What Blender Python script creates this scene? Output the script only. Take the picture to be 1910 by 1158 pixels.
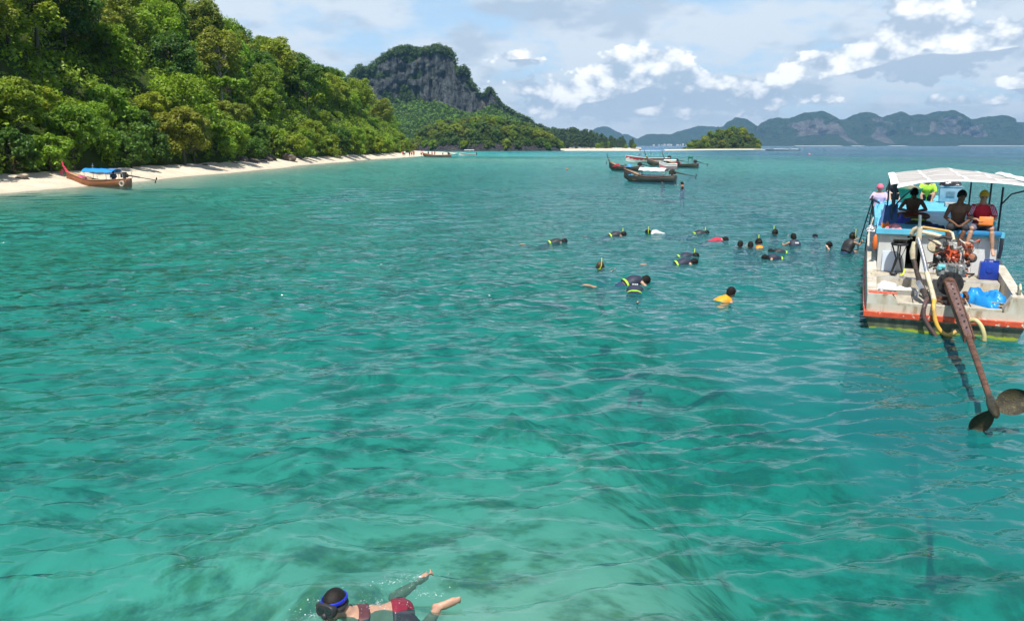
import bpy, bmesh, math, random
import numpy as np
from mathutils import Vector, Matrix

for _o in list(bpy.data.objects):
    bpy.data.objects.remove(_o)
SC = bpy.context.scene
COL = SC.collection
R = math.radians

# ------------------------------------------------------------------ camera
CAM_H = 3.6
cam_d = bpy.data.cameras.new('camera')
cam = bpy.data.objects.new('camera', cam_d)
COL.objects.link(cam)
cam_d.sensor_width = 36.0
cam_d.lens = 36.0 * 1499.0 / 1910.0
cam_d.clip_start = 0.1
cam_d.clip_end = 40000.0
cam.location = (0, 0, CAM_H)
cam.rotation_euler = (R(90 - 11.593), 0, 0)
SC.camera = cam

# ------------------------------------------------------------------ sky, sun, exposure
SUN_EL, SUN_AZ = 63.0, 194.0          # azimuth measured clockwise from +Y: behind the camera, on its left
world = bpy.data.worlds.new('World')
SC.world = world
world.use_nodes = True
SKY_STRENGTH = 0.1


class NT:
    """small helper that writes shader nodes"""
    def __init__(s, tree):
        s.t = tree
        tree.nodes.clear()

    def n(s, typ, ins=None, **props):
        nd = s.t.nodes.new(typ)
        for k, v in props.items():
            setattr(nd, k, v)
        for k, v in (ins or {}).items():
            s.set(nd.inputs[k], v)
        return nd

    def set(s, sock, v):
        if isinstance(v, bpy.types.NodeSocket):
            s.t.links.new(v, sock)
        else:
            if sock.type == 'RGBA' and len(v) == 3:
                v = (*v, 1)
            sock.default_value = v

    def m(s, op, a, b=0.0, c=0.0, clamp=False):
        nd = s.n('ShaderNodeMath', operation=op, use_clamp=clamp)
        s.set(nd.inputs[0], a)
        s.set(nd.inputs[1], b)
        if op in ('MULTIPLY_ADD', 'SMOOTH_MIN', 'SMOOTH_MAX'):
            s.set(nd.inputs[2], c)
        return nd.outputs[0]

    def vm(s, op, a, b=(0, 0, 0)):
        nd = s.n('ShaderNodeVectorMath', operation=op)
        s.set(nd.inputs[0], a)
        s.set(nd.inputs[1], b)
        return nd.outputs[0]

    def mr(s, v, a, b, c=0.0, d=1.0, smooth=True):
        nd = s.n('ShaderNodeMapRange', interpolation_type='SMOOTHSTEP' if smooth else 'LINEAR', clamp=True)
        for i, q in enumerate((v, a, b, c, d)):
            s.set(nd.inputs[i], q)
        return nd.outputs[0]

    def mix(s, f, a, b, blend='MIX'):
        nd = s.n('ShaderNodeMix', data_type='RGBA', blend_type=blend)
        s.set(nd.inputs[0], f)
        s.set(nd.inputs[6], a)
        s.set(nd.inputs[7], b)
        return nd.outputs[2]

    def noise(s, vec, scale, detail=4.0, rough=0.55, dist=0.0, dim='3D'):
        nd = s.n('ShaderNodeTexNoise', noise_dimensions=dim)
        s.set(nd.inputs['Vector'], vec)
        nd.inputs['Scale'].default_value = scale
        nd.inputs['Detail'].default_value = detail
        nd.inputs['Roughness'].default_value = rough
        nd.inputs['Distortion'].default_value = dist
        return nd.outputs[0]


def build_world():
    g = NT(world.node_tree)
    sky = g.n('ShaderNodeTexSky', sky_type='NISHITA', sun_disc=False, sun_elevation=R(SUN_EL), sun_rotation=R(SUN_AZ),
              altitude=0.0, air_density=1.0, dust_density=0.5, ozone_density=1.3)
    D = g.n('ShaderNodeTexCoord').outputs['Generated']
    sp = g.n('ShaderNodeSeparateXYZ', {0: D})
    x, y, z = sp.outputs
    # cloud deck coordinates: flatten towards the horizon
    zc = g.m('MAXIMUM', z, 0.0)
    inv = g.m('DIVIDE', 1.0, g.m('ADD', zc, 0.62))
    V = g.n('ShaderNodeCombineXYZ', {0: g.m('MULTIPLY', x, inv), 1: g.m('MULTIPLY', y, inv), 2: 0.0}).outputs[0]

    XZ = g.n('ShaderNodeCombineXYZ', {0: x, 1: z, 2: 0.0}).outputs[0]

    def blob(x0, z0, a, b, amp, acc=0.0):
        sx_, sz_ = 1 / (2.1 * a), 1 / (2.1 * b)
        mp = g.n('ShaderNodeMapping', {'Vector': XZ, 'Location': (-x0 * sx_, -z0 * sz_, 0), 'Scale': (sx_, sz_, 1)})
        q = g.n('ShaderNodeTexGradient', {'Vector': mp.outputs[0]}, gradient_type='QUADRATIC_SPHERE')
        return g.m('MULTIPLY_ADD', q.outputs['Fac'], amp * 1.25, acc)

    front = g.mr(y, 0.0, 0.4)
    fld, shd = 0.0, 0.0
    # cumulus towers: place, size, strength
    for b in ((0.10, 0.064, .085, .028, .40), (0.23, 0.050, .07, .022, .22), (0.155, 0.086, .045, .030, .42), (0.03, 0.055, .035, .016, .22), (0.20, 0.060, .04, .016, .16),
              (0.272, 0.052, .034, .020, .34), (0.432, 0.126, .04, .036, .40), (0.445, 0.096, .10, .024, .32), (0.36, 0.095, .05, .012, .22), (0.505, 0.110, .045, .022, .28),
              (0.475, 0.044, .05, .008, .34), (0.0, 0.104, .035, .009, .26), (0.520, 0.062, .03, .013, .30), (0.36, 0.052, .02, .007, .2), (0.30, 0.080, .05, .010, .16),
              (0.13, 0.040, .12, .010, .22), (-.12, .1, .06, .012, .12)):
        fld = blob(*b, fld)
        if b[4] > .25:
            shd = blob(b[0] + .008, b[1] - b[3] * .75, b[2], b[3] * .75, b[4] * .9, shd)
    fld = g.m('MULTIPLY', fld, g.m('MULTIPLY', front, 2.3))
    shd = g.m('MULTIPLY', shd, g.m('MULTIPLY', front, 2.3))

    def dens(off, det):
        return g.m('MULTIPLY_ADD', g.noise(g.vm('ADD', V, off), 9.0, det, 0.58, 0.0, '2D'), 1.5, -0.25)
    vo = g.n('ShaderNodeTexVoronoi', {'Vector': V, 'Scale': 25.0, 'Detail': 2.0, 'Roughness': 0.5, 'Lacunarity': 2.3, 'Smoothness': 0.35}, voronoi_dimensions='2D', feature='SMOOTH_F1')
    puff = g.m('MULTIPLY_ADD', vo.outputs['Distance'], -0.50, 0.22)          # billows
    raw = g.m('ADD', dens((0, 0, 0), 6.0), puff)
    gate = g.m('MULTIPLY_ADD', g.m('MULTIPLY', fld, 5.0, clamp=True), 0.17, -0.17)     # few stray scraps away from the banks
    d0 = g.m('ADD', g.m('ADD', raw, fld), gate)
    d1 = dens((-0.006, -0.034, 0.0), 2.0)
    cover = g.mr(d0, 0.64, 0.86)
    under = g.mr(g.m('SUBTRACT', shd, g.m('MULTIPLY', fld, .80)), 0.0, 0.13)
    lit = g.m('SUBTRACT', g.mr(g.m('SUBTRACT', raw, d1), -0.36, 0.20), g.m('MULTIPLY', under, 0.9), clamp=True)
    # thin sheets high up
    inv2 = g.m('DIVIDE', 1.0, g.m('ADD', zc, 0.27))
    sv = g.n('ShaderNodeCombineXYZ', {0: g.m('MULTIPLY', x, inv2), 1: g.m('MULTIPLY', y, inv2), 2: 0.0}).outputs[0]
    sn = g.n('ShaderNodeTexNoise', noise_dimensions='2D', ins={'Vector': sv, 'Scale': 3.1, 'Detail': 6.0, 'Roughness': 0.55, 'Distortion': 0.0})
    ch = g.n('ShaderNodeSeparateColor', {0: sn.outputs[1]})
    sheet = g.mr(ch.outputs[0], 0.30, 0.54)
    graypatch = g.m('ADD', g.mr(ch.outputs[1], 0.47, 0.64), g.m('MULTIPLY', blob(0.0, 0.150, .05, .016, 1.2), front))
    # the haze of thin cloud thins out overhead, where one looks through less of it
    thin = g.mr(z, 0.10, 0.45, 1.0, 0.05)
    base = g.mix(g.m('MULTIPLY', thin, 0.70), sky.outputs[0], (3.8, 5.7, 7.8))
    sheet_col = g.mix(g.m('MULTIPLY', graypatch, 0.85, clamp=True), (5.8, 6.4, 7.0), (3.7, 4.5, 5.5))
    c = g.mix(g.m('MULTIPLY', sheet, g.mr(z, 0.12, 0.50, 0.86, 0.16)), base, sheet_col)
    cum = g.mix(lit, (3.7, 4.6, 5.7), (9.6, 9.6, 9.5))
    c = g.mix(g.m('MULTIPLY', cover, 0.90), c, cum)
    # pale air near the horizon
    hz = g.mr(z, 0.0, 0.06, 0.62, 0.0)
    c = g.mix(hz, c, (8.3, 8.5, 8.4))
    bg = g.n('ShaderNodeBackground', {'Color': g.mix(1.0, c, (1.05, 1.05, 1.05), 'MULTIPLY'), 'Strength': SKY_STRENGTH})
    g.n('ShaderNodeOutputWorld', {'Surface': bg.outputs[0]})


build_world()
world.cycles.sampling_method = 'MANUAL'
world.cycles.sample_map_resolution = 128
sun_d = bpy.data.lights.new('sun', 'SUN')
sun = bpy.data.objects.new('sun', sun_d)
COL.objects.link(sun)
sun_d.energy = 4.8
sun_d.angle = R(0.53)
sun_d.color = (1.0, 0.955, 0.88)
_sd = Vector((math.sin(R(SUN_AZ)) * math.cos(R(SUN_EL)), math.cos(R(SUN_AZ)) * math.cos(R(SUN_EL)), math.sin(R(SUN_EL))))
sun.rotation_euler = _sd.to_track_quat('Z', 'Y').to_euler()
SC.view_settings.view_transform = 'Standard'
SC.view_settings.look = 'None'
SC.view_settings.gamma = 1.0
SC.view_settings.use_curve_mapping = False
SC.view_settings.exposure = 0.45
SC.render.engine = 'CYCLES'
SC.cycles.max_bounces = 5
SC.cycles.diffuse_bounces = 2
SC.cycles.glossy_bounces = 2
SC.cycles.transmission_bounces = 3
SC.cycles.transparent_max_bounces = 10
SC.cycles.volume_bounces = 0
SC.cycles.use_denoising = True
SC.cycles.use_adaptive_sampling = True
SC.cycles.adaptive_threshold = 0.03
SC.cycles.caustics_reflective = False
SC.cycles.caustics_refractive = False
SC.cycles.sample_clamp_indirect = 4.0
SC.cycles.sample_clamp_direct = 4.0

# ------------------------------------------------------------------ helpers
rng = np.random.default_rng(7)
random.seed(7)


def tag(o, label=None, cat=None, group=None, kind=None):
    for k, v in (('label', label), ('category', cat), ('group', group), ('kind', kind)):
        if v:
            o[k] = v
    return o


def empty(name, loc=(0, 0, 0), rz=0.0, label=None, cat=None, group=None):
    o = bpy.data.objects.new(name, None)
    COL.objects.link(o)
    o.location = loc
    o.rotation_euler = (0, 0, rz)
    o.empty_display_size = 0.2
    return tag(o, label, cat, group)


def np_mesh(name, V, F, smooth=False, attrs=None):
    """mesh from numpy arrays; F is (m,3) or (m,4) or a list of those"""
    me = bpy.data.meshes.new(name)
    Fs = [np.asarray(f, np.int32) for f in (F if isinstance(F, list) else [F])]
    Fs = [f for f in Fs if len(f)]
    V = np.asarray(V, np.float32)
    me.vertices.add(len(V))
    me.vertices.foreach_set('co', V.ravel())
    nl = sum(f.size for f in Fs)
    npoly = sum(len(f) for f in Fs)
    me.loops.add(nl)
    me.loops.foreach_set('vertex_index', np.concatenate([f.ravel() for f in Fs]))
    me.polygons.add(npoly)
    tot = np.concatenate([np.full(len(f), f.shape[1], np.int32) for f in Fs])
    st = np.concatenate([[0], np.cumsum(tot)[:-1]]).astype(np.int32)
    me.polygons.foreach_set('loop_start', st)
    me.polygons.foreach_set('use_smooth', np.full(npoly, smooth))
    for k, a in (attrs or {}).items():
        at = me.attributes.new(k, 'FLOAT', 'POINT')
        at.data.foreach_set('value', np.asarray(a, np.float32))
    me.update(calc_edges=True)
    return me


def link(name, me, mat=None, parent=None, loc=None):
    o = bpy.data.objects.new(name, me)
    COL.objects.link(o)
    if mat is not None and not me.materials:
        for q in (mat if isinstance(mat, (list, tuple)) else [mat]):
            me.materials.append(q)
    if parent is not None:
        o.parent = parent
    if loc is not None:
        o.location = loc
    return o


def grid_faces(nx, ny, wrap=False):
    i = np.arange(ny - 1)[:, None] * nx
    j = np.arange(nx if wrap else nx - 1)[None, :]
    j2 = (j + 1) % nx
    return np.stack([i + j, i + j2, i + nx + j2, i + nx + j], -1).reshape(-1, 4)


def _hash(ix, iy, iz, seed):
    h = (ix * 374761393 + iy * 668265263 + iz * 2147483647 + seed * 1274126177) & 0xffffffff
    h = ((h ^ (h >> 13)) * 1274126177) & 0xffffffff
    h = ((h ^ (h >> 16)) * 2246822519) & 0xffffffff
    return ((h ^ (h >> 15)) & 0xffffff) / float(0xffffff)


def vnoise(x, y, z=0.0, seed=0):
    x, y, z = np.broadcast_arrays(np.asarray(x, float), np.asarray(y, float), np.asarray(z, float))
    ix, iy, iz = np.floor(x).astype(np.int64), np.floor(y).astype(np.int64), np.floor(z).astype(np.int64)
    fx, fy, fz = x - ix, y - iy, z - iz
    fx, fy, fz = (f * f * (3 - 2 * f) for f in (fx, fy, fz))
    r = 0
    for a in (0, 1):
        for b in (0, 1):
            for c in (0, 1):
                w = (fx if a else 1 - fx) * (fy if b else 1 - fy) * (fz if c else 1 - fz)
                r = r + w * _hash(ix + a, iy + b, iz + c, seed)
    return r * 2 - 1


def fbm(x, y, z=0.0, seed=0, octv=4, gain=0.5):
    r, a, f = 0.0, 1.0, 1.0
    for k in range(octv):
        r = r + a * vnoise(np.asarray(x) * f, np.asarray(y) * f, np.asarray(z) * f, seed + 17 * k)
        a *= gain
        f *= 2.03
    return r


def sstep(a, b, v):
    t = np.clip((np.asarray(v, float) - a) / (b - a), 0, 1)
    return t * t * (3 - 2 * t)


# picture measurements -> places (used once, to lay the place out in metres)
_F, _PY = 1499.0, math.atan((579 - 271.5) / 1499.0)


def _ray(x, y):
    a, b = (x - 955) / _F, -(y - 579) / _F
    return np.array([a, math.cos(_PY) + b * math.sin(_PY), -math.sin(_PY) + b * math.cos(_PY)])


def at_z(x, y, z=0.0):
    d = _ray(x, y)
    return np.array([0, 0, CAM_H]) + d * (z - CAM_H) / d[2]


def at_y(x, y, Y):
    d = _ray(x, y)
    return np.array([0, 0, CAM_H]) + d * Y / d[1]


# ------------------------------------------------------------------ materials
_mats = {}


def new_mat(name):
    m = bpy.data.materials.new(name)
    m.use_nodes = True
    return m, NT(m.node_tree)


def mat(name, c1, c2=None, scale=6.0, rough=0.6, metal=0.0, bump=0.0, bscale=None, c3=None, spec=0.5, stretch=(1, 1, 1), lo=0.38, hi=0.64, trans=0.0, c3r=(0.58, 0.7), rscale=None, coat=0.0):
    """painted / wood / metal surface: two or three tones broken up by noise, uneven gloss, fine relief"""
    if name in _mats:
        return _mats[name]
    m, g = new_mat(name)
    co = g.n('ShaderNodeTexCoord').outputs['Object']
    mp = g.n('ShaderNodeMapping', {'Vector': co, 'Scale': stretch}).outputs[0]
    c2 = c2 or tuple(v * 0.72 for v in c1)
    n1 = g.noise(mp, scale, 5.0, 0.6)
    col = g.mix(g.mr(n1, lo, hi), c1, c2)
    if c3:
        n2 = g.noise(g.vm('ADD', mp, (3.1, 7.7, 1.3)), rscale or scale * 1.7, 7.0, 0.65)
        col = g.mix(g.mr(n2, *c3r), col, c3)
    ins = {'Base Color': col, 'Roughness': g.mr(n1, 0.2, 0.8, max(rough - 0.1, 0.03), min(rough + 0.12, 1.0)), 'Metallic': metal,
           'Specular IOR Level': spec}
    if coat:
        ins['Coat Weight'] = coat
    if bump:
        b = g.n('ShaderNodeBump', {'Height': g.noise(mp, bscale or scale * 5, 4.0, 0.6), 'Strength': bump, 'Distance': 0.02})
        ins['Normal'] = b.outputs[0]
    p = g.n('ShaderNodeBsdfPrincipled', ins)
    sh = p.outputs[0]
    if trans:
        t = g.n('ShaderNodeBsdfTranslucent', {'Color': col})
        mx = g.n('ShaderNodeMixShader', {0: trans})
        g.t.links.new(sh, mx.inputs[1])
        g.t.links.new(t.outputs[0], mx.inputs[2])
        sh = mx.outputs[0]
    g.n('ShaderNodeOutputMaterial', {'Surface': sh})
    _mats[name] = m
    return m


def leaf_mat(name, cols, trans=0.40, tintv=0.5):
    """foliage: the tone changes from plant to plant and from leaf to leaf"""
    m, g = new_mat(name)
    rnd = g.n('ShaderNodeObjectInfo').outputs['Random']
    cr = g.n('ShaderNodeValToRGB', {0: rnd})
    el = cr.color_ramp.elements
    while len(el) < len(cols):
        el.new(0.5)
    for i, c in enumerate(cols):
        el[i].position = i / max(1, len(cols) - 1)
        el[i].color = (*c, 1)
    t = g.n('ShaderNodeAttribute', attribute_name='tint').outputs['Fac']
    k = g.mr(t, 0, 1, 1 - tintv, 1 + tintv, smooth=False)
    hs = g.n('ShaderNodeHueSaturation', {'Hue': g.mr(t, 0, 1, 0.488, 0.508, smooth=False), 'Saturation': 1.0, 'Value': k, 'Color': cr.outputs[0]})
    col = hs.outputs[0]
    d = g.n('ShaderNodeBsdfPrincipled', {'Base Color': col, 'Roughness': 0.48, 'Specular IOR Level': 0.35})
    tr = g.n('ShaderNodeBsdfTranslucent', {'Color': g.mix(1.0, col, (1.25, 1.3, 0.6), 'MULTIPLY')})
    mx = g.n('ShaderNodeMixShader', {0: trans})
    g.t.links.new(d.outputs[0], mx.inputs[1])
    g.t.links.new(tr.outputs[0], mx.inputs[2])
    g.n('ShaderNodeOutputMaterial', {'Surface': mx.outputs[0]})
    return m


# ------------------------------------------------------------------ mesh builder for made things
class MB:
    def __init__(s):
        s.v, s.f, s.o = [], [], 0

    def add(s, V, F):
        V = [tuple(map(float, q)) for q in V]
        s.v += V
        s.f += [tuple(int(i) + s.o for i in q) for q in F]
        s.o += len(V)
        return s

    def box(s, c, d, rot=None, taper=1.0):
        a, b, h = d[0] / 2, d[1] / 2, d[2] / 2
        V = [(-a, -b, -h), (a, -b, -h), (a, b, -h), (-a, b, -h), (-a * taper, -b * taper, h), (a * taper, -b * taper, h), (a * taper, b * taper, h), (-a * taper, b * taper, h)]
        return s._place(V, [(0, 3, 2, 1), (4, 5, 6, 7), (0, 1, 5, 4), (1, 2, 6, 5), (2, 3, 7, 6), (3, 0, 4, 7)], c, rot)

    def _place(s, V, F, c, rot):
        M = Matrix.Translation(Vector(c))
        if rot is not None:
            from mathutils import Euler
            M = M @ (rot if isinstance(rot, Matrix) else Euler(rot).to_matrix().to_4x4())
        return s.add([M @ Vector(q) for q in V], F)

    def prism_roof(s, c, d, h):
        a, b = d[0] / 2, d[1] / 2
        x, y, z = c
        return s.add([(x - a, y - b, z), (x + a, y - b, z), (x + a, y + b, z), (x - a, y + b, z), (x - a * .7, y, z + h), (x + a * .7, y, z + h)],
                     [(0, 1, 5, 4), (1, 2, 5), (2, 3, 4, 5), (3, 0, 4), (3, 2, 1, 0)])

    def rings(s, R_, cap=True, close=False):
        """loft through rings of equal length"""
        n = len(R_[0])
        V = [p for r_ in R_ for p in r_]
        F = []
        m = len(R_)
        for i in range(m if close else m - 1):
            for j in range(n):
                a, b = i * n, ((i + 1) % m) * n
                F.append((a + j, a + (j + 1) % n, b + (j + 1) % n, b + j))
        if cap and not close:
            F.append(tuple(range(n - 1, -1, -1)))
            F.append(tuple((m - 1) * n + k for k in range(n)))
        return s.add(V, F)

    def tube(s, P, rad, seg=8, cap=True, flat=1.0, up=(0, 0, 1)):
        P = [Vector(p) for p in P]
        n = len(P)
        rad = rad if isinstance(rad, (list, tuple)) else [rad] * n
        rs = []
        for i in range(n):
            T = (P[min(i + 1, n - 1)] - P[max(i - 1, 0)]).normalized()
            u = Vector(up)
            if abs(T.dot(u)) > 0.95:
                u = Vector((1, 0, 0)) if abs(T.x) < .9 else Vector((0, 1, 0))
            A = T.cross(u).normalized()
            B = A.cross(T).normalized()
            rs.append([P[i] + (A * math.cos(2 * math.pi * k / seg) + B * math.sin(2 * math.pi * k / seg) * flat) * rad[i] for k in range(seg)])
        return s.rings(rs, cap)

    def lathe(s, prof, c=(0, 0, 0), seg=16, rot=None, cap=True):
        V, F = [], []
        for r_, z in prof:
            for k in range(seg):
                a = 2 * math.pi * k / seg
                V.append((r_ * math.cos(a), r_ * math.sin(a), z))
        for i in range(len(prof) - 1):
            for j in range(seg):
                F.append((i * seg + j, i * seg + (j + 1) % seg, (i + 1) * seg + (j + 1) % seg, (i + 1) * seg + j))
        if cap:
            F.append(tuple(range(seg - 1, -1, -1)))
            F.append(tuple((len(prof) - 1) * seg + k for k in range(seg)))
        return s._place(V, F, c, rot)

    def ell(s, c, r_, rot=None, seg=12, rows=8):
        r_ = r_ if isinstance(r_, (list, tuple)) else (r_, r_, r_)
        V, F = [(0, 0, -r_[2])], []
        for i in range(1, rows):
            t = -math.pi / 2 + math.pi * i / rows
            for k in range(seg):
                a = 2 * math.pi * k / seg
                V.append((r_[0] * math.cos(t) * math.cos(a), r_[1] * math.cos(t) * math.sin(a), r_[2] * math.sin(t)))
        V.append((0, 0, r_[2]))
        for k in range(seg):
            F.append((0, 1 + (k + 1) % seg, 1 + k))
            e = 1 + (rows - 2) * seg
            F.append((e + k, e + (k + 1) % seg, len(V) - 1))
        for i in range(rows - 2):
            for k in range(seg):
                a, b = 1 + i * seg, 1 + (i + 1) * seg
                F.append((a + k, a + (k + 1) % seg, b + (k + 1) % seg, b + k))
        return s._place(V, F, c, rot)

    def sheet(s, G, th=0.01):
        """solid sheet from a grid of points G[i][j], thickened downwards"""
        n, m = len(G), len(G[0])
        V = [p for row in G for p in row] + [(p[0], p[1], p[2] - th) for row in G for p in row]
        k = n * m
        F = []
        for i in range(n - 1):
            for j in range(m - 1):
                a = i * m + j
                F.append((a, a + 1, a + m + 1, a + m))
                F.append((k + a, k + a + m, k + a + m + 1, k + a + 1))
        bd = [i for i in range(m)] + [i * m + m - 1 for i in range(1, n)] + [(n - 1) * m + j for j in range(m - 2, -1, -1)] + [i * m for i in range(n - 2, 0, -1)]
        for a, b in zip(bd, bd[1:] + bd[:1]):
            F.append((b, a, k + a, k + b))
        return s.add(V, F)

    def mesh(s, name, smooth=False, bevel=0.0, autosm=35):
        me = bpy.data.meshes.new(name)
        me.from_pydata(s.v, [], s.f)
        bm = bmesh.new()
        bm.from_mesh(me)
        if bevel:
            eds = [e for e in bm.edges if len(e.link_faces) == 2 and e.calc_face_angle(0) > 0.6]
            bmesh.ops.bevel(bm, geom=eds, offset=bevel, segments=2, profile=0.6, affect='EDGES', clamp_overlap=True)
        bmesh.ops.recalc_face_normals(bm, faces=bm.faces[:])
        bm.to_mesh(me)
        bm.free()
        if smooth:
            for p in me.polygons:
                p.use_smooth = True
            try:
                me.set_sharp_from_angle(angle=R(autosm))
            except Exception:
                pass
        return me

    def build(s, name, material=None, parent=None, smooth=False, bevel=0.0, loc=None, autosm=35):
        return link(name, s.mesh(name, smooth, bevel, autosm), material, parent, loc)

# ------------------------------------------------------------------ shoreline and depth
_shY = [-400, 0, 40, 63, 75, 105, 153, 190, 220, 250, 273, 300, 330, 400, 470, 545]
_shX = [-46, -43, -41, -39.7, -38.6, -38, -38.6, -38, -36.5, -33.5, -30.5, -27, -25, -27, -34, -48]
_edY = [-400, 0, 40, 70, 110, 150, 200, 260, 300, 340, 380, 470, 545]
_edX = [-52, -48, -46, -44, -42.8, -42.6, -41, -38.5, -38, -41, -48, -60, -70]


def shore(y):
    return np.interp(y, _shY, _shX) + 0.5 * np.sin(np.asarray(y) / 9.0) + 0.3 * np.sin(np.asarray(y) / 4.1)


def edge(y):
    return np.interp(y, _edY, _edX) + 0.7 * np.sin(np.asarray(y) / 6.3 + 1) + 0.5 * np.sin(np.asarray(y) / 2.7)


FAR_SHORE = np.array([at_z(x, y)[:2] for x, y in ((760, 292.5), (800, 288), (850, 285), (900, 283.3), (960, 282.6), (1045, 282), (1120, 282.6), (1190, 282.8), (1250, 281.8), (1300, 281), (1410, 280.4), (1432, 281))])


def poly_dist(x, y, P):
    r = np.full(np.shape(x), 1e9)
    for (ax, ay), (bx, by) in zip(P[:-1], P[1:]):
        dx, dy = bx - ax, by - ay
        t = np.clip(((x - ax) * dx + (y - ay) * dy) / (dx * dx + dy * dy), 0, 1)
        r = np.minimum(r, np.hypot(x - ax - t * dx, y - ay - t * dy))
    return r


def sea_depth(x, y):
    dl = np.where(y < 420, x - shore(y), 500)
    df = poly_dist(x, y, FAR_SHORE)
    d1 = 3.4 * (1 - np.exp(-np.maximum(dl, 0) / 26.0)) - 0.35 * np.exp(-np.maximum(dl, 0) / 3.0) + np.minimum(dl, 0) * 0.2 + 0.35
    off = sstep(20, 420, x - 0.05 * y)
    d2 = 0.1 + df / np.where(x > 150, 22.0, 52.0)
    bar = 2.1 * np.exp(-(((x - 0.5) / 5.5) ** 2 + ((y - 5.0) / 5.5) ** 2)) - 4.0 * sstep(1.0, 5.5, x) * sstep(4.0, 7.5, y) * sstep(90, 30, y) - 0.9 * sstep(9, 24, y) * sstep(4, 22, dl)
    d1 = d1 - bar
    d3 = 3.0 + 9.0 * sstep(10, 130, x + 0.10 * y - 6) + 0 * off
    return np.minimum(np.minimum(d1 + d3 - 3.0, d2 + 0.0), 14.0)


# ------------------------------------------------------------------ seabed
def build_seabed():
    xs = np.concatenate([-np.geomspace(160, 32, 26), np.linspace(-30, 40, 141), np.geomspace(42, 160, 26)])
    ys = np.concatenate([np.linspace(-30, 2, 20), np.linspace(2.4, 45, 120), np.geomspace(46, 300, 70)])
    X, Y = np.meshgrid(xs, ys)
    z = np.minimum(-0.6 * sea_depth(X, Y), 0.25)      # apparent depth: refraction lifts the bottom
    lump = fbm(X * 0.55, Y * 0.55, seed=3, octv=4)
    z = z + np.where(z < -0.8, np.maximum(lump, 0) * 0.45, 0)
    V = np.stack([X, Y, z - 0.12], -1).reshape(-1, 3)
    m, g = new_mat('seabed_sand')
    co = g.n('ShaderNodeTexCoord').outputs['Object']
    n1 = g.noise(co, 0.45, 6.0, 0.66, 0.8)
    n2 = g.noise(co, 1.7, 5.0, 0.6)
    coral = g.m('MULTIPLY', g.mr(g.m('ADD', g.m('MULTIPLY', n1, 0.55), g.m('MULTIPLY', n2, 0.45)), 0.46, 0.60), 0.8)
    sand = g.mix(g.mr(n2, 0.35, 0.65), (0.72, 0.68, 0.52), (0.60, 0.57, 0.43))
    cor = g.mix(g.mr(g.noise(co, 5.0, 4.0, 0.6), 0.35, 0.65), (0.09, 0.13, 0.10), (0.26, 0.27, 0.10))
    p = g.n('ShaderNodeBsdfPrincipled', {'Base Color': g.mix(coral, sand, cor), 'Roughness': 0.9, 'Specular IOR Level': 0.1})
    g.n('ShaderNodeOutputMaterial', {'Surface': p.outputs[0]})
    o = link('seabed', np_mesh('seabed', V, grid_faces(len(xs), len(ys)), True), m)
    tag(o, 'pale sand and dark coral seen through the shallow water', None, None, 'structure')


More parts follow.
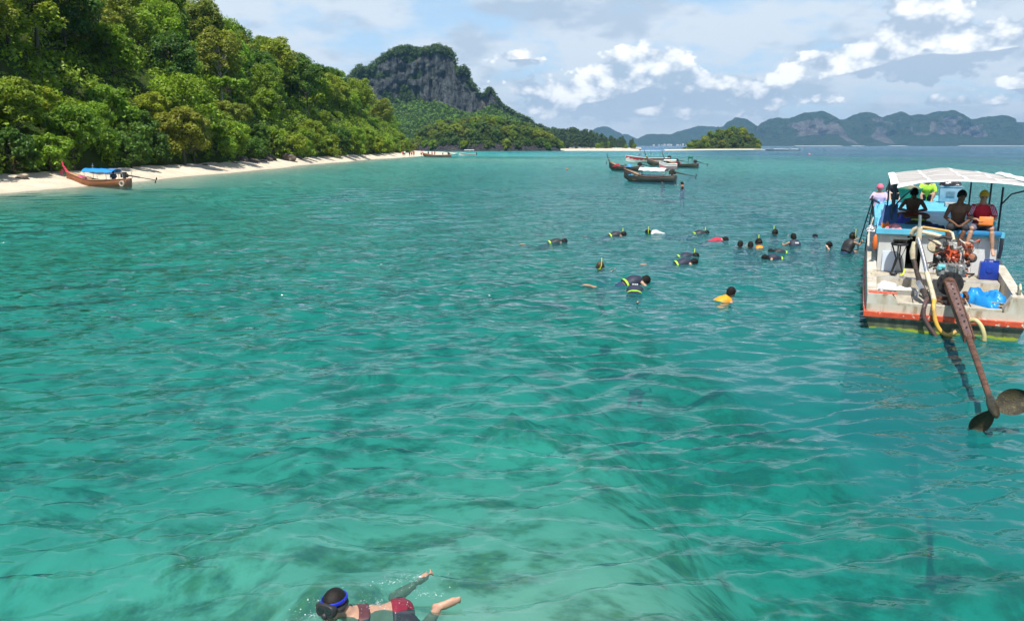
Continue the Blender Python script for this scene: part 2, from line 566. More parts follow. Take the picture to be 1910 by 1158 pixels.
# ------------------------------------------------------------------ sea surface
def build_water():
    xr = [0.04]
    while xr[-1] < 9.0:
        xr.append(xr[-1] + (0.08 if xr[-1] < 8.4 else 0.0095 * xr[-1]))
    while xr[-1] < 60:
        xr.append(xr[-1] * 1.0095)
    while xr[-1] < 7700:
        xr.append(xr[-1] * 1.06)
    xs = np.concatenate([-np.array(xr[::-1]), xr])
    yr = [2.0]
    while yr[-1] < 10:
        yr.append(yr[-1] + 0.044)
    while yr[-1] < 70:
        yr.append(yr[-1] * 1.0062)
    while yr[-1] < 7900:
        yr.append(yr[-1] * 1.035)
    ys = np.concatenate([2.0 - np.geomspace(7900, 0.3, 34), yr])
    X, Y = np.meshgrid(xs, ys)
    stepx, stepy = np.gradient(xs), np.gradient(ys)
    ST = np.maximum(stepx[None, :] * 0.5, stepy[:, None]) + 0 * X
    Z = np.zeros_like(X)
    DX = np.zeros_like(X)
    DY = np.zeros_like(X)
    r = np.random.default_rng(11)
    # gusts: patches of livelier and calmer water
    gust = 0.85 + 0.5 * fbm(X * 0.09, Y * 0.05, seed=9, octv=3)
    wx = X + 0.25 * fbm(X * 0.5, Y * 0.5, seed=21, octv=2)
    wy = Y + 0.25 * fbm(X * 0.5, Y * 0.5, seed=22, octv=2)
    waves = []
    for k in range(64):
        lam = float(np.exp(r.uniform(math.log(0.17), math.log(0.75))))
        waves.append((lam, 0.0100 * lam ** 0.95 * r.uniform(.6, 1.25), r.normal(0, 0.50)))
    for k in range(12):
        lam = r.uniform(1.0, 4.2)
        waves.append((lam, 0.0075 * lam ** 0.55, r.normal(0.1, 0.5)))
    for lam, amp, th in waves:
        k = 2 * math.pi / lam
        th += R(90 + 14)                     # travel direction: mostly towards / away from the beholder
        cx, cy = math.cos(th), math.sin(th)
        ph = k * (wx * cx + wy * cy) + r.uniform(0, 6.283)
        att = sstep(2.6, 6.0, lam / ST)
        a = amp * att * gust
        Z += a * np.sin(ph)
        DX -= cx * a * np.cos(ph) * 0.5
        DY -= cy * a * np.cos(ph) * 0.5
    # calmer ring water around the swimmer near the camera
    dep = sea_depth(X, Y)
    calm = sstep(0.0, 0.6, dep)
    Z *= 0.25 + 0.75 * calm
    dep = np.maximum(dep, 6.5 * np.maximum(sstep(235, 290, Y), np.maximum(sstep(120, 150, np.abs(X)), sstep(-10, -28, Y))))   # bottom out of sight
    dl = np.where(Y < 420, X - shore(Y), 500.0)
    df = poly_dist(X, Y, FAR_SHORE)
    shal = np.maximum(np.exp(-np.maximum(dl, 0) / 15.0), 0.95 * np.exp(-df / np.where(X > 150, 30.0, 230.0)) * (1 - 0.8 * sstep(25, 110, X)))
    shal = np.clip(shal + 0.22 * fbm(X * 0.035, Y * 0.012, seed=31, octv=4), 0, 1)
    deep = np.clip(sstep(-8, 40, X * 0.9 + (Y - 18) * 0.34) + 0.25 * fbm(X * 0.03, Y * 0.013, seed=32, octv=4), 0, 1)
    far = 1 - sstep(2.4, 6.0, 0.42 / ST)
    V = np.stack([X + DX, Y + DY, Z], -1).reshape(-1, 3)
    nx, ny = len(xs), len(ys)
    # sides and bottom close the body of water
    loop = np.concatenate([np.arange(nx), np.arange(1, ny) * nx + nx - 1, (ny - 1) * nx + np.arange(nx - 2, -1, -1), np.arange(ny - 2, 0, -1) * nx])
    low = V[loop].copy()
    low[:, 2] = -24.0
    n0 = len(V)
    nxt = np.roll(np.arange(len(loop)), -1)
    side = np.stack([loop[nxt], loop, n0 + np.arange(len(loop)), n0 + nxt], 1)
    b0, b1, b2, b3 = n0, n0 + nx - 1, n0 + nx + ny - 2, n0 + 2 * nx + ny - 3
    V = np.concatenate([V, low])
    pad = lambda a, v=0.0: np.concatenate([a.ravel(), np.full(len(loop), v)])
    me = np_mesh('sea', V, [np.concatenate([grid_faces(nx, ny), side, [[b3, b2, b1, b0]]])], True,
                 dict(depth=pad(np.clip(dep, 0, 14), 14.0), shallow=pad(shal), deep=pad(deep, 1.0), far=pad(far, 1.0)))

    def water_material(name, wide):
        m, g = new_mat(name)
        at = lambda k: g.n('ShaderNodeAttribute', attribute_name=k).outputs['Fac']
        co = g.n('ShaderNodeTexCoord').outputs['Object']
        dp, sh, de, fa = at('depth'), at('shallow'), at('deep'), at('far')
        body = g.mix(de, (0.008, 0.092, 0.093), (0.003, 0.060, 0.122))
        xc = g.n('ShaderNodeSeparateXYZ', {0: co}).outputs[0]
        body = g.mix(g.mr(xc, -1.0, -16.0), body, (0.006, 0.085, 0.050))       # green reflection of the hill painted into the water colour on the left
        body = g.mix(sh, body, (0.025, 0.31, 0.28))
        # large soft patches where the bottom is weed or sand
        pn = g.noise(g.vm('MULTIPLY', co, (0.07, 0.045, 1)), 1.0, 3.0, 0.6, dim='2D')
        body = g.mix(g.mr(pn, 0.42, 0.66), body, g.mix(0.35, body, (0.0, 0.10, 0.12)))
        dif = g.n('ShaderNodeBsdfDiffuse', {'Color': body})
        # light lost on the (refracted) way through the water: depends on the depth below
        dpc = g.m('MINIMUM', dp, 6.0)
        tint = g.n('ShaderNodeCombineColor', {0: g.m('EXPONENT', g.m('MULTIPLY', dpc, -0.58)), 1: g.m('EXPONENT', g.m('MULTIPLY', dpc, -0.122)), 2: g.m('EXPONENT', g.m('MULTIPLY', dpc, -0.138))})
        trn = g.n('ShaderNodeBsdfTransparent', {'Color': tint.outputs[0]})
        op = g.mr(dp, 0.0, 2.4, 0.0, 0.40, smooth=False)
        op = g.m('MAXIMUM', op, g.mr(dp, 3.0, 6.0, 0.0, 0.985))
        # fine ripples
        rv = g.vm('MULTIPLY', co, (0.72, 1.25, 1))
        r1 = g.noise(rv, 6.0, 1.0, 0.5, dim='2D')
        hgt = g.m('MULTIPLY', r1, 0.015)
        if wide:
            r2 = g.noise(g.vm('MULTIPLY', co, (0.6, 1.5, 1)), 1.9, 2.0, 0.6, dim='2D')
            r3 = g.noise(g.vm('MULTIPLY', co, (0.70, 0.48, 1)), 1.0, 3.0, 0.6, dim='2D')
            hgt = g.m('ADD', hgt, g.m('MULTIPLY', g.m('ADD', g.m('MULTIPLY', r2, 0.20), g.m('MULTIPLY', r3, 0.42)), fa))
        bmp = g.n('ShaderNodeBump', {'Height': hgt, 'Strength': 1.0, 'Distance': 1.0})
        g.set(dif.inputs['Normal'], bmp.outputs[0])
        gl = g.n('ShaderNodeBsdfGlossy', {'Color': (1, 1, 1), 'Roughness': g.mr(fa, 0, 1, 0.045, 0.12), 'Normal': bmp.outputs[0]})
        fr = g.n('ShaderNodeFresnel', {'IOR': 1.333, 'Normal': bmp.outputs[0]})
        under = g.n('ShaderNodeMixShader', {0: op})
        g.t.links.new(trn.outputs[0], under.inputs[1])
        g.t.links.new(dif.outputs[0], under.inputs[2])
        top = g.n('ShaderNodeMixShader', {0: g.m('MULTIPLY', fr.outputs[0], g.mr(fa, 0, 1, 1.0, 0.85))})
        g.t.links.new(under.outputs[0], top.inputs[1])
        g.t.links.new(gl.outputs[0], top.inputs[2])
        # a ray that has run through a crest leaves it unhindered
        clear = g.n('ShaderNodeMixShader', {0: g.n('ShaderNodeNewGeometry').outputs['Backfacing']})
        g.t.links.new(top.outputs[0], clear.inputs[1])
        back = g.mix(1.0, tint.outputs[0], (0.56, 0.56, 0.56), 'MULTIPLY')
        g.t.links.new(g.n('ShaderNodeBsdfTransparent', {'Color': back}).outputs[0], clear.inputs[2])
        g.n('ShaderNodeOutputMaterial', {'Surface': clear.outputs[0]})
        return m

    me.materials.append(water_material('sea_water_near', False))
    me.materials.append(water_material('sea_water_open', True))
    fi = np.ones(len(me.polygons), np.int32)
    ff = far[:-1, :-1] + far[1:, 1:] + far[1:, :-1] + far[:-1, 1:]
    fi[:(nx - 1) * (ny - 1)] = (ff > 0.002).ravel()
    me.polygons.foreach_set('material_index', fi)
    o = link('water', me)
    tag(o, 'clear turquoise sea with small wind ripples', None, None, 'structure')


build_seabed()
build_water()

# ------------------------------------------------------------------ land near the camera: beach and wooded hill
def hill_z(x, y):
    """bare ground height of the wooded hill on the left"""
    x, y = np.asarray(x, float), np.asarray(y, float)
    L = edge(y) - x                                   # metres inland of the forest edge
    ridge = np.interp(y, [-100, 60, 120, 180, 205, 230, 255, 280, 305, 330, 350, 380], [46, 46, 42, 36, 31, 25.5, 19.5, 14.5, 9.5, 5, 2.5, 1.0])
    ridge = ridge + 1.5 * np.sin(y / 13.0) + 2.2 * fbm(x * 0.03, y * 0.03, seed=41, octv=2)
    s = 1.02 * np.maximum(L - 1.4, 0)
    up = ridge * (1 - np.exp(-s / np.maximum(ridge, 1.0) * 1.15))
    bank = 2.4 * sstep(0.1, 1.8, L)
    rough = (1.3 * fbm(x * 0.12, y * 0.12, seed=42, octv=4)) * sstep(1, 6, L)
    fade = sstep(385, 335, y)
    return 1.15 + (bank + up + rough) * fade


def beach_z(x, y):
    t = np.clip((shore(y) - x) / np.maximum(shore(y) - edge(y), 0.5), -3, 1.6)
    return np.where(t < 0, t * 0.30 - 0.12 * t * t, 1.15 * np.clip(t, 0, 1.25) ** 0.85) + 0.05 * fbm(x * 0.7, y * 0.5, seed=44, octv=3) * (t > 0.15)


def build_land():
    # beach
    ys = np.concatenate([np.linspace(-120, 40, 60), np.linspace(40.6, 300, 360), np.linspace(302, 400, 40)])
    ts = np.linspace(-2.7, 1.5, 44)
    T, Y = np.meshgrid(ts, ys)
    X = shore(Y) - T * np.maximum(shore(Y) - edge(Y), 0.5)
    V = np.stack([X, Y, beach_z(X, Y)], -1).reshape(-1, 3)
    m, g = new_mat('beach_sand')
    co = g.n('ShaderNodeTexCoord').outputs['Object']
    n1 = g.noise(co, 0.5, 6.0, 0.62)
    n2 = g.noise(co, 6.0, 4.0, 0.6)
    zc = g.n('ShaderNodeSeparateXYZ', {0: co}).outputs[2]
    dry = g.mix(g.mr(n1, 0.35, 0.68), (0.66, 0.57, 0.44), (0.55, 0.46, 0.34))
    dry = g.mix(g.mr(n2, 0.60, 0.72), dry, (0.38, 0.31, 0.23))
    sand = g.mix(g.mr(g.m('ADD', zc, g.m('MULTIPLY', n1, 0.2)), 0.12, 0.34), (0.52, 0.46, 0.35), dry)
    bm_ = g.n('ShaderNodeBump', {'Height': g.noise(co, 3.0, 6.0, 0.7), 'Strength': 0.6, 'Distance': 0.15})
    p = g.n('ShaderNodeBsdfPrincipled', {'Base Color': sand, 'Roughness': 0.92, 'Specular IOR Level': 0.15, 'Normal': bm_.outputs[0]})
    g.n('ShaderNodeOutputMaterial', {'Surface': p.outputs[0]})
    global SAND
    SAND = m
    tag(link('beach', np_mesh('beach', V, grid_faces(len(ts), len(ys)), True), m), 'narrow pale sand beach under the wooded hill', None, None, 'structure')
    # hill ground
    ys = np.linspace(-60, 392, 300)
    ls = np.concatenate([np.linspace(-0.8, 4, 18), np.linspace(4.8, 130, 90)])
    Lm, Y = np.meshgrid(ls, ys)
    X = edge(Y) - Lm
    Z = np.where(Lm < 0, 0.9, hill_z(X, Y))
    V = np.stack([X, Y, Z], -1).reshape(-1, 3)
    m, g = new_mat('hill_soil')
    co = g.n('ShaderNodeTexCoord').outputs['Object']
    c = g.mix(g.mr(g.noise(co, 0.35, 6.0, 0.65), 0.38, 0.62), (0.06, 0.075, 0.02), (0.05, 0.10, 0.014))
    c = g.mix(g.mr(g.noise(co, 1.3, 5.0, 0.65), 0.56, 0.70), c, (0.085, 0.07, 0.035))
    bm_ = g.n('ShaderNodeBump', {'Height': g.noise(co, 1.2, 7.0, 0.7), 'Strength': 1.0, 'Distance': 0.9})
    p = g.n('ShaderNodeBsdfPrincipled', {'Base Color': c, 'Roughness': 0.95, 'Specular IOR Level': 0.1, 'Normal': bm_.outputs[0]})
    g.n('ShaderNodeOutputMaterial', {'Surface': p.outputs[0]})
    tag(link('hill', np_mesh('hill', V, grid_faces(len(ls), len(ys)), True), m), 'steep wooded hillside rising from the beach', None, None, 'structure')


# ------------------------------------------------------------------ foliage
def leaf_cards(C, Nn, size, r, aspect=0.62, bend=0.18):
    """one small bent leaf spray per centre: (k,3) centres and normals -> verts (4k,3), quads (k,4)"""
    k = len(C)
    a = r.normal(size=(k, 3))
    t = a - Nn * np.sum(a * Nn, 1, keepdims=True)
    t /= np.linalg.norm(t, axis=1, keepdims=True) + 1e-9
    b = np.cross(Nn, t)
    s = (size * r.uniform(0.6, 1.4, k))[:, None]
    v0 = C - t * s
    v1 = C + b * s * aspect - Nn * s * bend
    v2 = C + t * s
    v3 = C - b * s * aspect - Nn * s * bend
    V = np.stack([v0, v1, v2, v3], 1).reshape(-1, 3)
    return V, np.arange(4 * k).reshape(-1, 4)


def sph(r, k, up=0.0):
    d = r.normal(size=(k, 3))
    d[:, 2] += up
    return d / np.linalg.norm(d, axis=1, keepdims=True)


def lobes_leaves(cent, rad, per, size, r, squash=0.8, up=0.45):
    """leaves over many lobes; cent (n,3), rad (n,)"""
    n = len(cent)
    k = n * per
    d = sph(r, k, up)
    idx = np.repeat(np.arange(n), per)
    shell = r.uniform(0.62, 1.08, k)
    # ragged lobe surface
    rag = 1 + 0.28 * vnoise(d[:, 0] * 2.3 + idx * 3.7, d[:, 1] * 2.3 + idx * 1.3, d[:, 2] * 2.3, 5)
    P = cent[idx] + d * (rad[idx] * shell * rag)[:, None] * np.array([1, 1, squash])
    N = d * 0.55 + r.normal(size=(k, 3)) * 0.42 + np.array([0, 0, 0.45])
    N /= np.linalg.norm(N, axis=1, keepdims=True)
    V, F = leaf_cards(P, N, np.full(k, size) if np.isscalar(size) else size[idx], r)
    t = np.clip(0.5 + 0.24 * r.normal(size=k) + 0.22 * (r.uniform(size=n)[idx] - .5), 0, 1)
    return V, F, np.repeat(t, 4)


def tube_np(P, rad, seg=6):
    P = np.asarray(P, float)
    n = len(P)
    T = np.gradient(P, axis=0)
    T /= np.linalg.norm(T, axis=1, keepdims=True) + 1e-9
    ref = np.where(np.abs(T[:, 2:3]) > 0.9, np.array([[1., 0, 0]]), np.array([[0, 0, 1.]]))
    A = np.cross(T, ref)
    A /= np.linalg.norm(A, axis=1, keepdims=True) + 1e-9
    B = np.cross(T, A)
    an = np.linspace(0, 2 * math.pi, seg, endpoint=False)
    ring = P[:, None, :] + (A[:, None, :] * np.cos(an)[None, :, None] + B[:, None, :] * np.sin(an)[None, :, None]) * np.asarray(rad)[:, None, None]
    return ring.reshape(-1, 3), grid_faces(seg, n, True)


def join_np(parts):
    Vs, Fs, o = [], [], 0
    for v, f in parts:
        Vs.append(v)
        Fs.append(np.asarray(f) + o)
        o += len(v)
    return np.concatenate(Vs), np.concatenate(Fs)


def tree_meshes(seed, h=9.0, cw=4.2, base=0.35, nl=20, per=210, leaf=0.30, tr=0.20, top=0.9, lobe=0.42, style='round', lean=0.5):
    """returns (trunk mesh, crown mesh); base = height fraction where the crown starts"""
    r = np.random.default_rng(seed)
    zs = np.linspace(0, h * 0.86, 9)
    bx = np.cumsum(r.normal(0, 0.12 * lean, 9)) * h / 9
    by = np.cumsum(r.normal(0, 0.12 * lean, 9)) * h / 9
    P = np.stack([bx - bx[0], by - by[0], zs - 0.6 * (zs < 0.01)], 1)
    parts = [tube_np(P, np.linspace(tr, tr * 0.22, 9) * np.where(zs < 0.1, 1.35, 1.0), 7)]
    cents, rads = [], []
    for i in range(nl):
        f = (i + 0.5) / nl
        az = i * 2.399963 + r.uniform(-.5, .5)
        zf = base + (1 - base) * (f ** 0.8)
        if style == 'round':
            w = cw * math.sqrt(max(0.02, 1 - ((zf - (base + (1 - base) * .42)) / ((1 - base) * .66)) ** 2))
        elif style == 'flat':
            w = cw * (0.55 + 0.45 * math.sqrt(max(0, 1 - f ** 2)))
            zf = 1 - (1 - base) * 0.32 * (0.3 + f) * r.uniform(0.3, 1.2)
        elif style == 'cone':
            w = cw * (1.08 - f) ** 0.75
        else:
            w = cw * (1 - 0.4 * f)
        w *= r.uniform(0.45, 1.0)
        c = np.array([math.cos(az) * w, math.sin(az) * w, h * zf * r.uniform(0.93, 1.04)])
        k = min(8, max(1, int(zf * 0.78 * 9)))
        p0 = P[k]
        c[:2] += p0[:2]
        cents.append(c)
        rads.append(cw * lobe * r.uniform(0.6, 1.2))
        mid = (p0 + c) / 2 + np.array([0, 0, -0.05 * h * r.uniform(0, 1)])
        tt = np.linspace(0, 1, 5)[:, None]
        B = (1 - tt) ** 2 * p0 + 2 * tt * (1 - tt) * mid + tt ** 2 * c
        parts.append(tube_np(B, np.linspace(tr * 0.42, tr * 0.10, 5), 5))
    V, F = join_np(parts)
    tm = np_mesh('trunk', V, F, True)
    V, F, t = lobes_leaves(np.array(cents), np.array(rads), per, leaf, r, squash=0.72 if style != 'flat' else 0.5)
    cm = np_mesh('crown', V, F, False, dict(tint=t))
    return tm, cm


G_MID = [(0.173, 0.282, 0.017), (0.238, 0.329, 0.019), (0.122, 0.228, 0.016), (0.281, 0.329, 0.022), (0.173, 0.269, 0.022), (0.302, 0.349, 0.022), (0.137, 0.222, 0.017)]
G_OLIVE = [(0.228, 0.264, 0.03), (0.186, 0.239, 0.025), (0.262, 0.27, 0.03)]
G_BRIGHT = [(0.179, 0.32, 0.02), (0.232, 0.339, 0.022), (0.139, 0.278, 0.02)]
G_DARK = [(0.084, 0.172, 0.02), (0.067, 0.141, 0.02), (0.109, 0.204, 0.02)]


def setup_trees():
    global LEAF, BARK, PROTO
    LEAF = dict(mid=leaf_mat('foliage_green', G_MID), olive=leaf_mat('foliage_olive', G_OLIVE), bright=leaf_mat('foliage_bright', G_BRIGHT),
                dark=leaf_mat('foliage_dark', G_DARK), cas=leaf_mat('foliage_casuarina', [(0.085, 0.14, 0.055), (0.065, 0.115, 0.045)]),
                isl=leaf_mat('foliage_headland', [(0.105, 0.175, 0.028), (0.135, 0.195, 0.032), (0.08, 0.145, 0.025)]))
    BARK = dict(brown=mat('bark_brown', (0.12, 0.085, 0.06), (0.07, 0.05, 0.035), 5, 0.9, bump=0.5, stretch=(1, 1, .2)),
                pale=mat('bark_pale', (0.42, 0.38, 0.32), (0.28, 0.25, 0.2), 3, 0.85, bump=0.3, stretch=(1, 1, .3)))
    PROTO = {}
    for i in range(5):
        PROTO['broad%d' % i] = tree_meshes(100 + i, h=8.5 + i * .5, cw=3.6 + .2 * i, base=0.30, nl=26, per=330, leaf=0.205, lobe=.38)
    for i in range(3):
        PROTO['tall%d' % i] = tree_meshes(200 + i, h=12.5, cw=3.4, base=0.52, nl=20, per=320, leaf=0.205, tr=0.24, lobe=.40)
    for i in range(3):
        PROTO['bush%d' % i] = tree_meshes(300 + i, h=4.0, cw=2.3, base=0.10, nl=16, per=290, leaf=0.16, tr=0.09, lobe=.44)
    PROTO['umbrella'] = tree_meshes(400, h=6.5, cw=3.0, base=0.55, nl=13, per=170, leaf=0.22, tr=0.11, lobe=.36, style='flat')
    for i in range(3):
        PROTO['cas%d' % i] = tree_meshes(500 + i, h=17, cw=4.4, base=0.12, nl=26, per=70, leaf=0.55, tr=0.28, lobe=.40, style='cone')
    for i in range(3):
        PROTO['far%d' % i] = tree_meshes(600 + i, h=9.5, cw=4.4, base=0.12, nl=18, per=85, leaf=0.62, tr=0.25, lobe=.44)
    PROTO['sparse'] = tree_meshes(700, h=9, cw=2.6, base=0.5, nl=12, per=60, leaf=0.30, tr=0.14, lobe=.36)


def place_tree(kind, leaf, bark, loc, sc, rz, name, label, group, cat='tree'):
    tm, cm = PROTO[kind]
    for q in (tm, cm):
        if not q.materials:
            q.materials.append(None)
    e = empty(name, loc, rz, label, cat, group)
    e.scale = (sc * random.uniform(.92, 1.08), sc * random.uniform(.92, 1.08), sc)
    for n_, me, m in (('trunk', tm, BARK[bark]), ('crown', cm, LEAF[leaf])):
        o = link(n_, me, None, e)
        o.material_slots[0].link = 'OBJECT'          # one shared mesh, its own tone of leaf
        o.material_slots[0].material = m
    return e


def stuff_foliage(name, cent, rad, per, leaf, material, label, r, squash=0.75):
    V, F, t = lobes_leaves(np.asarray(cent), np.asarray(rad), per, leaf, r, squash)
    o = link(name, np_mesh(name, V, F, False, dict(tint=t)), material)
    tag(o, label, None, None, 'stuff')
    return o


def zone(y):
    return ('behind the beached longtail boat' if y < 92 else 'above the brown boulders' if y < 135 else 'midway along the beach' if y < 190
            else 'near the far beach end' if y < 255 else 'where the hill runs out')


def build_hill_trees():
    r = np.random.default_rng(5)
    random.seed(21)
    pts = []

    def ok(x, y, d):
        return all((x - a) ** 2 + (y - b) ** 2 > d * d for a, b, _ in pts)

    heroes = [  # picture position of the trunk foot / crown, distance, kind ...
        ('tall0', 'olive', 'pale', (-50.0, 143.0), 1.02, 'tall tree with a bare pale trunk and olive crown halfway up the hillside'),
        ('tall1', 'olive', 'brown', (-56.0, 99.0), 1.15, 'tall dark-trunked tree with a wide olive crown above the blue-roofed boat'),
        ('tall2', 'dark', 'pale', (-66.0, 150.0), 1.05, 'tall tree with a pale bare trunk in the dark trees below the ridge'),
        ('umbrella', 'bright', 'brown', (-48.2, 141.0), 1.0, 'small flat-topped tree beside the foot of the pale-trunked tree'),
        ('broad3', 'bright', 'brown', (-44.6, 112.0), 0.95, 'large round leafy tree overhanging the beach near the brown boulders'),
        ('sparse', 'dark', 'brown', (-66.0, 222.0), 1.0, 'thin sparse tree sticking out of the skyline of the hill'),
    ]
    for kind, lf, bk, (x, y), sc, lab in heroes:
        pts.append((x, y, 0))
        place_tree(kind, lf, bk, (x, y, float(hill_z(x, y)) - 0.3), sc, random.uniform(0, 6.28), 'broadleaf_tree', lab, None)
    yy = 47.0
    while yy < 320:
        for rep in range(2 if yy < 140 else 1):
            L = random.uniform(-0.5, 1.6) + rep * 2.6
            x = float(edge(yy)) - L
            kind = random.choice(['bush0', 'bush1', 'bush2', 'broad0'])
            lf = random.choices(['mid', 'olive', 'bright', 'dark'], [5, 1.5, 3, 2])[0]
            tone = dict(mid='green', olive='olive-green', bright='bright yellow-green', dark='dark green')[lf]
            pts.append((x, yy, 0))
            low = kind[:4] == 'bush'
            place_tree(kind, lf, 'brown', (x, yy, max(1.2, float(hill_z(x, yy)) - .5)), random.uniform(.75, 1.2) if low else random.uniform(.55, .8), random.uniform(0, 6.28), 'bushy_tree' if low else 'broadleaf_tree',
                       '%s %s tree on the bank over the sand, %s' % ('low bushy' if low else 'round', tone, zone(yy)), '%s %s trees on the bank, %s' % ('low bushy' if low else 'round', tone, zone(yy)))
        yy += random.uniform(3.4, 5.2) + .012 * yy
    n = 0
    tries = 0
    while n < 200 and tries < 30000:
        tries += 1
        y = 52 + 288 * r.uniform() ** 0.9
        L = 1.6 + 62 * r.uniform() ** 1.35
        x = float(edge(y)) - L
        if x < -0.70 * y - 6 or y > 300 and L > 40:
            continue
        if not ok(x, y, 4.3 + 0.012 * y):
            continue
        z = float(hill_z(x, y))
        ridge_vis = L < 16 + 0.16 * y
        if not ridge_vis:
            continue
        pts.append((x, y, z))
        n += 1
        front = L < 7
        if front:
            kind = random.choice(['bush0', 'bush1', 'bush2', 'broad0', 'broad1'])
        else:
            kind = random.choice(['broad0', 'broad1', 'broad2', 'broad3', 'broad4', 'tall0', 'tall1', 'bush0', 'broad2', 'broad4'])
        lf = random.choices(['mid', 'olive', 'bright', 'dark'], [5, 2.0, 2.4, 2.6] if L < 25 else [5, 2.2, 1.2, 4])[0]
        sc = random.uniform(0.7, 1.12) * (0.8 if front and kind[:5] == 'broad' else 1.0)
        tone = dict(mid='green', olive='olive-green', bright='bright yellow-green', dark='dark green')[lf]
        if front:
            where = 'low in the beach thicket'
        elif L < 25:
            where = 'low on the hillside'
        else:
            where = 'high on the hillside'
        what = {'b': 'broad-crowned', 't': 'taller'}[kind[0]] if kind[:4] != 'bush' else 'low bushy'
        place_tree(kind, lf, 'brown', (x, y, z - 0.35), sc, random.uniform(0, 6.28), 'broadleaf_tree' if kind[:4] != 'bush' else 'bushy_tree',
                   '%s %s tree %s, %s' % (what, tone, where, zone(y)), '%s %s trees %s, %s' % (what, tone, where, zone(y)))
    # creepers and undergrowth that cover the slope between the trees
    k = 8200
    y = 48 + 300 * r.uniform(size=k)
    L = 0.6 + 60 * r.uniform(size=k) ** 1.25
    x = edge(y) - L
    z = hill_z(x, y)
    clump = fbm(x * 0.10, y * 0.10, seed=51, octv=3)
    keep = (x > -0.70 * y - 6) & (L < 18 + 0.18 * y) & (clump > -0.8)
    x, y, z, L = x[keep], y[keep], z[keep], L[keep]
    rad = r.uniform(0.7, 1.7, len(x)) * np.where(L < 4, 0.7, 1.0)
    C = np.stack([x, y, z + rad * 0.35], 1)
    h = len(C) // 2
    stuff_foliage('undergrowth', C[:h], rad[:h], 34, 0.25, LEAF['mid'], 'tangled green undergrowth and creepers between the hillside trees', r)
    stuff_foliage('creepers', C[h:], rad[h:], 34, 0.23, LEAF['bright'], 'bright green creepers draped over the hillside', r)
    # the same wood where it runs on past the left of the picture
    k = 1500
    y = r.uniform(-45, 66, k)
    L = 0.8 + 52 * r.uniform(size=k) ** 1.2
    x = edge(y) - L
    keep = x < -0.66 * y - 2
    x, y = x[keep], y[keep]
    rad = r.uniform(1.4, 3.2, len(x))
    stuff_foliage('hill_woods', np.stack([x, y, hill_z(x, y) + rad * 1.2], 1), rad, 30, 0.7, LEAF['mid'], 'continuation of the hillside wood beyond the left edge', r)
    # rocks and driftwood at the forest edge
    rock = mat('beach_rock', (0.17, 0.13, 0.10), (0.09, 0.07, 0.055), 1.5, 0.9, bump=0.8, bscale=5, c3=(0.3, 0.26, 0.2))
    spots = [(372, 304, 1.0, .55), (392, 303, .8, .5), (372, 299, .5, 1.0), (412, 303, .9, .5), (430, 302, .6, .4), (500, 300, 1.2, .5), (520, 299, 1.5, .6),
             (545, 298, .8, .4), (470, 301, .8, .5), (43, 341, .55, .35), (340, 306, .5, .35), (560, 299, 1.1, .5), (290, 309, .4, .3)]
    for i, (px, py, s, sq) in enumerate(spots):
        zz = 0.9 if py < 330 else 0.45
        p = at_z(px, py, zz)
        if py < 330:
            p[0] = float(edge(p[1])) + random.uniform(-.2, 1.1)
        q = sph(np.random.default_rng(i), 1)[0]
        bm = bmesh.new()
        bmesh.ops.create_icosphere(bm, subdivisions=3, radius=1)
        for v in bm.verts:
            d = np.array(v.co)
            f = 1 + 0.35 * float(fbm(d[0] * 1.1 + i * 5, d[1] * 1.1, d[2] * 1.1, seed=61, octv=4))
            v.co = Vector((d[0] * f * s, d[1] * f * s * .8, d[2] * f * s * sq))
        me = bpy.data.meshes.new('boulder')
        bm.to_mesh(me)
        bm.free()
        lab = 'single brown stone lying low on the open sand left of the beached boat' if py > 330 else 'brown boulder at the shaded foot of the wooded bank'
        tag(link('boulder', me, rock, None, (p[0], p[1], float(beach_z(p[0], p[1])) + s * sq * .25)), lab, 'rock', None if py > 330 else 'boulders at the foot of the bank')


build_land()
setup_trees()
build_hill_trees()

# ------------------------------------------------------------------ limestone rock, headland, islets, far ranges
def prof_x(pts, Y, n):
    W = np.array([at_y(px, py, Y) for px, py in pts])
    xs = np.linspace(W[0, 0], W[-1, 0], n)
    return xs, np.interp(xs, W[:, 0], W[:, 2])


def rock_veg_material(name, veg1, veg2, rocks, scale, tan=(0.5, 0.36, 0.25)):
    """cliff rock with streaks where the 'veg' attribute is low, scrub where it is high"""
    m, g = new_mat(name)
    co = g.n('ShaderNodeTexCoord').outputs['Object']
    v = g.n('ShaderNodeAttribute', attribute_name='veg').outputs['Fac']
    st = g.noise(g.vm('MULTIPLY', co, (1, 1, 0.18)), scale * 4.5, 8.0, 0.72)
    big = g.noise(co, scale * 0.8, 5.0, 0.6)
    rc = g.mix(g.mr(st, 0.36, 0.66), rocks[0], rocks[1])
    rc = g.mix(g.mr(big, 0.60, 0.72), rc, tan)
    vg = g.mix(g.mr(g.noise(co, scale * 6, 6.0, 0.7), 0.36, 0.64), veg1, veg2)
    f = g.mr(g.m('ADD', v, g.m('MULTIPLY', g.m('SUBTRACT', g.noise(co, scale * 5, 6.0, 0.7), 0.5), 1.1)), 0.42, 0.58)
    h = g.m('ADD', g.m('MULTIPLY', st, 0.7), g.noise(co, scale * 9, 6.0, 0.7))
    b = g.n('ShaderNodeBump', {'Height': h, 'Strength': 1.0, 'Distance': 0.4 / scale})
    p = g.n('ShaderNodeBsdfPrincipled', {'Base Color': g.mix(f, rc, vg), 'Roughness': 0.95, 'Specular IOR Level': 0.08, 'Normal': b.outputs[0]})
    g.n('ShaderNodeOutputMaterial', {'Surface': p.outputs[0]})
    return m


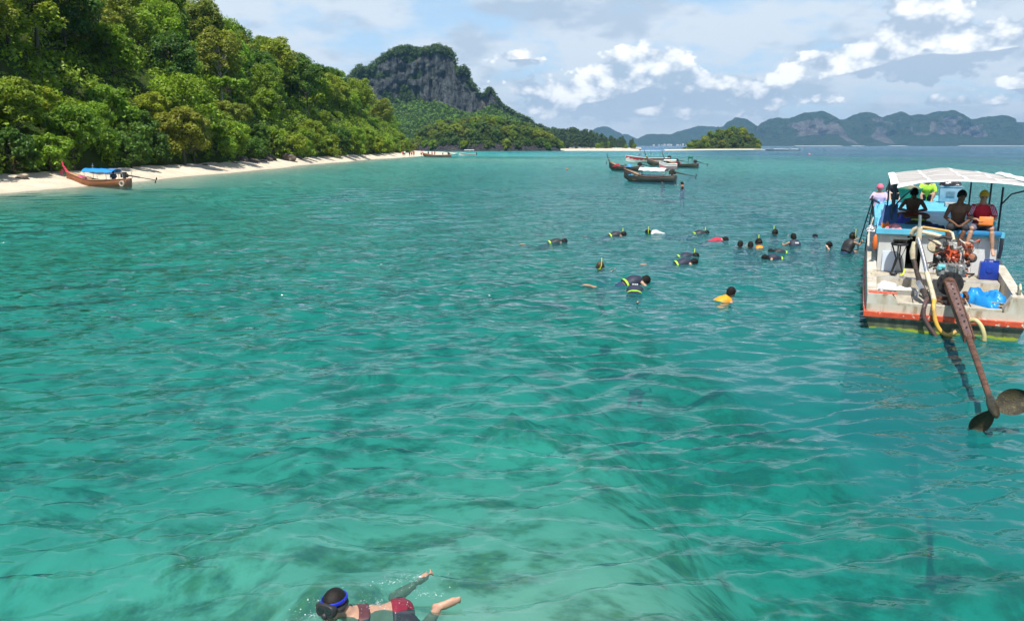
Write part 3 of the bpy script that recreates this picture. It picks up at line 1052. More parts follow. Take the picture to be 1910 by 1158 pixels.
def build_rock():
    Y = 900.0
    sky = [(560, 200), (600, 180), (645, 153), (655, 142), (668, 127), (690, 121), (704, 114), (716, 102), (735, 91), (760, 88), (785, 91), (806, 87), (830, 89), (841, 93),
           (847, 101), (850, 113), (853, 127), (866, 129), (874, 136), (878, 149), (881, 160), (889, 166), (894, 180), (903, 182), (910, 171), (916, 170), (924, 182), (934, 193),
           (948, 204), (966, 217), (988, 229), (1014, 241), (1044, 262), (1056, 271)]
    tal = [(560, 225), (640, 218), (690, 206), (730, 196), (770, 190), (800, 190), (830, 194), (850, 200), (872, 212), (885, 216), (895, 206), (905, 203), (920, 196), (930, 206), (948, 213), (990, 236), (1056, 272)]
    n = 300
    xs, H = prof_x(sky, Y, n)
    _, T = prof_x(tal, Y, n)
    T = np.interp(xs, _, T)
    T = np.minimum(np.maximum(T, 0.5), H - 1.0)
    H = H + 2.0 * fbm(xs * 0.12, 0 * xs, seed=71, octv=3)
    Cz = T + (H - T) * np.where(xs < at_y(700, 0, Y)[0], 0.80, 0.87)     # top of the bare cliff
    rows, veg = [], []
    nt, nc, nk, nb = 26, 60, 22, 14
    flute = lambda z: 15.0 * np.abs(vnoise(xs * 0.058, z * 0.006, 0, 72)) + 7.0 * np.abs(vnoise(xs * 0.15, z * 0.012, 0, 73)) + 3.0 * np.abs(vnoise(xs * 0.36, z * 0.03, 0, 70)) + 2.4 * fbm(xs * 0.30, z * 0.12, seed=74, octv=3)
    for k in range(nt):      # wooded slope below
        f = k / nt
        z = T * f
        y = Y - 18 - (T - z) * 1.35 + 4 * fbm(xs * 0.05, z * 0.05, seed=75, octv=3)
        rows.append((xs, y, z + 2.0 * fbm(xs * 0.09, y * 0.09, seed=76, octv=3) * f))
        veg.append(np.ones(n))
    for k in range(nc):      # cliff
        f = k / nc
        z = T + (Cz - T) * f
        led = vnoise(xs * 0.045, z * 0.075, 0, 77) + 0.5 * vnoise(xs * 0.12, z * 0.16, 0, 78)
        y = Y - 18 + flute(z) + f * 5 + 2.2 * sstep(0.15, 0.5, led)
        rows.append((xs, y, z))
        veg.append(np.clip(0.12 + 0.75 * led + 0.5 * sstep(0.90, 1.0, f) + 0.4 * sstep(0.08, 0.0, f) + 0.35 * sstep(at_y(895, 0, Y)[0], at_y(940, 0, Y)[0], xs), 0, 1))
    for k in range(nk):      # wooded cap
        f = k / (nk - 1)
        z = Cz + (H - Cz) * math.sin(f * math.pi / 2)
        y = Y - 13 + flute(z) * (1 - 0.6 * f) + (H - Cz) * (1 - math.cos(f * math.pi / 2)) * 1.3
        rows.append((xs, y, z))
        veg.append(np.clip(0.75 + 0.4 * vnoise(xs * 0.1, z * 0.1, 0, 79) + f, 0, 1))
    for k in range(1, nb):   # far side
        f = k / (nb - 1)
        y = rows[nt + nc + nk - 1][1] + f * 90
        rows.append((xs, y, H * (1 - f ** 2)))
        veg.append(np.ones(n))
    V = np.array([np.stack(np.broadcast_arrays(*q), 1) for q in rows])
    veg = np.array(veg)
    m = rock_veg_material('limestone_cliff', (0.035, 0.075, 0.020), (0.065, 0.12, 0.03), ((0.165, 0.185, 0.19), (0.04, 0.047, 0.052)), 0.045, (0.26, 0.22, 0.17))
    o = link('limestone_rock_hill', np_mesh('limestone_rock_hill', V.reshape(-1, 3), grid_faces(n, len(V)), True, dict(veg=veg.ravel())), m)
    tag(o, 'tall grey limestone rock with sheer cliffs behind the headland', None, None, 'structure')
    # woods on it: too far to tell one tree from the next
    r = np.random.default_rng(8)
    nv = veg.shape[0]
    w = veg[:nt + nc + nk + 2] > 0.62
    idx = np.argwhere(w)
    sel = idx[r.choice(len(idx), 6800, replace=True)]
    P = V[sel[:, 0], sel[:, 1]] + r.normal(0, 0.8, (len(sel), 3))
    onrock = (sel[:, 0] >= nt) & (sel[:, 0] < nt + nc)
    rad = np.where(onrock, r.uniform(0.7, 1.5, len(sel)), r.uniform(1.0, 2.3, len(sel)))
    P[:, 2] += rad * 0.4
    cap = sel[:, 0] >= nt
    stuff_foliage('rock_woods', P[cap], rad[cap], 16, 0.65, leaf_mat('foliage_rock_top', [(0.065, 0.12, 0.026), (0.08, 0.14, 0.028)], 0.2), 'dark scrub and trees on the cap and ledges of the limestone rock', r)
    stuff_foliage('slope_woods', P[~cap], rad[~cap], 17, 0.65, leaf_mat('foliage_rock_slope', [(0.12, 0.24, 0.035), (0.14, 0.26, 0.035)], 0.25), 'bright green woods on the slope below the limestone cliffs', r)


def mound(name, sky, Y, dep, label, m, seed, amp, n=160, nv=40, cut=None):
    """hill whose outline follows a measured skyline, with real depth"""
    xs, H = prof_x(sky, Y, n)
    H = np.maximum(H, 0.0)
    vs = np.linspace(-1, 1, nv)
    X = np.repeat(xs[None], nv, 0)
    d = dep * (0.35 + 0.65 * np.sqrt(np.clip(H / H.max(), 0, 1)))
    YY = Y + vs[:, None] * d[None]
    g = np.clip(1 - np.abs(vs) ** 2.2, 0, 1) ** 0.75
    Z = H[None] * g[:, None] + amp * fbm(X / (amp * 9), YY / (amp * 9), seed=seed, octv=4) * g[:, None] * sstep(0, amp * 2, H)[None] - 0.4
    o = link(name, np_mesh(name, np.stack([X, YY, Z], -1).reshape(-1, 3), grid_faces(n, nv), True, dict(veg=np.ones(X.size))), m)
    tag(o, label, None, None, 'structure')
    return X, YY, Z


def build_far():
    build_rock()
    random.seed(77)
    r = np.random.default_rng(12)
    # ---- headland in front of the rock
    Y = 575.0
    sky = [(742, 283), (765, 268), (785, 254), (805, 243), (830, 234), (860, 227), (890, 223), (925, 226), (960, 231), (985, 236), (1010, 244), (1032, 256), (1048, 274), (1052, 281)]
    sky = [(a, b + 9 * (b < 275)) for a, b in sky]          # trees add their own height
    m = rock_veg_material('headland_rock', (0.04, 0.07, 0.02), (0.07, 0.10, 0.03), ((0.10, 0.095, 0.10), (0.05, 0.048, 0.05)), 0.12, (0.2, 0.14, 0.1))
    X, YY, Z = mound('headland', sky, Y, 46, 'wooded headland with a dark rocky foot in front of the limestone rock', m, 81, 2.0)
    me = bpy.data.objects['headland'].data
    a = np.clip((Z.ravel() - 3.5) / 3.0, 0, 1)
    me.attributes['veg'].data.foreach_set('value', a.astype(np.float32))
    pts = []
    nrow = X.shape[0]
    n = 0
    tries = 0
    while n < 105 and tries < 9000:
        tries += 1
        i, j = r.integers(1, nrow // 2 + 3), r.integers(2, X.shape[1] - 2)
        x, y, z = X[i, j], YY[i, j], Z[i, j]
        if z < 1.2 + 1.8 * r.uniform() or any((x - a) ** 2 + (y - b) ** 2 < 30 for a, b in pts):
            continue
        if -30 < x < -9 and z < 7 and r.uniform() < .8:
            continue
        pts.append((x, y))
        n += 1
        low = z < 6
        lf = random.choices(['isl', 'olive', 'mid'], [6, 2, 3])[0]
        tone = dict(isl='muted green', olive='olive', mid='fresh green')[lf]
        where = 'just above the dark rocky foot of the headland' if low else 'in the wood covering the headland'
        place_tree('far%d' % random.randrange(3), lf, 'brown', (x, y, z - 1.2), random.uniform(.45, .66) if low else random.uniform(.6, .85), random.uniform(0, 6.28), 'headland_tree',
                   'small rounded %s tree %s' % (tone, where), '%s trees %s' % (tone, where))
    sel = r.integers(0, X.size, 2600)
    P = np.stack([X.ravel()[sel], YY.ravel()[sel], Z.ravel()[sel] + .6], 1)
    P = P[P[:, 2] > 3.0 + 1.5 * r.uniform(size=len(P))]
    stuff_foliage('headland_scrub', P, r.uniform(1.0, 2.2, len(P)), 24, 0.5, LEAF['isl'], 'low scrub between the headland trees', r)
    # ---- sand spit beyond the headland, with its pines
    m2 = SAND
    def spit(name, pts, wid, top, label):
        P = np.array([at_z(*q)[:2] for q in pts])
        k = 60
        t = np.linspace(0, 1, k)
        cx, cy = np.interp(t, np.linspace(0, 1, len(P)), P[:, 0]), np.interp(t, np.linspace(0, 1, len(P)), P[:, 1])
        v = np.linspace(-1, 1, 9)
        w = wid * (0.35 + 0.65 * np.sin(np.pi * np.clip(t, .06, .94)))
        Xs = np.repeat(cx[:, None], 9, 1) + 0 * v
        Ys = cy[:, None] + v[None] * w[:, None]
        Zs = top * (1 - v[None] ** 2) * np.minimum(1, np.sin(np.pi * np.clip(t, .01, .99)) * 4)[:, None] - 0.06
        o = link(name, np_mesh(name, np.stack([Xs, Ys, Zs + 0 * Xs], -1).reshape(-1, 3), grid_faces(9, k), True), m2)
        tag(o, label, None, None, 'structure')
    spit('sandbar', [(1030, 281.6), (1090, 281.2), (1150, 281.4), (1210, 281.4), (1270, 280.7), (1330, 280), (1400, 279.6), (1440, 280.2)], 13, .9, 'low white sandbar joining the headland to the small islet')
    spit('pine_beach', [(1030, 279.8), (1080, 279.3), (1130, 279.2), (1186, 279.0)], 30, .8, 'white beach in front of the pine trees')
    for i in range(96):
        px = r.uniform(1022, 1182)
        D = r.uniform(815, 960)
        p = at_y(px, 276, D)
        hpx = np.interp(px, [1026, 1045, 1070, 1105, 1130, 1150, 1170, 1182], [34, 33, 34, 29, 23, 20, 20, 16]) * r.uniform(.72, 1.1)
        h = hpx / 1499.0 * D * .98
        front_low = i % 5 == 0 and px > 1100
        lab = 'low pale green shrub in front of the grey-green pines on the far spit' if front_low else 'feathery grey-green pine in the row behind the far white beach'
        place_tree('far%d' % (i % 3) if front_low else 'cas%d' % (i % 3), 'mid' if front_low else 'cas', 'brown', (p[0], D - (20 if front_low else 0), 0.3), (h * .45 / 9.5) if front_low else h / 17.0, r.uniform(0, 6.28),
                   'spit_shrub' if front_low else 'pine_tree', lab, 'shrubs on the far spit' if front_low else 'pines on the far spit', 'shrub' if front_low else 'tree')
    tag(link('spit_ground', np_mesh('spit_ground', [tuple(at_z(*q)[:2]) + (.35,) for q in ((1015, 279), (1196, 278.6), (1196, 276.4), (1015, 276.4))], np.array([[0, 1, 2, 3]])), SAND), 'flat sandy ground under the pines', None, None, 'structure')
    # ---- small wooded islet
    Y = 720.0
    sky = [(1280, 276), (1290, 266), (1305, 257), (1325, 249), (1345, 243), (1362, 240), (1380, 239), (1392, 243), (1401, 256), (1407, 270), (1410, 278)]
    sky = [(a, min(278.4, b + 11)) for a, b in sky]
    X, YY, Z = mound('islet', sky, Y, 24, 'small islet rising from the sandbar', m, 82, 1.0, n=70, nv=24)
    pts, n, tries = [], 0, 0
    while n < 46 and tries < 6000:
        tries += 1
        i, j = r.integers(1, 15), r.integers(1, X.shape[1] - 1)
        x, y, z = X[i, j], YY[i, j], Z[i, j]
        if any((x - a) ** 2 + (y - b) ** 2 < 16 for a, b in pts):
            continue
        pts.append((x, y))
        n += 1
        lf = random.choices(['isl', 'olive', 'mid'], [5, 2, 4])[0]
        tone = dict(isl='muted green', olive='olive', mid='fresh green')[lf]
        place_tree('far%d' % random.randrange(3), lf, 'brown', (x, y, max(z, .3) - .8), random.uniform(.5, .76), random.uniform(0, 6.28), 'islet_tree',
                   'rounded %s tree on the small islet' % tone, '%s trees covering the small islet' % tone)
    sel = r.integers(0, X.size, 500)
    P = np.stack([X.ravel()[sel], YY.ravel()[sel], np.maximum(Z.ravel()[sel], .4) + .5], 1)
    stuff_foliage('islet_scrub', P, r.uniform(1.0, 1.9, len(P)), 22, 0.5, LEAF['isl'], 'low scrub between the trees of the small islet', r)
    # ---- far ranges
    mm = rock_veg_material('range_rock', (0.04, 0.085, 0.025), (0.09, 0.14, 0.04), ((0.36, 0.32, 0.27), (0.15, 0.145, 0.135)), 0.0042, (0.44, 0.31, 0.23))
    main = [(1330, 250), (1352, 238), (1365, 226), (1385, 219), (1400, 221), (1413, 229), (1425, 236), (1436, 225), (1450, 218), (1466, 217), (1480, 222), (1497, 217), (1512, 211), (1530, 206), (1545, 204), (1558, 210), (1572, 221),
            (1590, 220), (1604, 218), (1618, 212), (1632, 210), (1650, 212), (1664, 216), (1680, 213), (1702, 209), (1718, 213), (1745, 212), (1760, 207), (1780, 205), (1802, 209), (1812, 219), (1820, 224), (1842, 219), (1868, 215),
            (1884, 217), (1896, 225), (1912, 227), (1960, 232), (2020, 226), (2100, 230), (2200, 236), (2350, 245), (2500, 262)]
    Y = 5200.0
    xs, H = prof_x(main, Y, 520)
    H = H + 7 * fbm(xs * 0.014, 0 * xs, seed=90, octv=4) - 9 * np.abs(vnoise(xs * 0.022, 0 * xs, 0, 98)) + 4
    nv = 70
    vs = np.linspace(0, 1, nv)
    rows, veg = [], []
    for v in vs:
        if v < 0.22:
            z = H * 0.30 * (v / 0.22) ** 1.2
            y = Y - 420 + 260 * v / 0.22
        elif v < 0.62:
            f = (v - .22) / .40
            z = H * (0.30 + 0.55 * f)
            y = Y - 160 + 70 * f
        elif v < 0.8:
            f = (v - .62) / .18
            z = H * (0.85 + 0.15 * math.sin(f * math.pi / 2))
            y = Y - 90 + 150 * f
        else:
            f = (v - .8) / .2
            z = H * (1 - f)
            y = Y + 60 + 500 * f
        fl = 130 * np.abs(vnoise(xs * 0.0032, z * 0.002, 0, 91)) + 60 * np.abs(vnoise(xs * 0.011, z * 0.005, 0, 92)) + 14 * fbm(xs * 0.03, z * 0.03, seed=93, octv=3)
        rows.append(np.stack(np.broadcast_arrays(xs, y + fl * (v > 0.02), z), 1))
        base = 1.0 if v < .24 or v > .60 else 0.0
        pat = 0.70 + 0.9 * vnoise(xs * 0.0055, z * 0.011 + 3, 0, 94) + 0.35 * vnoise(xs * 0.02, z * 0.03, 0, 95)
        scar = np.exp(-((xs - at_y(1652, 0, Y)[0]) / 58) ** 2 - ((z - 62) / 55) ** 2) + 0.8 * np.exp(-((xs - at_y(1582, 0, Y)[0]) / 34) ** 2 - ((z - 45) / 40) ** 2) + 0.7 * np.exp(-((xs - at_y(1515, 0, Y)[0]) / 70) ** 2 - ((z - 120) / 28) ** 2)
        veg.append(np.clip(np.maximum(pat, base) - 1.3 * scar, 0, 1))
    tag(link('far_mountain_range', np_mesh('far_mountain_range', np.array(rows).reshape(-1, 3), grid_faces(len(xs), nv), True, dict(veg=np.array(veg).ravel())), mm),
        'long hazy blue range of limestone mountains across the bay', None, None, 'structure')
    def low(name, pts, Y, label, seed):
        mound(name, pts, Y, 500, label, mm, seed, 8.0, n=120, nv=24)
    low('far_hills', [(1160, 272), (1185, 262), (1200, 254), (1216, 249), (1232, 251), (1250, 252), (1266, 246), (1285, 241), (1303, 236), (1318, 238), (1336, 237), (1360, 236), (1400, 240), (1440, 262)], 6600.0, 'low hazy hills beyond the gap in the sandbar', 96)
    low('far_peak', [(1020, 262), (1060, 258), (1085, 256), (1098, 249), (1110, 241), (1122, 237), (1132, 237), (1144, 243), (1160, 251), (1170, 250), (1182, 258), (1200, 266), (1215, 273)], 7200.0, 'single rounded blue hill far beyond the pines', 97)
    # pale town on the far shore and thin beaches at the foot of the range
    white = mat('far_building_white', (0.75, 0.73, 0.7), (0.55, 0.53, 0.5), 0.05, 0.8)
    for i in range(14):
        px = 1222 + i * 5.4 + random.uniform(-1.5, 1.5)
        p = at_y(px, 273, 6000.0)
        w, h, d = random.uniform(7, 15), random.uniform(6, 12), 12
        b = MB()
        b.box((0, 0, h / 2), (w, d, h))
        b.prism_roof((0, 0, h), (w * 1.1, d * 1.1), h * .35)
        tag(b.build('shore_house', white, None, loc=(p[0], 5990 + random.uniform(-60, 60), 0.4)), 'tiny pale house in the strip of town on the far shore', 'house', 'houses on the far shore')
    for k, (a, b_) in enumerate(((1480, 1570), (1585, 1612), (1655, 1690), (1785, 1960))):
        x0, x1 = at_y(a, 273, 4740)[0], at_y(b_, 273, 4740)[0]
        V = [(x0, 4700, 0.02), (x1, 4700, .02), (x1 - 10, 4760, 2.6), (x0 + 10, 4760, 2.6)]
        tag(link('far_beach', np_mesh('far_beach', V, np.array([[0, 1, 2, 3]])), white if k == 9 else SAND), 'thin pale beach at the foot of the far range', None, None, 'structure')


def build_haze():
    b = MB()
    b.box((0, 0, 119.0), (16800, 16800, 290.0))
    m, g = new_mat('haze_air')
    v = g.n('ShaderNodeVolumePrincipled', {'Color': (0.25, 0.48, 0.76), 'Density': 0.00011, 'Anisotropy': 0.0})
    g.n('ShaderNodeOutputMaterial', {'Volume': v.outputs[0]})
    o = b.build('haze', m)
    tag(o, 'thin blue haze over the bay', None, None, 'stuff')


build_far()
build_haze()

# ------------------------------------------------------------------ people: one continuous skin each, clothes as children
SKIN = {}
BODIES = []


def v3(*a):
    return Vector(a)


def setup_people():
    def skin(n, c):
        SKIN[n] = mat('skin_' + n, c, tuple(v * .82 for v in c), 9, 0.5, bump=0.05, spec=0.4)
    skin('dark', (0.16, 0.075, 0.042))
    skin('brown', (0.27, 0.135, 0.08))
    skin('tan', (0.47, 0.27, 0.18))
    skin('fair', (0.62, 0.40, 0.30))


def frame_of(fwd, up):
    f = Vector(fwd).normalized()
    s = f.cross(Vector(up)).normalized()
    u = s.cross(f).normalized()
    return s, f, u


def ring(c, ax, ay, w, d, n=14, p=2.4):
    out = []
    for k in range(n):
        a = 2 * math.pi * k / n
        ca, sa = math.cos(a), math.sin(a)
        x = math.copysign(abs(ca) ** (2 / p), ca) * w
        y = math.copysign(abs(sa) ** (2 / p), sa) * d
        out.append(c + ax * x + ay * y)
    return out


def torso_rings(J, add=0.0, lo=0.0, hi=1.0, k=1.0):
    """rings from crotch (0) to neck base (1)"""
    spine = [(J['pel'] - (J['chest'] - J['pel']).normalized() * .10), J['pel'], J['pel'].lerp(J['chest'], .45), J['chest'], J['chest'].lerp(J['neck'], .62), J['neck']]
    size = [(.125, .095), (.165, .115), (.138, .098), (.168, .112), (.148, .082), (.056, .055)]
    if J.get('fat'):
        size[2] = (.16, .125)
    lat_h = (J['hipR'] - J['hipL']).normalized()
    lat_s = (J['shR'] - J['shL']).normalized()
    out = []
    n = 16
    for i in range(n):
        f = lo + (hi - lo) * i / (n - 1)
        q = f * 5
        a = min(4, int(q))
        t = q - a
        t = t * t * (3 - 2 * t)
        c = spine[a].lerp(spine[a + 1], q - a)
        w = size[a][0] * (1 - t) + size[a + 1][0] * t
        d = size[a][1] * (1 - t) + size[a + 1][1] * t
        ax = lat_h.lerp(lat_s, f).normalized()
        T = (spine[a + 1] - spine[a]).normalized()
        ay = ax.cross(T).normalized()
        out.append(ring(c, ax, ay, w * k + add, d * k + add))
    return out


def add_hand(b, wr, d, nrm, k=1.0, curl=0.5):
    d = Vector(d).normalized()
    nrm = Vector(nrm)
    s = d.cross(nrm).normalized()
    nrm = s.cross(d).normalized()
    palm = wr + d * .05 * k
    b.rings([ring(wr, s, nrm, .026 * k, .02 * k, 10), ring(palm, s, nrm, .04 * k, .016 * k, 10), ring(wr + d * .092 * k, s, nrm, .041 * k, .013 * k, 10)])
    for i, (o, L) in enumerate(((-.031, .062), (-.011, .075), (.010, .07), (.030, .056))):
        p0 = wr + d * .08 * k + s * o * k
        p1 = p0 + (d * math.cos(curl * .5) - nrm * math.sin(curl * .5)) * L * .55 * k
        p2 = p1 + (d * math.cos(curl * 1.3) - nrm * math.sin(curl * 1.3)) * L * .5 * k
        b.tube([p0, p1, p2], [.0098 * k, .009 * k, .0075 * k], 6)
    p0 = wr + d * .03 * k - s * .03 * k
    p1 = p0 + (d * .75 - s * .6 - nrm * .2).normalized() * .04 * k
    b.tube([p0, p1, p1 + (d * .95 - s * .1 - nrm * .2).normalized() * .032 * k], [.013 * k, .011 * k, .009 * k], 6)


def limb_tube(b, pts, rad, seg=10):
    P, Q = [], []
    pts = [Vector(p) for p in pts]
    for i in range(len(pts) - 1):
        for k in range(5):
            t = k / 5
            P.append(pts[i].lerp(pts[i + 1], t))
            bul = 1 + 0.10 * math.sin(t * math.pi)
            Q.append((rad[i] * (1 - t) + rad[i + 1] * t) * bul)
    P.append(pts[-1])
    Q.append(rad[-1])
    b.tube(P, Q, seg)
    for p, q in zip(pts, rad):
        b.ell(p, q * .99, seg=8, rows=6)


def body(name, J, parent, skin='tan', voxel=0.02, hands=True, feet=True, k=1.0, head=True):
    """J: joint dictionary; returns the skin object (voxel-welded into one surface)"""
    b = MB()
    b.rings(torso_rings(J, 0, 0, 1, k))
    limb_tube(b, [J['neck'] - (J['neck'] - J['chest']).normalized() * .05, J['head'] + (J['neck'] - J['head']) * .35], [.064 * k, .060 * k])
    for s in 'LR':
        limb_tube(b, [J['sh' + s], J['el' + s], J['wr' + s]], [.049 * k, .040 * k, .027 * k])
        b.ell(J['sh' + s], .056 * k, seg=8, rows=6)
        limb_tube(b, [J['neck'].lerp(J['chest'], .12), J['sh' + s]], [.046 * k, .046 * k])
        limb_tube(b, [J['hip' + s], J['kn' + s], J['an' + s]], [.088 * k, .056 * k, .037 * k])
        calf = J['kn' + s].lerp(J['an' + s], .3)
        b.ell(calf, .052 * k, seg=8, rows=6)
        if hands:
            d = J.get('hd' + s) or (J['wr' + s] - J['el' + s])
            add_hand(b, J['wr' + s], d, J.get('hn' + s) or (0, 0, -1), k, J.get('curl', .5))
        if feet:
            t = J['toe' + s] - J['an' + s]
            tn = t.normalized()
            up = (J['kn' + s] - J['an' + s]).normalized()
            hl = J['an' + s] - up * .045 * k - tn * .035 * k
            b.ell(hl, .036 * k, seg=8, rows=6)
            e = J['an' + s] - up * .055 * k + tn * .17 * k
            b.tube([hl, J['an' + s] + tn * .05 * k - up * .035 * k, e - tn * .05 * k, e], [.036 * k, .043 * k, .042 * k, .026 * k], 8, flat=.72, up=tuple(up))
            for q in range(5):
                sd = tn.cross(up).normalized()
                b.ell(e + sd * (q - 2) * .016 * k + tn * (.012 - .004 * abs(q - 1.5)) * k, (.0105 * k), seg=6, rows=4)
    if head:
        s, f, u = frame_of(J['face'], J['hup'])
        M = Matrix((s, f, u)).transposed().to_4x4()
        H = J['head']
        hk = 1.1
        H = H - u * .012
        def at(x, y, z):
            return H + (s * x + f * y + u * z) * k * hk
        b.ell(at(0, -.008, .025), (.074 * k * hk, .094 * k * hk, .092 * k * hk), M, 14, 10)
        b.ell(at(0, .022, -.045), (.056 * k * hk, .066 * k * hk, .072 * k * hk), M, 12, 8)
        b.ell(at(0, .075, -.088), (.024 * k * hk, .018 * k * hk, .018 * k * hk), M, 8, 6)
        b.tube([at(0, .088, .02), at(0, .108, -.018), at(0, .09, -.028)], [.010 * k * hk, .017 * k * hk, .012 * k * hk], 8)
        b.ell(at(0, .088, -.058), (.026 * k * hk, .012 * k * hk, .010 * k * hk), M, 8, 6)
        b.ell(at(0, .080, .030), (.055 * k * hk, .016 * k * hk, .012 * k * hk), M, 8, 6)
        for q in (-1, 1):
            b.ell(at(q * .076, -.01, -.01), (.010 * k * hk, .020 * k * hk, .031 * k * hk), M, 8, 6)
    o = b.build('skin' if parent else name, SKIN[skin], parent, smooth=True, autosm=180)
    rm = o.modifiers.new('weld', 'REMESH')
    rm.mode = 'VOXEL'
    rm.voxel_size = voxel
    rm.use_smooth_shade = True
    sm = o.modifiers.new('soft', 'SMOOTH')
    sm.factor = .5
    sm.iterations = 2
    BODIES.append(o)
    return o


def cloth(name, parent, material, builder, voxel=0.02):
    b = MB()
    builder(b)
    o = b.build(name, material, parent, smooth=True, autosm=180)
    rm = o.modifiers.new('weld', 'REMESH')
    rm.mode = 'VOXEL'
    rm.voxel_size = voxel
    rm.use_smooth_shade = True
    sm = o.modifiers.new('soft', 'SMOOTH')
    sm.factor = .5
    sm.iterations = 2
    BODIES.append(o)
    return o


def head_cap(b, J, k=1.0, low=-.02, add=.010, front=.035):
    """hair: a shell over the skull, from the brow to the nape"""
    s, f, u = frame_of(J['face'], J['hup'])
    k = k * 1.1
    H = J['head'] - u * .012
    rs = []
    n = 18
    for i in range(10):
        t = i / 9
        el = t * math.pi / 2
        r_ = []
        for q in range(n):
            a = 2 * math.pi * q / n
            y = math.sin(a)
            zlow = low + (front - low) * max(0, y) ** 1.5 - .045 * max(0, -y)
            z = zlow + (.117 + add - zlow) * math.sin(el)
            cr = math.sqrt(max(0.0, 1 - (max(0.0, z - .02) / (.098 + add)) ** 2)) if i < 9 else .04
            cr = min(cr, 1.0) * (.955 if i == 0 else 1.0)
            r_.append(H + (s * math.cos(a) * (.075 + add) * cr + f * (y * (.095 + add) * cr - .008) + u * z) * k)
        rs.append(r_)
    b.rings(rs)


def eyes(J, parent, k=1.0):
    s, f, u = frame_of(J['face'], J['hup'])
    m = mat('eye_dark', (0.03, 0.02, 0.015), rough=.2)
    for q in (-1, 1):
        b = MB()
        b.ell(J['head'] - u * .012 + (s * q * .031 + f * .080 + u * .008) * k * 1.1, (.014 * k), seg=8, rows=6)
        b.build('eye', m, parent, smooth=True)


def bake_people():
    dg = bpy.context.evaluated_depsgraph_get()
    news = []
    for o in BODIES:
        me = bpy.data.meshes.new_from_object(o.evaluated_get(dg))
        news.append(me)
    for o, me in zip(BODIES, news):
        o.modifiers.clear()
        old = o.data
        me.name = old.name
        o.data = me
        if not me.materials:
            for q in old.materials:
                me.materials.append(q)
    BODIES.clear()


setup_people()

# ------------------------------------------------------------------ the tour boat moored on the right
BOAT_LOC, BOAT_YAW = (8.33, 15.2, 0.0), R(-24)


def boat_to_world(p):
    c, s_ = math.cos(BOAT_YAW), math.sin(BOAT_YAW)
    return (BOAT_LOC[0] + p[0] * c - p[1] * s_, BOAT_LOC[1] + p[0] * s_ + p[1] * c, p[2])


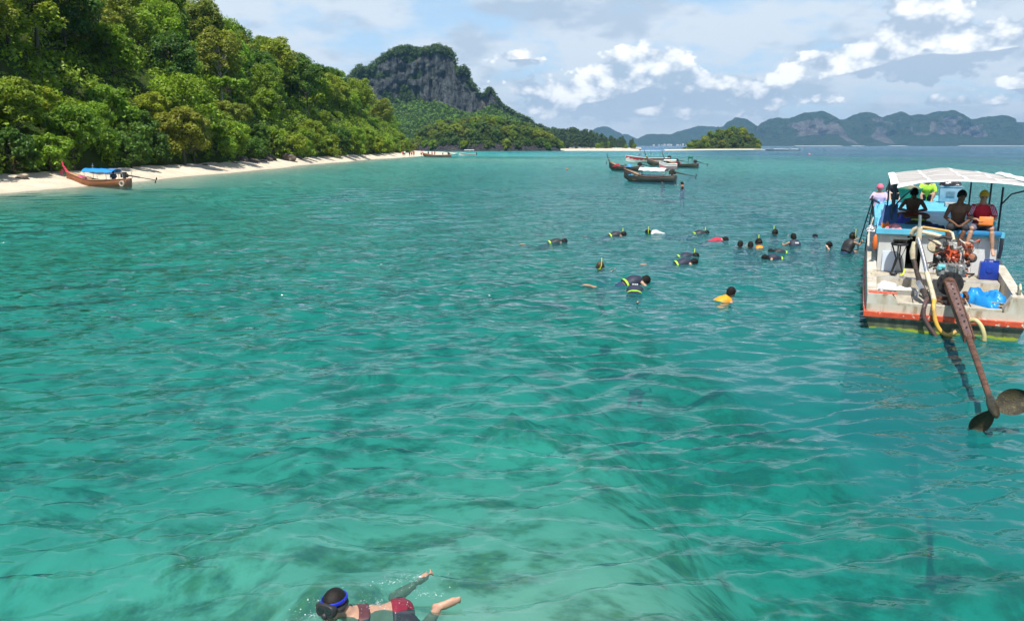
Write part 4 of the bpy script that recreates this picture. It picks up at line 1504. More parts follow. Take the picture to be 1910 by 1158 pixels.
def boat_mats():
    global BM
    BM = {}
    m, g = new_mat('boat_hull_paint')
    co = g.n('ShaderNodeTexCoord').outputs['Object']
    z = g.n('ShaderNodeSeparateXYZ', {0: co}).outputs[2]
    st = g.noise(g.vm('MULTIPLY', co, (1, 1, .22)), 5.5, 6.0, .65)
    n2 = g.noise(co, 9.0, 5.0, .6)
    zz = g.m('ADD', z, g.m('MULTIPLY', g.m('SUBTRACT', n2, .5), .09))
    white = g.mix(g.mr(st, .46, .68), (0.56, 0.51, 0.41), (0.33, 0.26, 0.17))
    white = g.mix(g.mr(n2, .62, .72), white, (0.30, 0.17, 0.08))
    green = g.mix(g.mr(st, .35, .65), (0.10, 0.12, 0.07), (0.035, 0.045, 0.03))
    c = g.mix(g.mr(zz, .20, .27), green, white)
    c = g.mix(g.mr(zz, .035, .075), g.mix(g.mr(zz, -.05, .0), (0.02, 0.045, 0.035), (0.30, 0.36, 0.02)), c)
    b = g.n('ShaderNodeBump', {'Height': n2, 'Strength': .25, 'Distance': .02})
    p = g.n('ShaderNodeBsdfPrincipled', {'Base Color': c, 'Roughness': .55, 'Normal': b.outputs[0]})
    g.n('ShaderNodeOutputMaterial', {'Surface': p.outputs[0]})
    BM['hull'] = m
    BM['white'] = mat('boat_white_paint', (0.58, 0.55, 0.47), (0.44, 0.39, 0.29), 3.5, .55, c3=(0.27, 0.16, 0.08), c3r=(.55, .70), stretch=(1, 1, .35), bump=.12)
    BM['wall'] = mat('boat_wall_white', (0.66, 0.67, 0.66), (0.52, 0.53, 0.51), 2.5, .45, c3=(0.32, 0.26, 0.19), c3r=(.60, .74), stretch=(1, 1, .3))
    BM['red'] = mat('boat_red_paint', (0.60, 0.085, 0.03), (0.48, 0.06, 0.025), 6, .45, c3=(0.66, 0.60, 0.5), c3r=(.60, .63), rscale=13)
    BM['deck'] = mat('deck_board', (0.46, 0.41, 0.32), (0.34, 0.30, 0.23), 4, .75, c3=(0.26, 0.16, 0.08), c3r=(.62, .75), stretch=(1, .25, 1), bump=.2)
    BM['grey'] = mat('deck_grey', (0.40, 0.39, 0.36), (0.29, 0.28, 0.26), 5, .75, c3=(0.22, 0.16, 0.1))
    BM['blue'] = mat('roof_blue_paint', (0.12, 0.50, 0.68), (0.10, 0.42, 0.60), 2.2, .42, c3=(0.30, 0.50, 0.58), c3r=(.62, .75))
    BM['canvas'] = mat('canopy_canvas', (0.47, 0.44, 0.41), (0.40, 0.375, 0.35), 2.0, .8, trans=.08, bump=.15, bscale=4)
    BM['canvasw'] = mat('canopy_white', (0.82, 0.82, 0.80), (0.70, 0.70, 0.68), 2.0, .7, trans=.1, bump=.15, bscale=5)
    BM['steel'] = mat('post_dark_steel', (0.035, 0.05, 0.085), (0.05, 0.055, 0.07), 8, .45, metal=.4)
    BM['dark'] = mat('cabin_interior', (0.03, 0.03, 0.03), (0.02, 0.02, 0.02), 4, .9)
    BM['rust'] = mat('rusty_iron', (0.16, 0.075, 0.045), (0.09, 0.045, 0.03), 9, .75, metal=.25, c3=(0.30, 0.15, 0.08), bump=.5)
    BM['iron'] = mat('old_iron', (0.06, 0.05, 0.045), (0.11, 0.075, 0.055), 9, .6, metal=.5, c3=(0.20, 0.11, 0.06), bump=.4)
    BM['orange'] = mat('engine_red', (0.62, 0.09, 0.025), (0.45, 0.06, 0.02), 9, .4, c3=(0.10, 0.05, 0.035), c3r=(.57, .68), bump=.2)
    BM['salmon'] = mat('engine_salmon', (0.60, 0.24, 0.14), (0.48, 0.17, 0.10), 9, .5, c3=(0.2, 0.1, 0.06))
    BM['alloy'] = mat('engine_alloy', (0.42, 0.42, 0.40), (0.22, 0.21, 0.20), 14, .42, metal=.55, c3=(0.12, 0.085, 0.06), bump=.3)
    BM['cream'] = mat('pipe_cream', (0.62, 0.55, 0.40), (0.50, 0.42, 0.28), 6, .5, c3=(0.3, 0.2, 0.1))
    BM['chrome'] = mat('pipe_silver', (0.62, 0.63, 0.66), (0.45, 0.44, 0.46), 5, .3, metal=.8, c3=(0.25, 0.15, 0.1))
    BM['hosey'] = mat('hose_yellow', (0.66, 0.38, 0.05), (0.55, 0.34, 0.10), 4, .4, c3=(0.62, 0.55, 0.35))
    BM['hosec'] = mat('hose_cream', (0.60, 0.52, 0.26), (0.50, 0.43, 0.2), 4, .45)
    BM['hoseb'] = mat('hose_brown', (0.10, 0.055, 0.05), (0.07, 0.045, 0.045), 4, .45)
    BM['black'] = mat('black_rubber', (0.018, 0.018, 0.02), (0.03, 0.03, 0.03), 6, .5)
    BM['wood'] = mat('shaft_old_wood', (0.17, 0.10, 0.085), (0.10, 0.06, 0.055), 7, .8, c3=(0.30, 0.22, 0.2), stretch=(2, .3, 2), bump=.6)
    BM['prop'] = mat('propeller_bronze', (0.06, 0.05, 0.022), (0.03, 0.025, 0.014), 12, .45, metal=.35, c3=(0.13, 0.11, 0.045), bump=.5, bscale=70)
    BM['blueplastic'] = mat('blue_plastic', (0.01, 0.045, 0.34), (0.01, 0.035, 0.27), 3, .35)
    BM['tarp'] = mat('blue_tarp', (0.02, 0.27, 0.68), (0.015, 0.20, 0.56), 3, .3, bump=.3, bscale=8)


def hull_loft(stations, zb=-.55):
    b = MB()
    rs = []
    for y, bw, gz, kz in stations:
        h = [(bw, gz), (bw, gz - .3), (bw * .97, .12 + kz * .3), (bw * .86, -.22 + kz), (bw * .5, -.45 + kz), (0, -.52 + kz)]
        rs.append([(x, y, z) for x, z in h] + [(-x, y, z) for x, z in h[-2::-1]])
    n = len(rs[0])
    V = [p for r_ in rs for p in r_]
    F = []
    for i in range(len(rs) - 1):
        for j in range(n - 1):
            F.append((i * n + j, i * n + j + 1, (i + 1) * n + j + 1, (i + 1) * n + j))
    F.append(tuple(range(n)))
    F.append(tuple((len(rs) - 1) * n + k for k in range(n - 1, -1, -1)))
    return b.add(V, F)


def build_tour_boat():
    e = empty('tour_boat', BOAT_LOC, BOAT_YAW, 'big white wooden tour boat seen from the stern, blue roof and pale canopy', 'boat')
    st = [(0, 1.36, .52, 0), (.6, 1.38, .52, 0), (3.3, 1.42, .70, 0), (7, 1.46, .85, 0), (11, 1.45, .95, 0), (14.5, 1.30, 1.15, .02), (17, .95, 1.4, .1), (19, .5, 1.7, .35), (20.3, .06, 1.95, .8)]
    hull_loft(st).build('hull', BM['hull'], e, smooth=True, autosm=40)
    # fore deck cover
    b = MB()
    b.rings([[(-bw * .97, y, gz + .01), (bw * .97, y, gz + .01), (bw * .97, y, gz + .05), (-bw * .97, y, gz + .05)] for y, bw, gz, k in st[2:]])
    b.build('side_deck', BM['white'], e)
    # red strake round the stern and along the sides
    b = MB()
    b.box((0, -.03, .315), (2.82, .07, .105))
    b.build('stern_strake', BM['red'], e, bevel=.008)
    for s in (-1, 1):
        b = MB()
        b.rings([[(s * (bw * .985), y, .26 + gz * .05), (s * (bw + .045), y, .26 + gz * .05), (s * (bw + .045), y, .36 + gz * .05), (s * (bw * .985), y, .36 + gz * .05)] for y, bw, gz, k in st[:-1]])
        b.build('side_strake', BM['red'], e)
        # stern corner block and bulwark
        b = MB()
        x0, x1 = (.80, 1.365) if s < 0 else (1.0, 1.365)
        hgt = .72 if s < 0 else .82
        b.add([(s * x0, .02, .5), (s * x1, .02, .5), (s * x1, .02, hgt), (s * (x0 + .12), .02, hgt), (s * x0, .02, .56),
               (s * x0, .30, .5), (s * x1, .30, .5), (s * x1, .30, hgt), (s * (x0 + .12), .30, hgt), (s * x0, .30, .56)],
              [(0, 1, 2, 3, 4), (9, 8, 7, 6, 5), (0, 5, 6, 1), (1, 6, 7, 2), (2, 7, 8, 3), (3, 8, 9, 4), (4, 9, 5, 0)])
        b.build('stern_corner', BM['white'], e, bevel=.006)
        b = MB()
        if s < 0:
            b.box((-1.09, .165, hgt + .008), (.52, .22, .012))
            b.build('corner_paint', BM['red'], e)
        b = MB()
        b.rings([[(s * 1.20, .30, .45), (s * 1.375, .30, .45), (s * 1.375, .30, .76), (s * 1.20, .30, .76)],
                 [(s * 1.22, 3.3, .60), (s * 1.425, 3.3, .60), (s * 1.425, 3.3, .92), (s * 1.22, 3.3, .92)],
                 [(s * 1.26, 8, .8), (s * 1.475, 8, .8), (s * 1.475, 8, 1.08), (s * 1.26, 8, 1.08)],
                 [(s * 1.10, 14.5, 1.0), (s * 1.32, 14.5, 1.1), (s * 1.32, 14.5, 1.3), (s * 1.1, 14.5, 1.3)]])
        b.build('bulwark', BM['white'], e, bevel=.01)
    # transom boards between the corners
    for i, (x0, x1) in enumerate(((-.78, -.2), (-.19, .42), (.43, .98))):
        b = MB()
        b.box(((x0 + x1) / 2, .06, .47), (x1 - x0, .09, .20))
        b.build('transom_board', BM['white'], e, bevel=.008)
    # stern floor boards
    for i in range(7):
        b = MB()
        x = -1.02 + i * .34
        b.box((x, 1.30, .475 + .004 * (i % 2)), (.325, 1.98, .05))
        b.build('floor_plank', BM['deck'], e, bevel=.006)
    b = MB()
    b.box((0, 2.335, .60), (2.4, .05, .21))
    b.build('step_riser', BM['white'], e, bevel=.006)
    for i in range(3):
        b = MB()
        b.box((0, 2.46 + i * .305, .70), (2.42, .295, .035))
        b.build('deck_plank', BM['deck'] if i else BM['grey'], e, bevel=.005)
    # cabin: back wall of separate boards, a dark open doorway beside the engine
    X = [(-1.21, -.93), (-.925, -.62), (-.31, -.02), (-.015, .34), (.345, .72), (.725, 1.21)]
    for i, (x0, x1) in enumerate(X):
        b = MB()
        b.box(((x0 + x1) / 2, 3.34 + .006 * (i % 2), 1.185), (x1 - x0, .05, .93))
        w = b.build('wall_board', BM['wall'], e, bevel=.007)
    b = MB()
    b.box((-.465, 3.34, 1.60), (.305, .05, .09))
    b.build('door_lintel', BM['wall'], e)
    for s in (-1, 1):
        b = MB()
        b.rings([[(s * 1.16, 3.37, .7), (s * 1.21, 3.37, .7), (s * 1.21, 3.37, 1.65), (s * 1.16, 3.37, 1.65)], [(s * 1.2, 9, .8), (s * 1.25, 9, .8), (s * 1.25, 9, 1.66), (s * 1.2, 9, 1.66)],
                 [(s * .95, 15.4, 1.0), (s * 1.0, 15.4, 1.0), (s * 1.0, 15.4, 1.7), (s * .95, 15.4, 1.7)]])
        b.build('cabin_side', BM['wall'], e)
    b = MB()
    b.box((0, 15.4, 1.35), (1.9, .05, .7))
    b.build('cabin_front', BM['wall'], e)
    b = MB()
    b.box((-.46, 3.9, 1.16), (.62, .9, .88))
    # interior recess walls (open towards the stern)
    b2 = MB()
    b2.box((-.46, 4.4, 1.16), (.7, .04, .9))
    b2.box((-.82, 3.88, 1.16), (.04, 1.0, .9))
    b2.box((-.10, 3.88, 1.16), (.04, 1.0, .9))
    b2.build('cabin_inside', BM['dark'], e)
    # roof
    b = MB()
    b.rings([[(-w, y, z), (w, y, z), (w, y, z + .055), (-w, y, z + .055)] for y, w, z in ((3.26, 1.27, 1.652), (9, 1.31, 1.655), (13, 1.2, 1.67), (15.6, 1.02, 1.70), (16.8, .75, 1.72))])
    rf = b.build('roof', BM['blue'], e, bevel=.012)
    b = MB()
    b.box((0, 3.235, 1.655), (2.58, .05, .13))
    b.build('roof_edge', BM['blue'], rf, bevel=.012)
    for s in (-1, 1):
        b = MB()
        b.rings([[(s * (w - .02), y, z), (s * (w + .05), y, z), (s * (w + .05), y, z + .2), (s * (w - .02), y, z + .2)] for y, w, z in ((5.2, 1.28, 1.60), (9, 1.31, 1.60), (13, 1.2, 1.62), (15.6, 1.02, 1.65))])
        b.build('roof_toe_board', BM['blue'], rf)
    # canopy on posts
    for p in ((-.98, 4.1, 2.66), (-.92, 5.0, 2.70), (-1.02, 8.4, 2.70), (1.22, 3.75, 2.64), (1.20, 5.6, 2.70), (1.05, 8.6, 2.70)):
        b = MB()
        b.tube([(p[0], p[1], 1.70), (p[0], p[1], p[2] + .05)], .022, 8)
        b.build('canopy_post', BM['steel'], e, smooth=True)
    for a in (((-.98, 4.1, 2.1), (-.80, 3.75, 2.40), (-.62, 3.3, 2.62)), ((1.22, 3.75, 2.30), (1.36, 3.5, 2.55), (1.72, 3.3, 2.68))):
        b = MB()
        b.tube([Vector(a[0]), Vector(a[0]).lerp(Vector(a[1]), .6), Vector(a[1]), Vector(a[2])], .017, 8)
        b.build('canopy_brace', BM['steel'], e, smooth=True)
    def cz(x, y):
        u = (y - 2.9) / 5.9
        return 2.79 + .11 * math.exp(-((x - .35) / .75) ** 2) * (.6 + .6 * u) + .05 * u - .05 * max(0, abs(x - .35) - .9) + .022 * math.sin(x * 7 + y) * math.sin(y * 2.1) - .07 * max(0, (-.5 - x)) * (1 - u)
    def patch(x0, x1, y0, y1, n=8, m=8, skew=0.0, dz=0.0):
        return [[(x0 + (x1 - x0) * j / m + skew * i / n, y0 + (y1 - y0) * i / n, cz(x0 + (x1 - x0) * j / m, y0 + (y1 - y0) * i / n) + dz) for j in range(m + 1)] for i in range(n + 1)]
    xs = [-.92, -.30, .45, 1.15, 1.62]
    ys = [2.95, 4.9, 6.9, 8.8]
    cv = None
    for i in range(3):
        for j in range(4):
            b = MB()
            b.sheet(patch(xs[j] + .004, xs[j + 1] - .004, ys[i] + .004, ys[i + 1] - .004, 7, 6), .012)
            b.build('canopy_panel', BM['canvas'], e, smooth=True)
    for x in xs[1:4]:
        b = MB()
        b.sheet(patch(x - .03, x + .03, 2.93, 8.82, 24, 1, dz=.008), .008)
        b.build('canopy_seam', BM['canvasw'], e, smooth=True)
    for y in ys[1:3]:
        b = MB()
        b.sheet(patch(-.93, 1.63, y - .03, y + .03, 1, 30, dz=.012), .008)
        b.build('canopy_seam', BM['canvasw'], e, smooth=True)
    # white hem that hangs at the stern end and rolls over at both sides
    b = MB()
    G = []
    for i in range(5):
        t = i / 4
        G.append([(x, 2.94 - .05 * t, cz(x, 2.94) + .012 - .03 * t * (1 + .12 * math.sin(x * 5)) - (.05 * t if x < -.4 else 0) * max(0, (-.4 - x) * 2)) for x in [-.94 + 2.58 * k / 26 for k in range(27)]])
    b.sheet(G, .006)
    b.build('canopy_hem', BM['canvasw'], e, smooth=True)
    for s, x0, w in ((-1, -.915, -.16), (1, 1.615, .34)):
        b = MB()
        G = []
        for i in range(15):
            y = 2.9 + 5.9 * i / 14
            G.append([(x0 + w * t, y, cz(x0, y) + .026 + (.06 if s > 0 else .0) * math.sin(t * 3.1) - (.09 if s > 0 else .03) * t * t + .006 * math.sin(y * 2)) for t in (0, .25, .5, .75, 1)])
        b.sheet(G, .01)
        b.build('canopy_side_flap', BM['canvasw'], e, smooth=True)
    # blue padded edge cover at the right of the roof, grab rail, small fittings
    b = MB()
    b.box((.80, 3.20, 1.70), (.86, .10, .10))
    b.build('edge_pad', mat('edge_pad_blue', (0.03, 0.25, 0.52), (0.025, 0.2, 0.42), 5, .5), e, bevel=.03, smooth=True)
    b = MB()
    b.tube([(1.235, 3.28, 1.15), (1.25, 3.22, 1.35), (1.25, 3.22, 1.6)], .04, 8)
    b.build('roof_corner_post', BM['steel'], e, smooth=True)
    b = MB()
    b.tube([(1.30, .55, .78), (1.30, .48, .90), (1.30, .60, .98), (1.30, .75, .92), (1.30, .72, .78)], .022, 8)
    b.build('mooring_ring', BM['cream'], e, smooth=True)
    b = MB()
    b.tube([(-1.28, 1.8, .78), (-1.28, 1.8, .88)], .05, 10)
    b.build('bollard', BM['cream'], e, smooth=True)
    return e


def build_engine():
    e = empty('longtail_engine', BOAT_LOC, BOAT_YAW, 'old red longtail engine with rusty shaft raised over the stern of the tour boat', 'engine')
    P = lambda n, b, m, sm=True, bev=0.0: b.build(n, BM[m], e, smooth=sm, bevel=bev)
    ox = .15
    # mounting frame
    b = MB()
    b.box((ox, .72, .60), (.66, .07, .07))
    b.box((ox - .30, .95, .66), (.06, .55, .06))
    b.box((ox + .30, .95, .66), (.06, .55, .06))
    b.tube([(ox - .28, .70, .58), (ox, .18, .52), (ox + .28, .70, .58)], .028, 6)
    b.tube([(ox, .55, .50), (ox, .55, .70)], .06, 10)
    b.box((ox, .25, .50), (.22, .34, .05))
    P('mounting_frame', b, 'rust', False, .006)
    # bell housing
    b = MB()
    b.lathe([(.215, 0), (.225, .03), (.225, .08), (.2, .14), (.16, .2)], (ox, 1.0, .86), 24, (R(-90), 0, 0))
    b.lathe([(.22, -.012), (.245, -.012), (.245, .012), (.22, .012)], (ox, 1.0, .86), 24, (R(-90), 0, 0))
    for k in range(10):
        a = k * .628
        b.lathe([(.014, 0), (.014, .03)], (ox + .205 * math.cos(a), .985, .86 + .205 * math.sin(a)), 6, (R(90), 0, 0))
    P('bell_housing', b, 'black')
    b = MB()
    b.lathe([(.12, 0), (.11, .07), (.085, .12), (.08, .16)], (ox - .02, .95, .88), 18, (R(90), 0, 0))
    P('coupling', b, 'rust')
    # gearbox, full of ribs, bolts and covers
    rr = random.Random(4)
    b = MB()
    b.box((ox, 1.28, 1.12), (.50, .46, .26))
    for k in range(7):
        b.box((ox - .21 + k * .07, 1.28, 1.26), (.022, .44, .05))
    for k in range(14):
        b.box((ox + rr.uniform(-.26, .26), 1.03 + rr.uniform(-.01, .04), 1.03 + rr.uniform(0, .22)), (rr.uniform(.03, .1), rr.uniform(.04, .09), rr.uniform(.03, .09)))
    for k in range(12):
        b.lathe([(.018, 0), (.018, .05)], (ox + rr.uniform(-.24, .24), 1.04, 1.02 + rr.uniform(0, .24)), 7, (R(90), 0, 0))
    b.lathe([(.07, 0), (.075, .03), (.05, .06)], (ox + .16, 1.05, 1.18), 14, (R(90), 0, 0))
    P('gearbox', b, 'alloy', False, .008)
    # engine block
    b = MB()
    b.box((ox - .02, 1.72, 1.28), (.34, .62, .42), None, .86)
    for k in range(5):
        b.lathe([(.045, 0), (.05, .02), (.03, .035)], (ox - .14 + .06 * k, 1.40, 1.28 + .03 * (k % 2)), 10, (R(90), 0, 0))
    for k in range(6):
        b.box((ox - .19, 1.48 + .09 * k, 1.27), (.04, .03, .30))
        b.box((ox + .15, 1.48 + .09 * k, 1.27), (.04, .03, .30))
    b.tube([(ox - .30, 1.35, 1.14), (ox - .10, 1.42, 1.26)], .02, 6)
    b.tube([(ox - .32, 1.30, 1.10), (ox - .02, 1.40, 1.18)], .018, 6)
    b.tube([(ox - .10, 1.38, 1.40), (ox + .02, 1.36, 1.28), (ox - .03, 1.34, 1.18)], .022, 6)
    P('engine_block', b, 'orange', False, .01)
    b = MB()
    b.box((ox - .01, 1.74, 1.575), (.24, .50, .13), None, .85)
    for k in range(4):
        b.lathe([(.02, 0), (.02, .035), (.01, .045)], (ox - .01, 1.56 + .12 * k, 1.64), 8)
    b.box((ox - .01, 1.74, 1.51), (.29, .56, .035))
    P('valve_cover', b, 'alloy', False, .014)
    b = MB()
    b.lathe([(.05, -.02), (.12, 0), (.135, .03), (.135, .12), (.11, .16), (.04, .175)], (ox - .29, 1.55, 1.52), 20, (R(75), 0, R(-20)))
    P('air_filter', b, 'cream')
    b = MB()
    b.tube([(ox - .27, 1.66, 1.50), (ox - .30, 1.66, 1.68), (ox - .16, 1.66, 1.74), (ox + .0, 1.64, 1.70)], [.035, .04, .035, .03], 10)
    P('intake_hose', b, 'black')
    b = MB()
    b.tube([(ox + .16, 1.5, 1.62), (ox + .26, 1.5, 1.60), (ox + .33, 1.5, 1.50), (ox + .30, 1.5, 1.38)], [.06, .075, .08, .06], 12)
    b.tube([(ox + .16, 1.72, 1.60), (ox + .27, 1.7, 1.56), (ox + .31, 1.62, 1.48)], [.05, .06, .06], 10)
    P('exhaust_manifold', b, 'salmon')
    b = MB()
    b.lathe([(.03, -.03), (.09, 0), (.095, .04), (.095, .15), (.06, .18)], (ox + .34, 1.52, 1.33), 16, (R(80), 0, R(15)))
    b.lathe([(.05, 0), (.055, .16)], (ox + .27, 1.42, 1.20), 12, (R(80), 0, R(10)))
    P('alternator', b, 'iron')
    b = MB()
    b.lathe([(.06, 0), (.065, .02), (.065, .2), (.05, .22)], (ox - .26, 1.5, 1.18), 14)
    b.lathe([(.05, 0), (.05, .18)], (ox - .20, 1.42, 1.30), 12, (R(90), 0, R(30)))
    P('oil_filter', b, 'black')
    for k in range(46):
        b = MB()
        q = (ox + rr.uniform(-.36, .38), rr.uniform(1.08, 1.55), rr.uniform(.98, 1.72))
        if k % 3 == 0:
            b.lathe([(.03, 0), (.035, .02), (.03, .09), (.015, .1)], q, 10, (rr.uniform(0, 3), rr.uniform(0, 3), 0))
        elif k % 3 == 1:
            b.box(q, (rr.uniform(.04, .11), rr.uniform(.04, .1), rr.uniform(.03, .09)), (rr.uniform(-.3, .3), rr.uniform(-.3, .3), rr.uniform(0, 3)))
        else:
            b.tube([q, (q[0] + rr.uniform(-.12, .12), q[1] + rr.uniform(0, .1), q[2] + rr.uniform(-.1, .1)), (q[0] + rr.uniform(-.16, .16), q[1] + .12, q[2] + rr.uniform(-.16, .1))], rr.uniform(.012, .024), 7)
        P('engine_fitting', b, rr.choice(['alloy', 'iron', 'black', 'orange', 'orange', 'salmon', 'alloy']), False, .005)
    # greasy pipes and wires over the block
    b = MB()
    for k in range(9):
        x0 = ox + rr.uniform(-.28, .28)
        x1 = ox + rr.uniform(-.28, .28)
        z0, z1 = rr.uniform(1.1, 1.35), rr.uniform(1.35, 1.68)
        b.tube([(x0, rr.uniform(1.2, 1.5), z0), ((x0 + x1) / 2, rr.uniform(1.15, 1.4), (z0 + z1) / 2 + .03), (x1, rr.uniform(1.4, 1.7), z1)], .009, 5)
    P('wiring', b, 'black')
    b = MB()
    b.tube([(ox - .25, 1.02, 1.16), (ox - .23, 1.0, 1.20), (ox - .12, 1.0, 1.20)], [.035, .045, .04], 10)
    b.lathe([(.05, 0), (.05, .05)], (ox - .22, 1.0, 1.14), 10)
    b.build('throttle_cover', mat('cyan_plastic', (0.18, 0.62, 0.66), (0.14, 0.5, 0.55), 5, .4), e, smooth=True)
    # water / exhaust pipes on the left side
    b = MB()
    b.tube([(-.61, 1.95, 1.64), (-.60, 1.95, 1.74), (-.55, 1.92, 1.84), (-.47, 1.86, 1.90), (-.42, 1.84, 1.86)], [.05, .055, .055, .05, .05], 12)
    b.tube([(-.46, 1.80, 1.90), (-.46, 1.80, 1.56)], [.055, .062], 12)
    b.tube([(-.42, 1.84, 1.80), (-.2, 1.8, 1.76), (-.05, 1.78, 1.72)], [.04, .05, .05], 10)
    b.tube([(-.52, 1.85, 1.58), (-.54, 1.80, 1.38), (-.52, 1.78, 1.22)], [.06, .075, .06], 12)
    P('exhaust_elbow', b, 'cream')
    b = MB()
    b.tube([(-.48, 1.80, 2.16), (-.47, 1.80, 1.88)], .032, 10)
    P('exhaust_stack', b, 'chrome')
    b = MB()
    b.tube([(-.47, 1.72, 1.66), (-.39, 1.50, 1.42), (-.33, 1.3, 1.22), (-.27, 1.05, .99)], .042, 12)
    P('silver_pipe', b, 'chrome')
    b = MB()
    b.tube([(-.285, 1.10, 1.04), (-.24, .9, .90), (-.19, .45, .74), (-.17, .05, .64)], [.05, .047, .047, .05], 12)
    P('steering_pipe', b, 'cream')
    b = MB()
    b.tube([(-.52, 1.6, 1.22), (-.46, 1.35, 1.02), (-.40, .95, .86), (-.33, .45, .72), (-.29, .12, .64)], [.05, .045, .06, .055, .05], 12)
    P('cooling_pipe', b, 'iron')
    b = MB()
    b.tube([(-.42, .9, .85), (-.36, .55, .75)], .062, 12)
    P('pipe_sleeve', b, 'chrome')
    b = MB()
    b.tube([(-.41, 1.9, 1.90), (-.2, 1.9, 1.87), (.10, 1.9, 1.83)], [.028, .032, .026], 10)
    P('tiller_grip', b, 'hosey')
    b = MB()
    b.tube([(.10, 1.9, 1.83), (.16, 1.88, 1.80), (.20, 1.8, 1.66)], [.022, .03, .03], 8)
    P('tiller_arm', b, 'cream')
    def curve(pts, n=24):
        P_ = [Vector(p) for p in pts]
        out = []
        for i in range(len(P_) - 1):
            p0, p1, p2, p3 = P_[max(i - 1, 0)], P_[i], P_[i + 1], P_[min(i + 2, len(P_) - 1)]
            for k in range(n // (len(P_) - 1) + 1):
                t = k / (n // (len(P_) - 1) + 1)
                out.append(.5 * ((2 * p1) + (-p0 + p2) * t + (2 * p0 - 5 * p1 + 4 * p2 - p3) * t * t + (-p0 + 3 * p1 - 3 * p2 + p3) * t ** 3))
        out.append(P_[-1])
        return out
    b = MB()
    b.tube(curve([(-.17, .06, .66), (-.18, -.1, .55), (-.13, -.17, .30), (-.03, -.2, .12), (.10, -.22, .05), (.24, -.2, .13)]), .04, 12)
    P('yellow_hose', b, 'hosey')
    b = MB()
    b.tube(curve([(-.29, .14, .66), (-.34, -.08, .56), (-.34, -.14, .38), (-.25, -.17, .20), (-.14, -.2, .06), (-.05, -.22, -.08)]), .042, 12)
    P('brown_hose', b, 'hoseb')
    b = MB()
    b.tube(curve([(.36, -.04, .22), (.42, -.16, .33), (.53, -.24, .38), (.63, -.28, .28), (.69, -.30, .12), (.70, -.3, 0.02)]), .042, 12)
    P('cream_hose', b, 'hosec')
    b = MB()
    b.tube([(.40, .55, .64), (.42, .12, .60), (.43, -.02, .45), (.47, -.1, .36)], .007, 5)
    P('lashing_rope', b, 'cream')
    # shaft housing: a long iron-bound beam, then the bare tube to the propeller
    A, B = Vector((ox - .02, .86, .88)), Vector((.19, -5.35, .37))
    d = (B - A).normalized()
    sx = d.cross(Vector((0, 0, 1))).normalized()
    uz = sx.cross(d).normalized()
    def beam(b, t0, t1, w0, w1, h0, h1, off=0.0, offz=0.0):
        rs = []
        for k in range(9):
            t = t0 + (t1 - t0) * k / 8
            f = k / 8
            c = A.lerp(B, t) + sx * off + uz * offz
            w, h = w0 + (w1 - w0) * f, h0 + (h1 - h0) * f
            rs.append([c - sx * w - uz * h, c + sx * w - uz * h, c + sx * w + uz * h, c - sx * w + uz * h])
        b.rings(rs)
    b = MB()
    beam(b, 0, .60, .085, .055, .05, .04)
    P('shaft_beam', b, 'wood', False, .008)
    for o in (-1, 1):
        b = MB()
        rs = []
        for k in range(9):
            t = .01 + .60 * k / 8
            w = .085 + (.055 - .085) * k / 8
            c = A.lerp(B, t) + sx * o * (w + .006)
            rs.append([c - sx * .012 - uz * .062, c + sx * .012 - uz * .062, c + sx * .012 + uz * .062, c - sx * .012 + uz * .062])
        b.rings(rs)
        P('shaft_rail', b, 'rust', False, .003)
    for k in range(9):
        b = MB()
        c = A.lerp(B, .05 + .06 * k) + uz * .052
        b.lathe([(.016, 0), (.016, .02), (.008, .026)], c, 7)
        P('shaft_bolt', b, 'iron', False)
    b = MB()
    b.tube([A.lerp(B, .58), A.lerp(B, .8), A.lerp(B, 1.06)], [.05, .045, .04], 12)
    P('shaft_tube', b, 'rust')
    b = MB()
    b.tube([A.lerp(B, .62) - uz * .05, A.lerp(B, .8) - uz * .055, A.lerp(B, 1.0) - uz * .05], .022, 8)
    P('grease_pipe', b, 'iron')
    b = MB()
    C = A.lerp(B, 1.085)
    b.tube([A.lerp(B, 1.02), A.lerp(B, 1.05), C, A.lerp(B, 1.115), A.lerp(B, 1.13)], [.045, .062, .065, .05, .02], 14)
    P('propeller_hub', b, 'prop')
    def blade(ang, L=.36, wid=.20):
        b = MB()
        rad = (sx * math.cos(ang) + uz * math.sin(ang)).normalized()
        tang = d.cross(rad).normalized()
        top, bot = [], []
        n, m_ = 9, 8
        for i in range(n + 1):
            t = i / n
            w = wid * (math.sin(math.pi * min(1, t * .93 + .07)) ** .55) * (1 if t < .99 else .2)
            pitch = -R(34 - 14 * t)
            cd = tang * math.cos(pitch) + d * math.sin(pitch)
            nn = rad.cross(cd).normalized()
            row, row2 = [], []
            for j in range(m_ + 1):
                s_ = (j / m_ * 2 - 1)
                th = .012 * (1 - .8 * t) * (1 - s_ * s_) + .004
                cup = .05 * (s_ * s_) * (.3 + t)
                p = C + rad * (.05 + L * t) + cd * s_ * w + nn * cup
                row.append(p + nn * th)
                row2.append(p - nn * th)
            top.append(row)
            bot.append(row2)
        V = [p for r_ in top for p in r_] + [p for r_ in bot for p in r_]
        F, k2, mm = [], (n + 1) * (m_ + 1), m_ + 1
        for i in range(n):
            for j in range(m_):
                a = i * mm + j
                F += [(a, a + 1, a + mm + 1, a + mm), (k2 + a, k2 + a + mm, k2 + a + mm + 1, k2 + a + 1)]
        bd = list(range(mm)) + [i * mm + m_ for i in range(1, n + 1)] + [n * mm + j for j in range(m_ - 1, -1, -1)] + [i * mm for i in range(n - 1, 0, -1)]
        for a, c_ in zip(bd, bd[1:] + bd[:1]):
            F.append((c_, a, k2 + a, k2 + c_))
        b.add(V, F)
        P('propeller_blade', b, 'prop')
    blade(R(150), .40, .165)
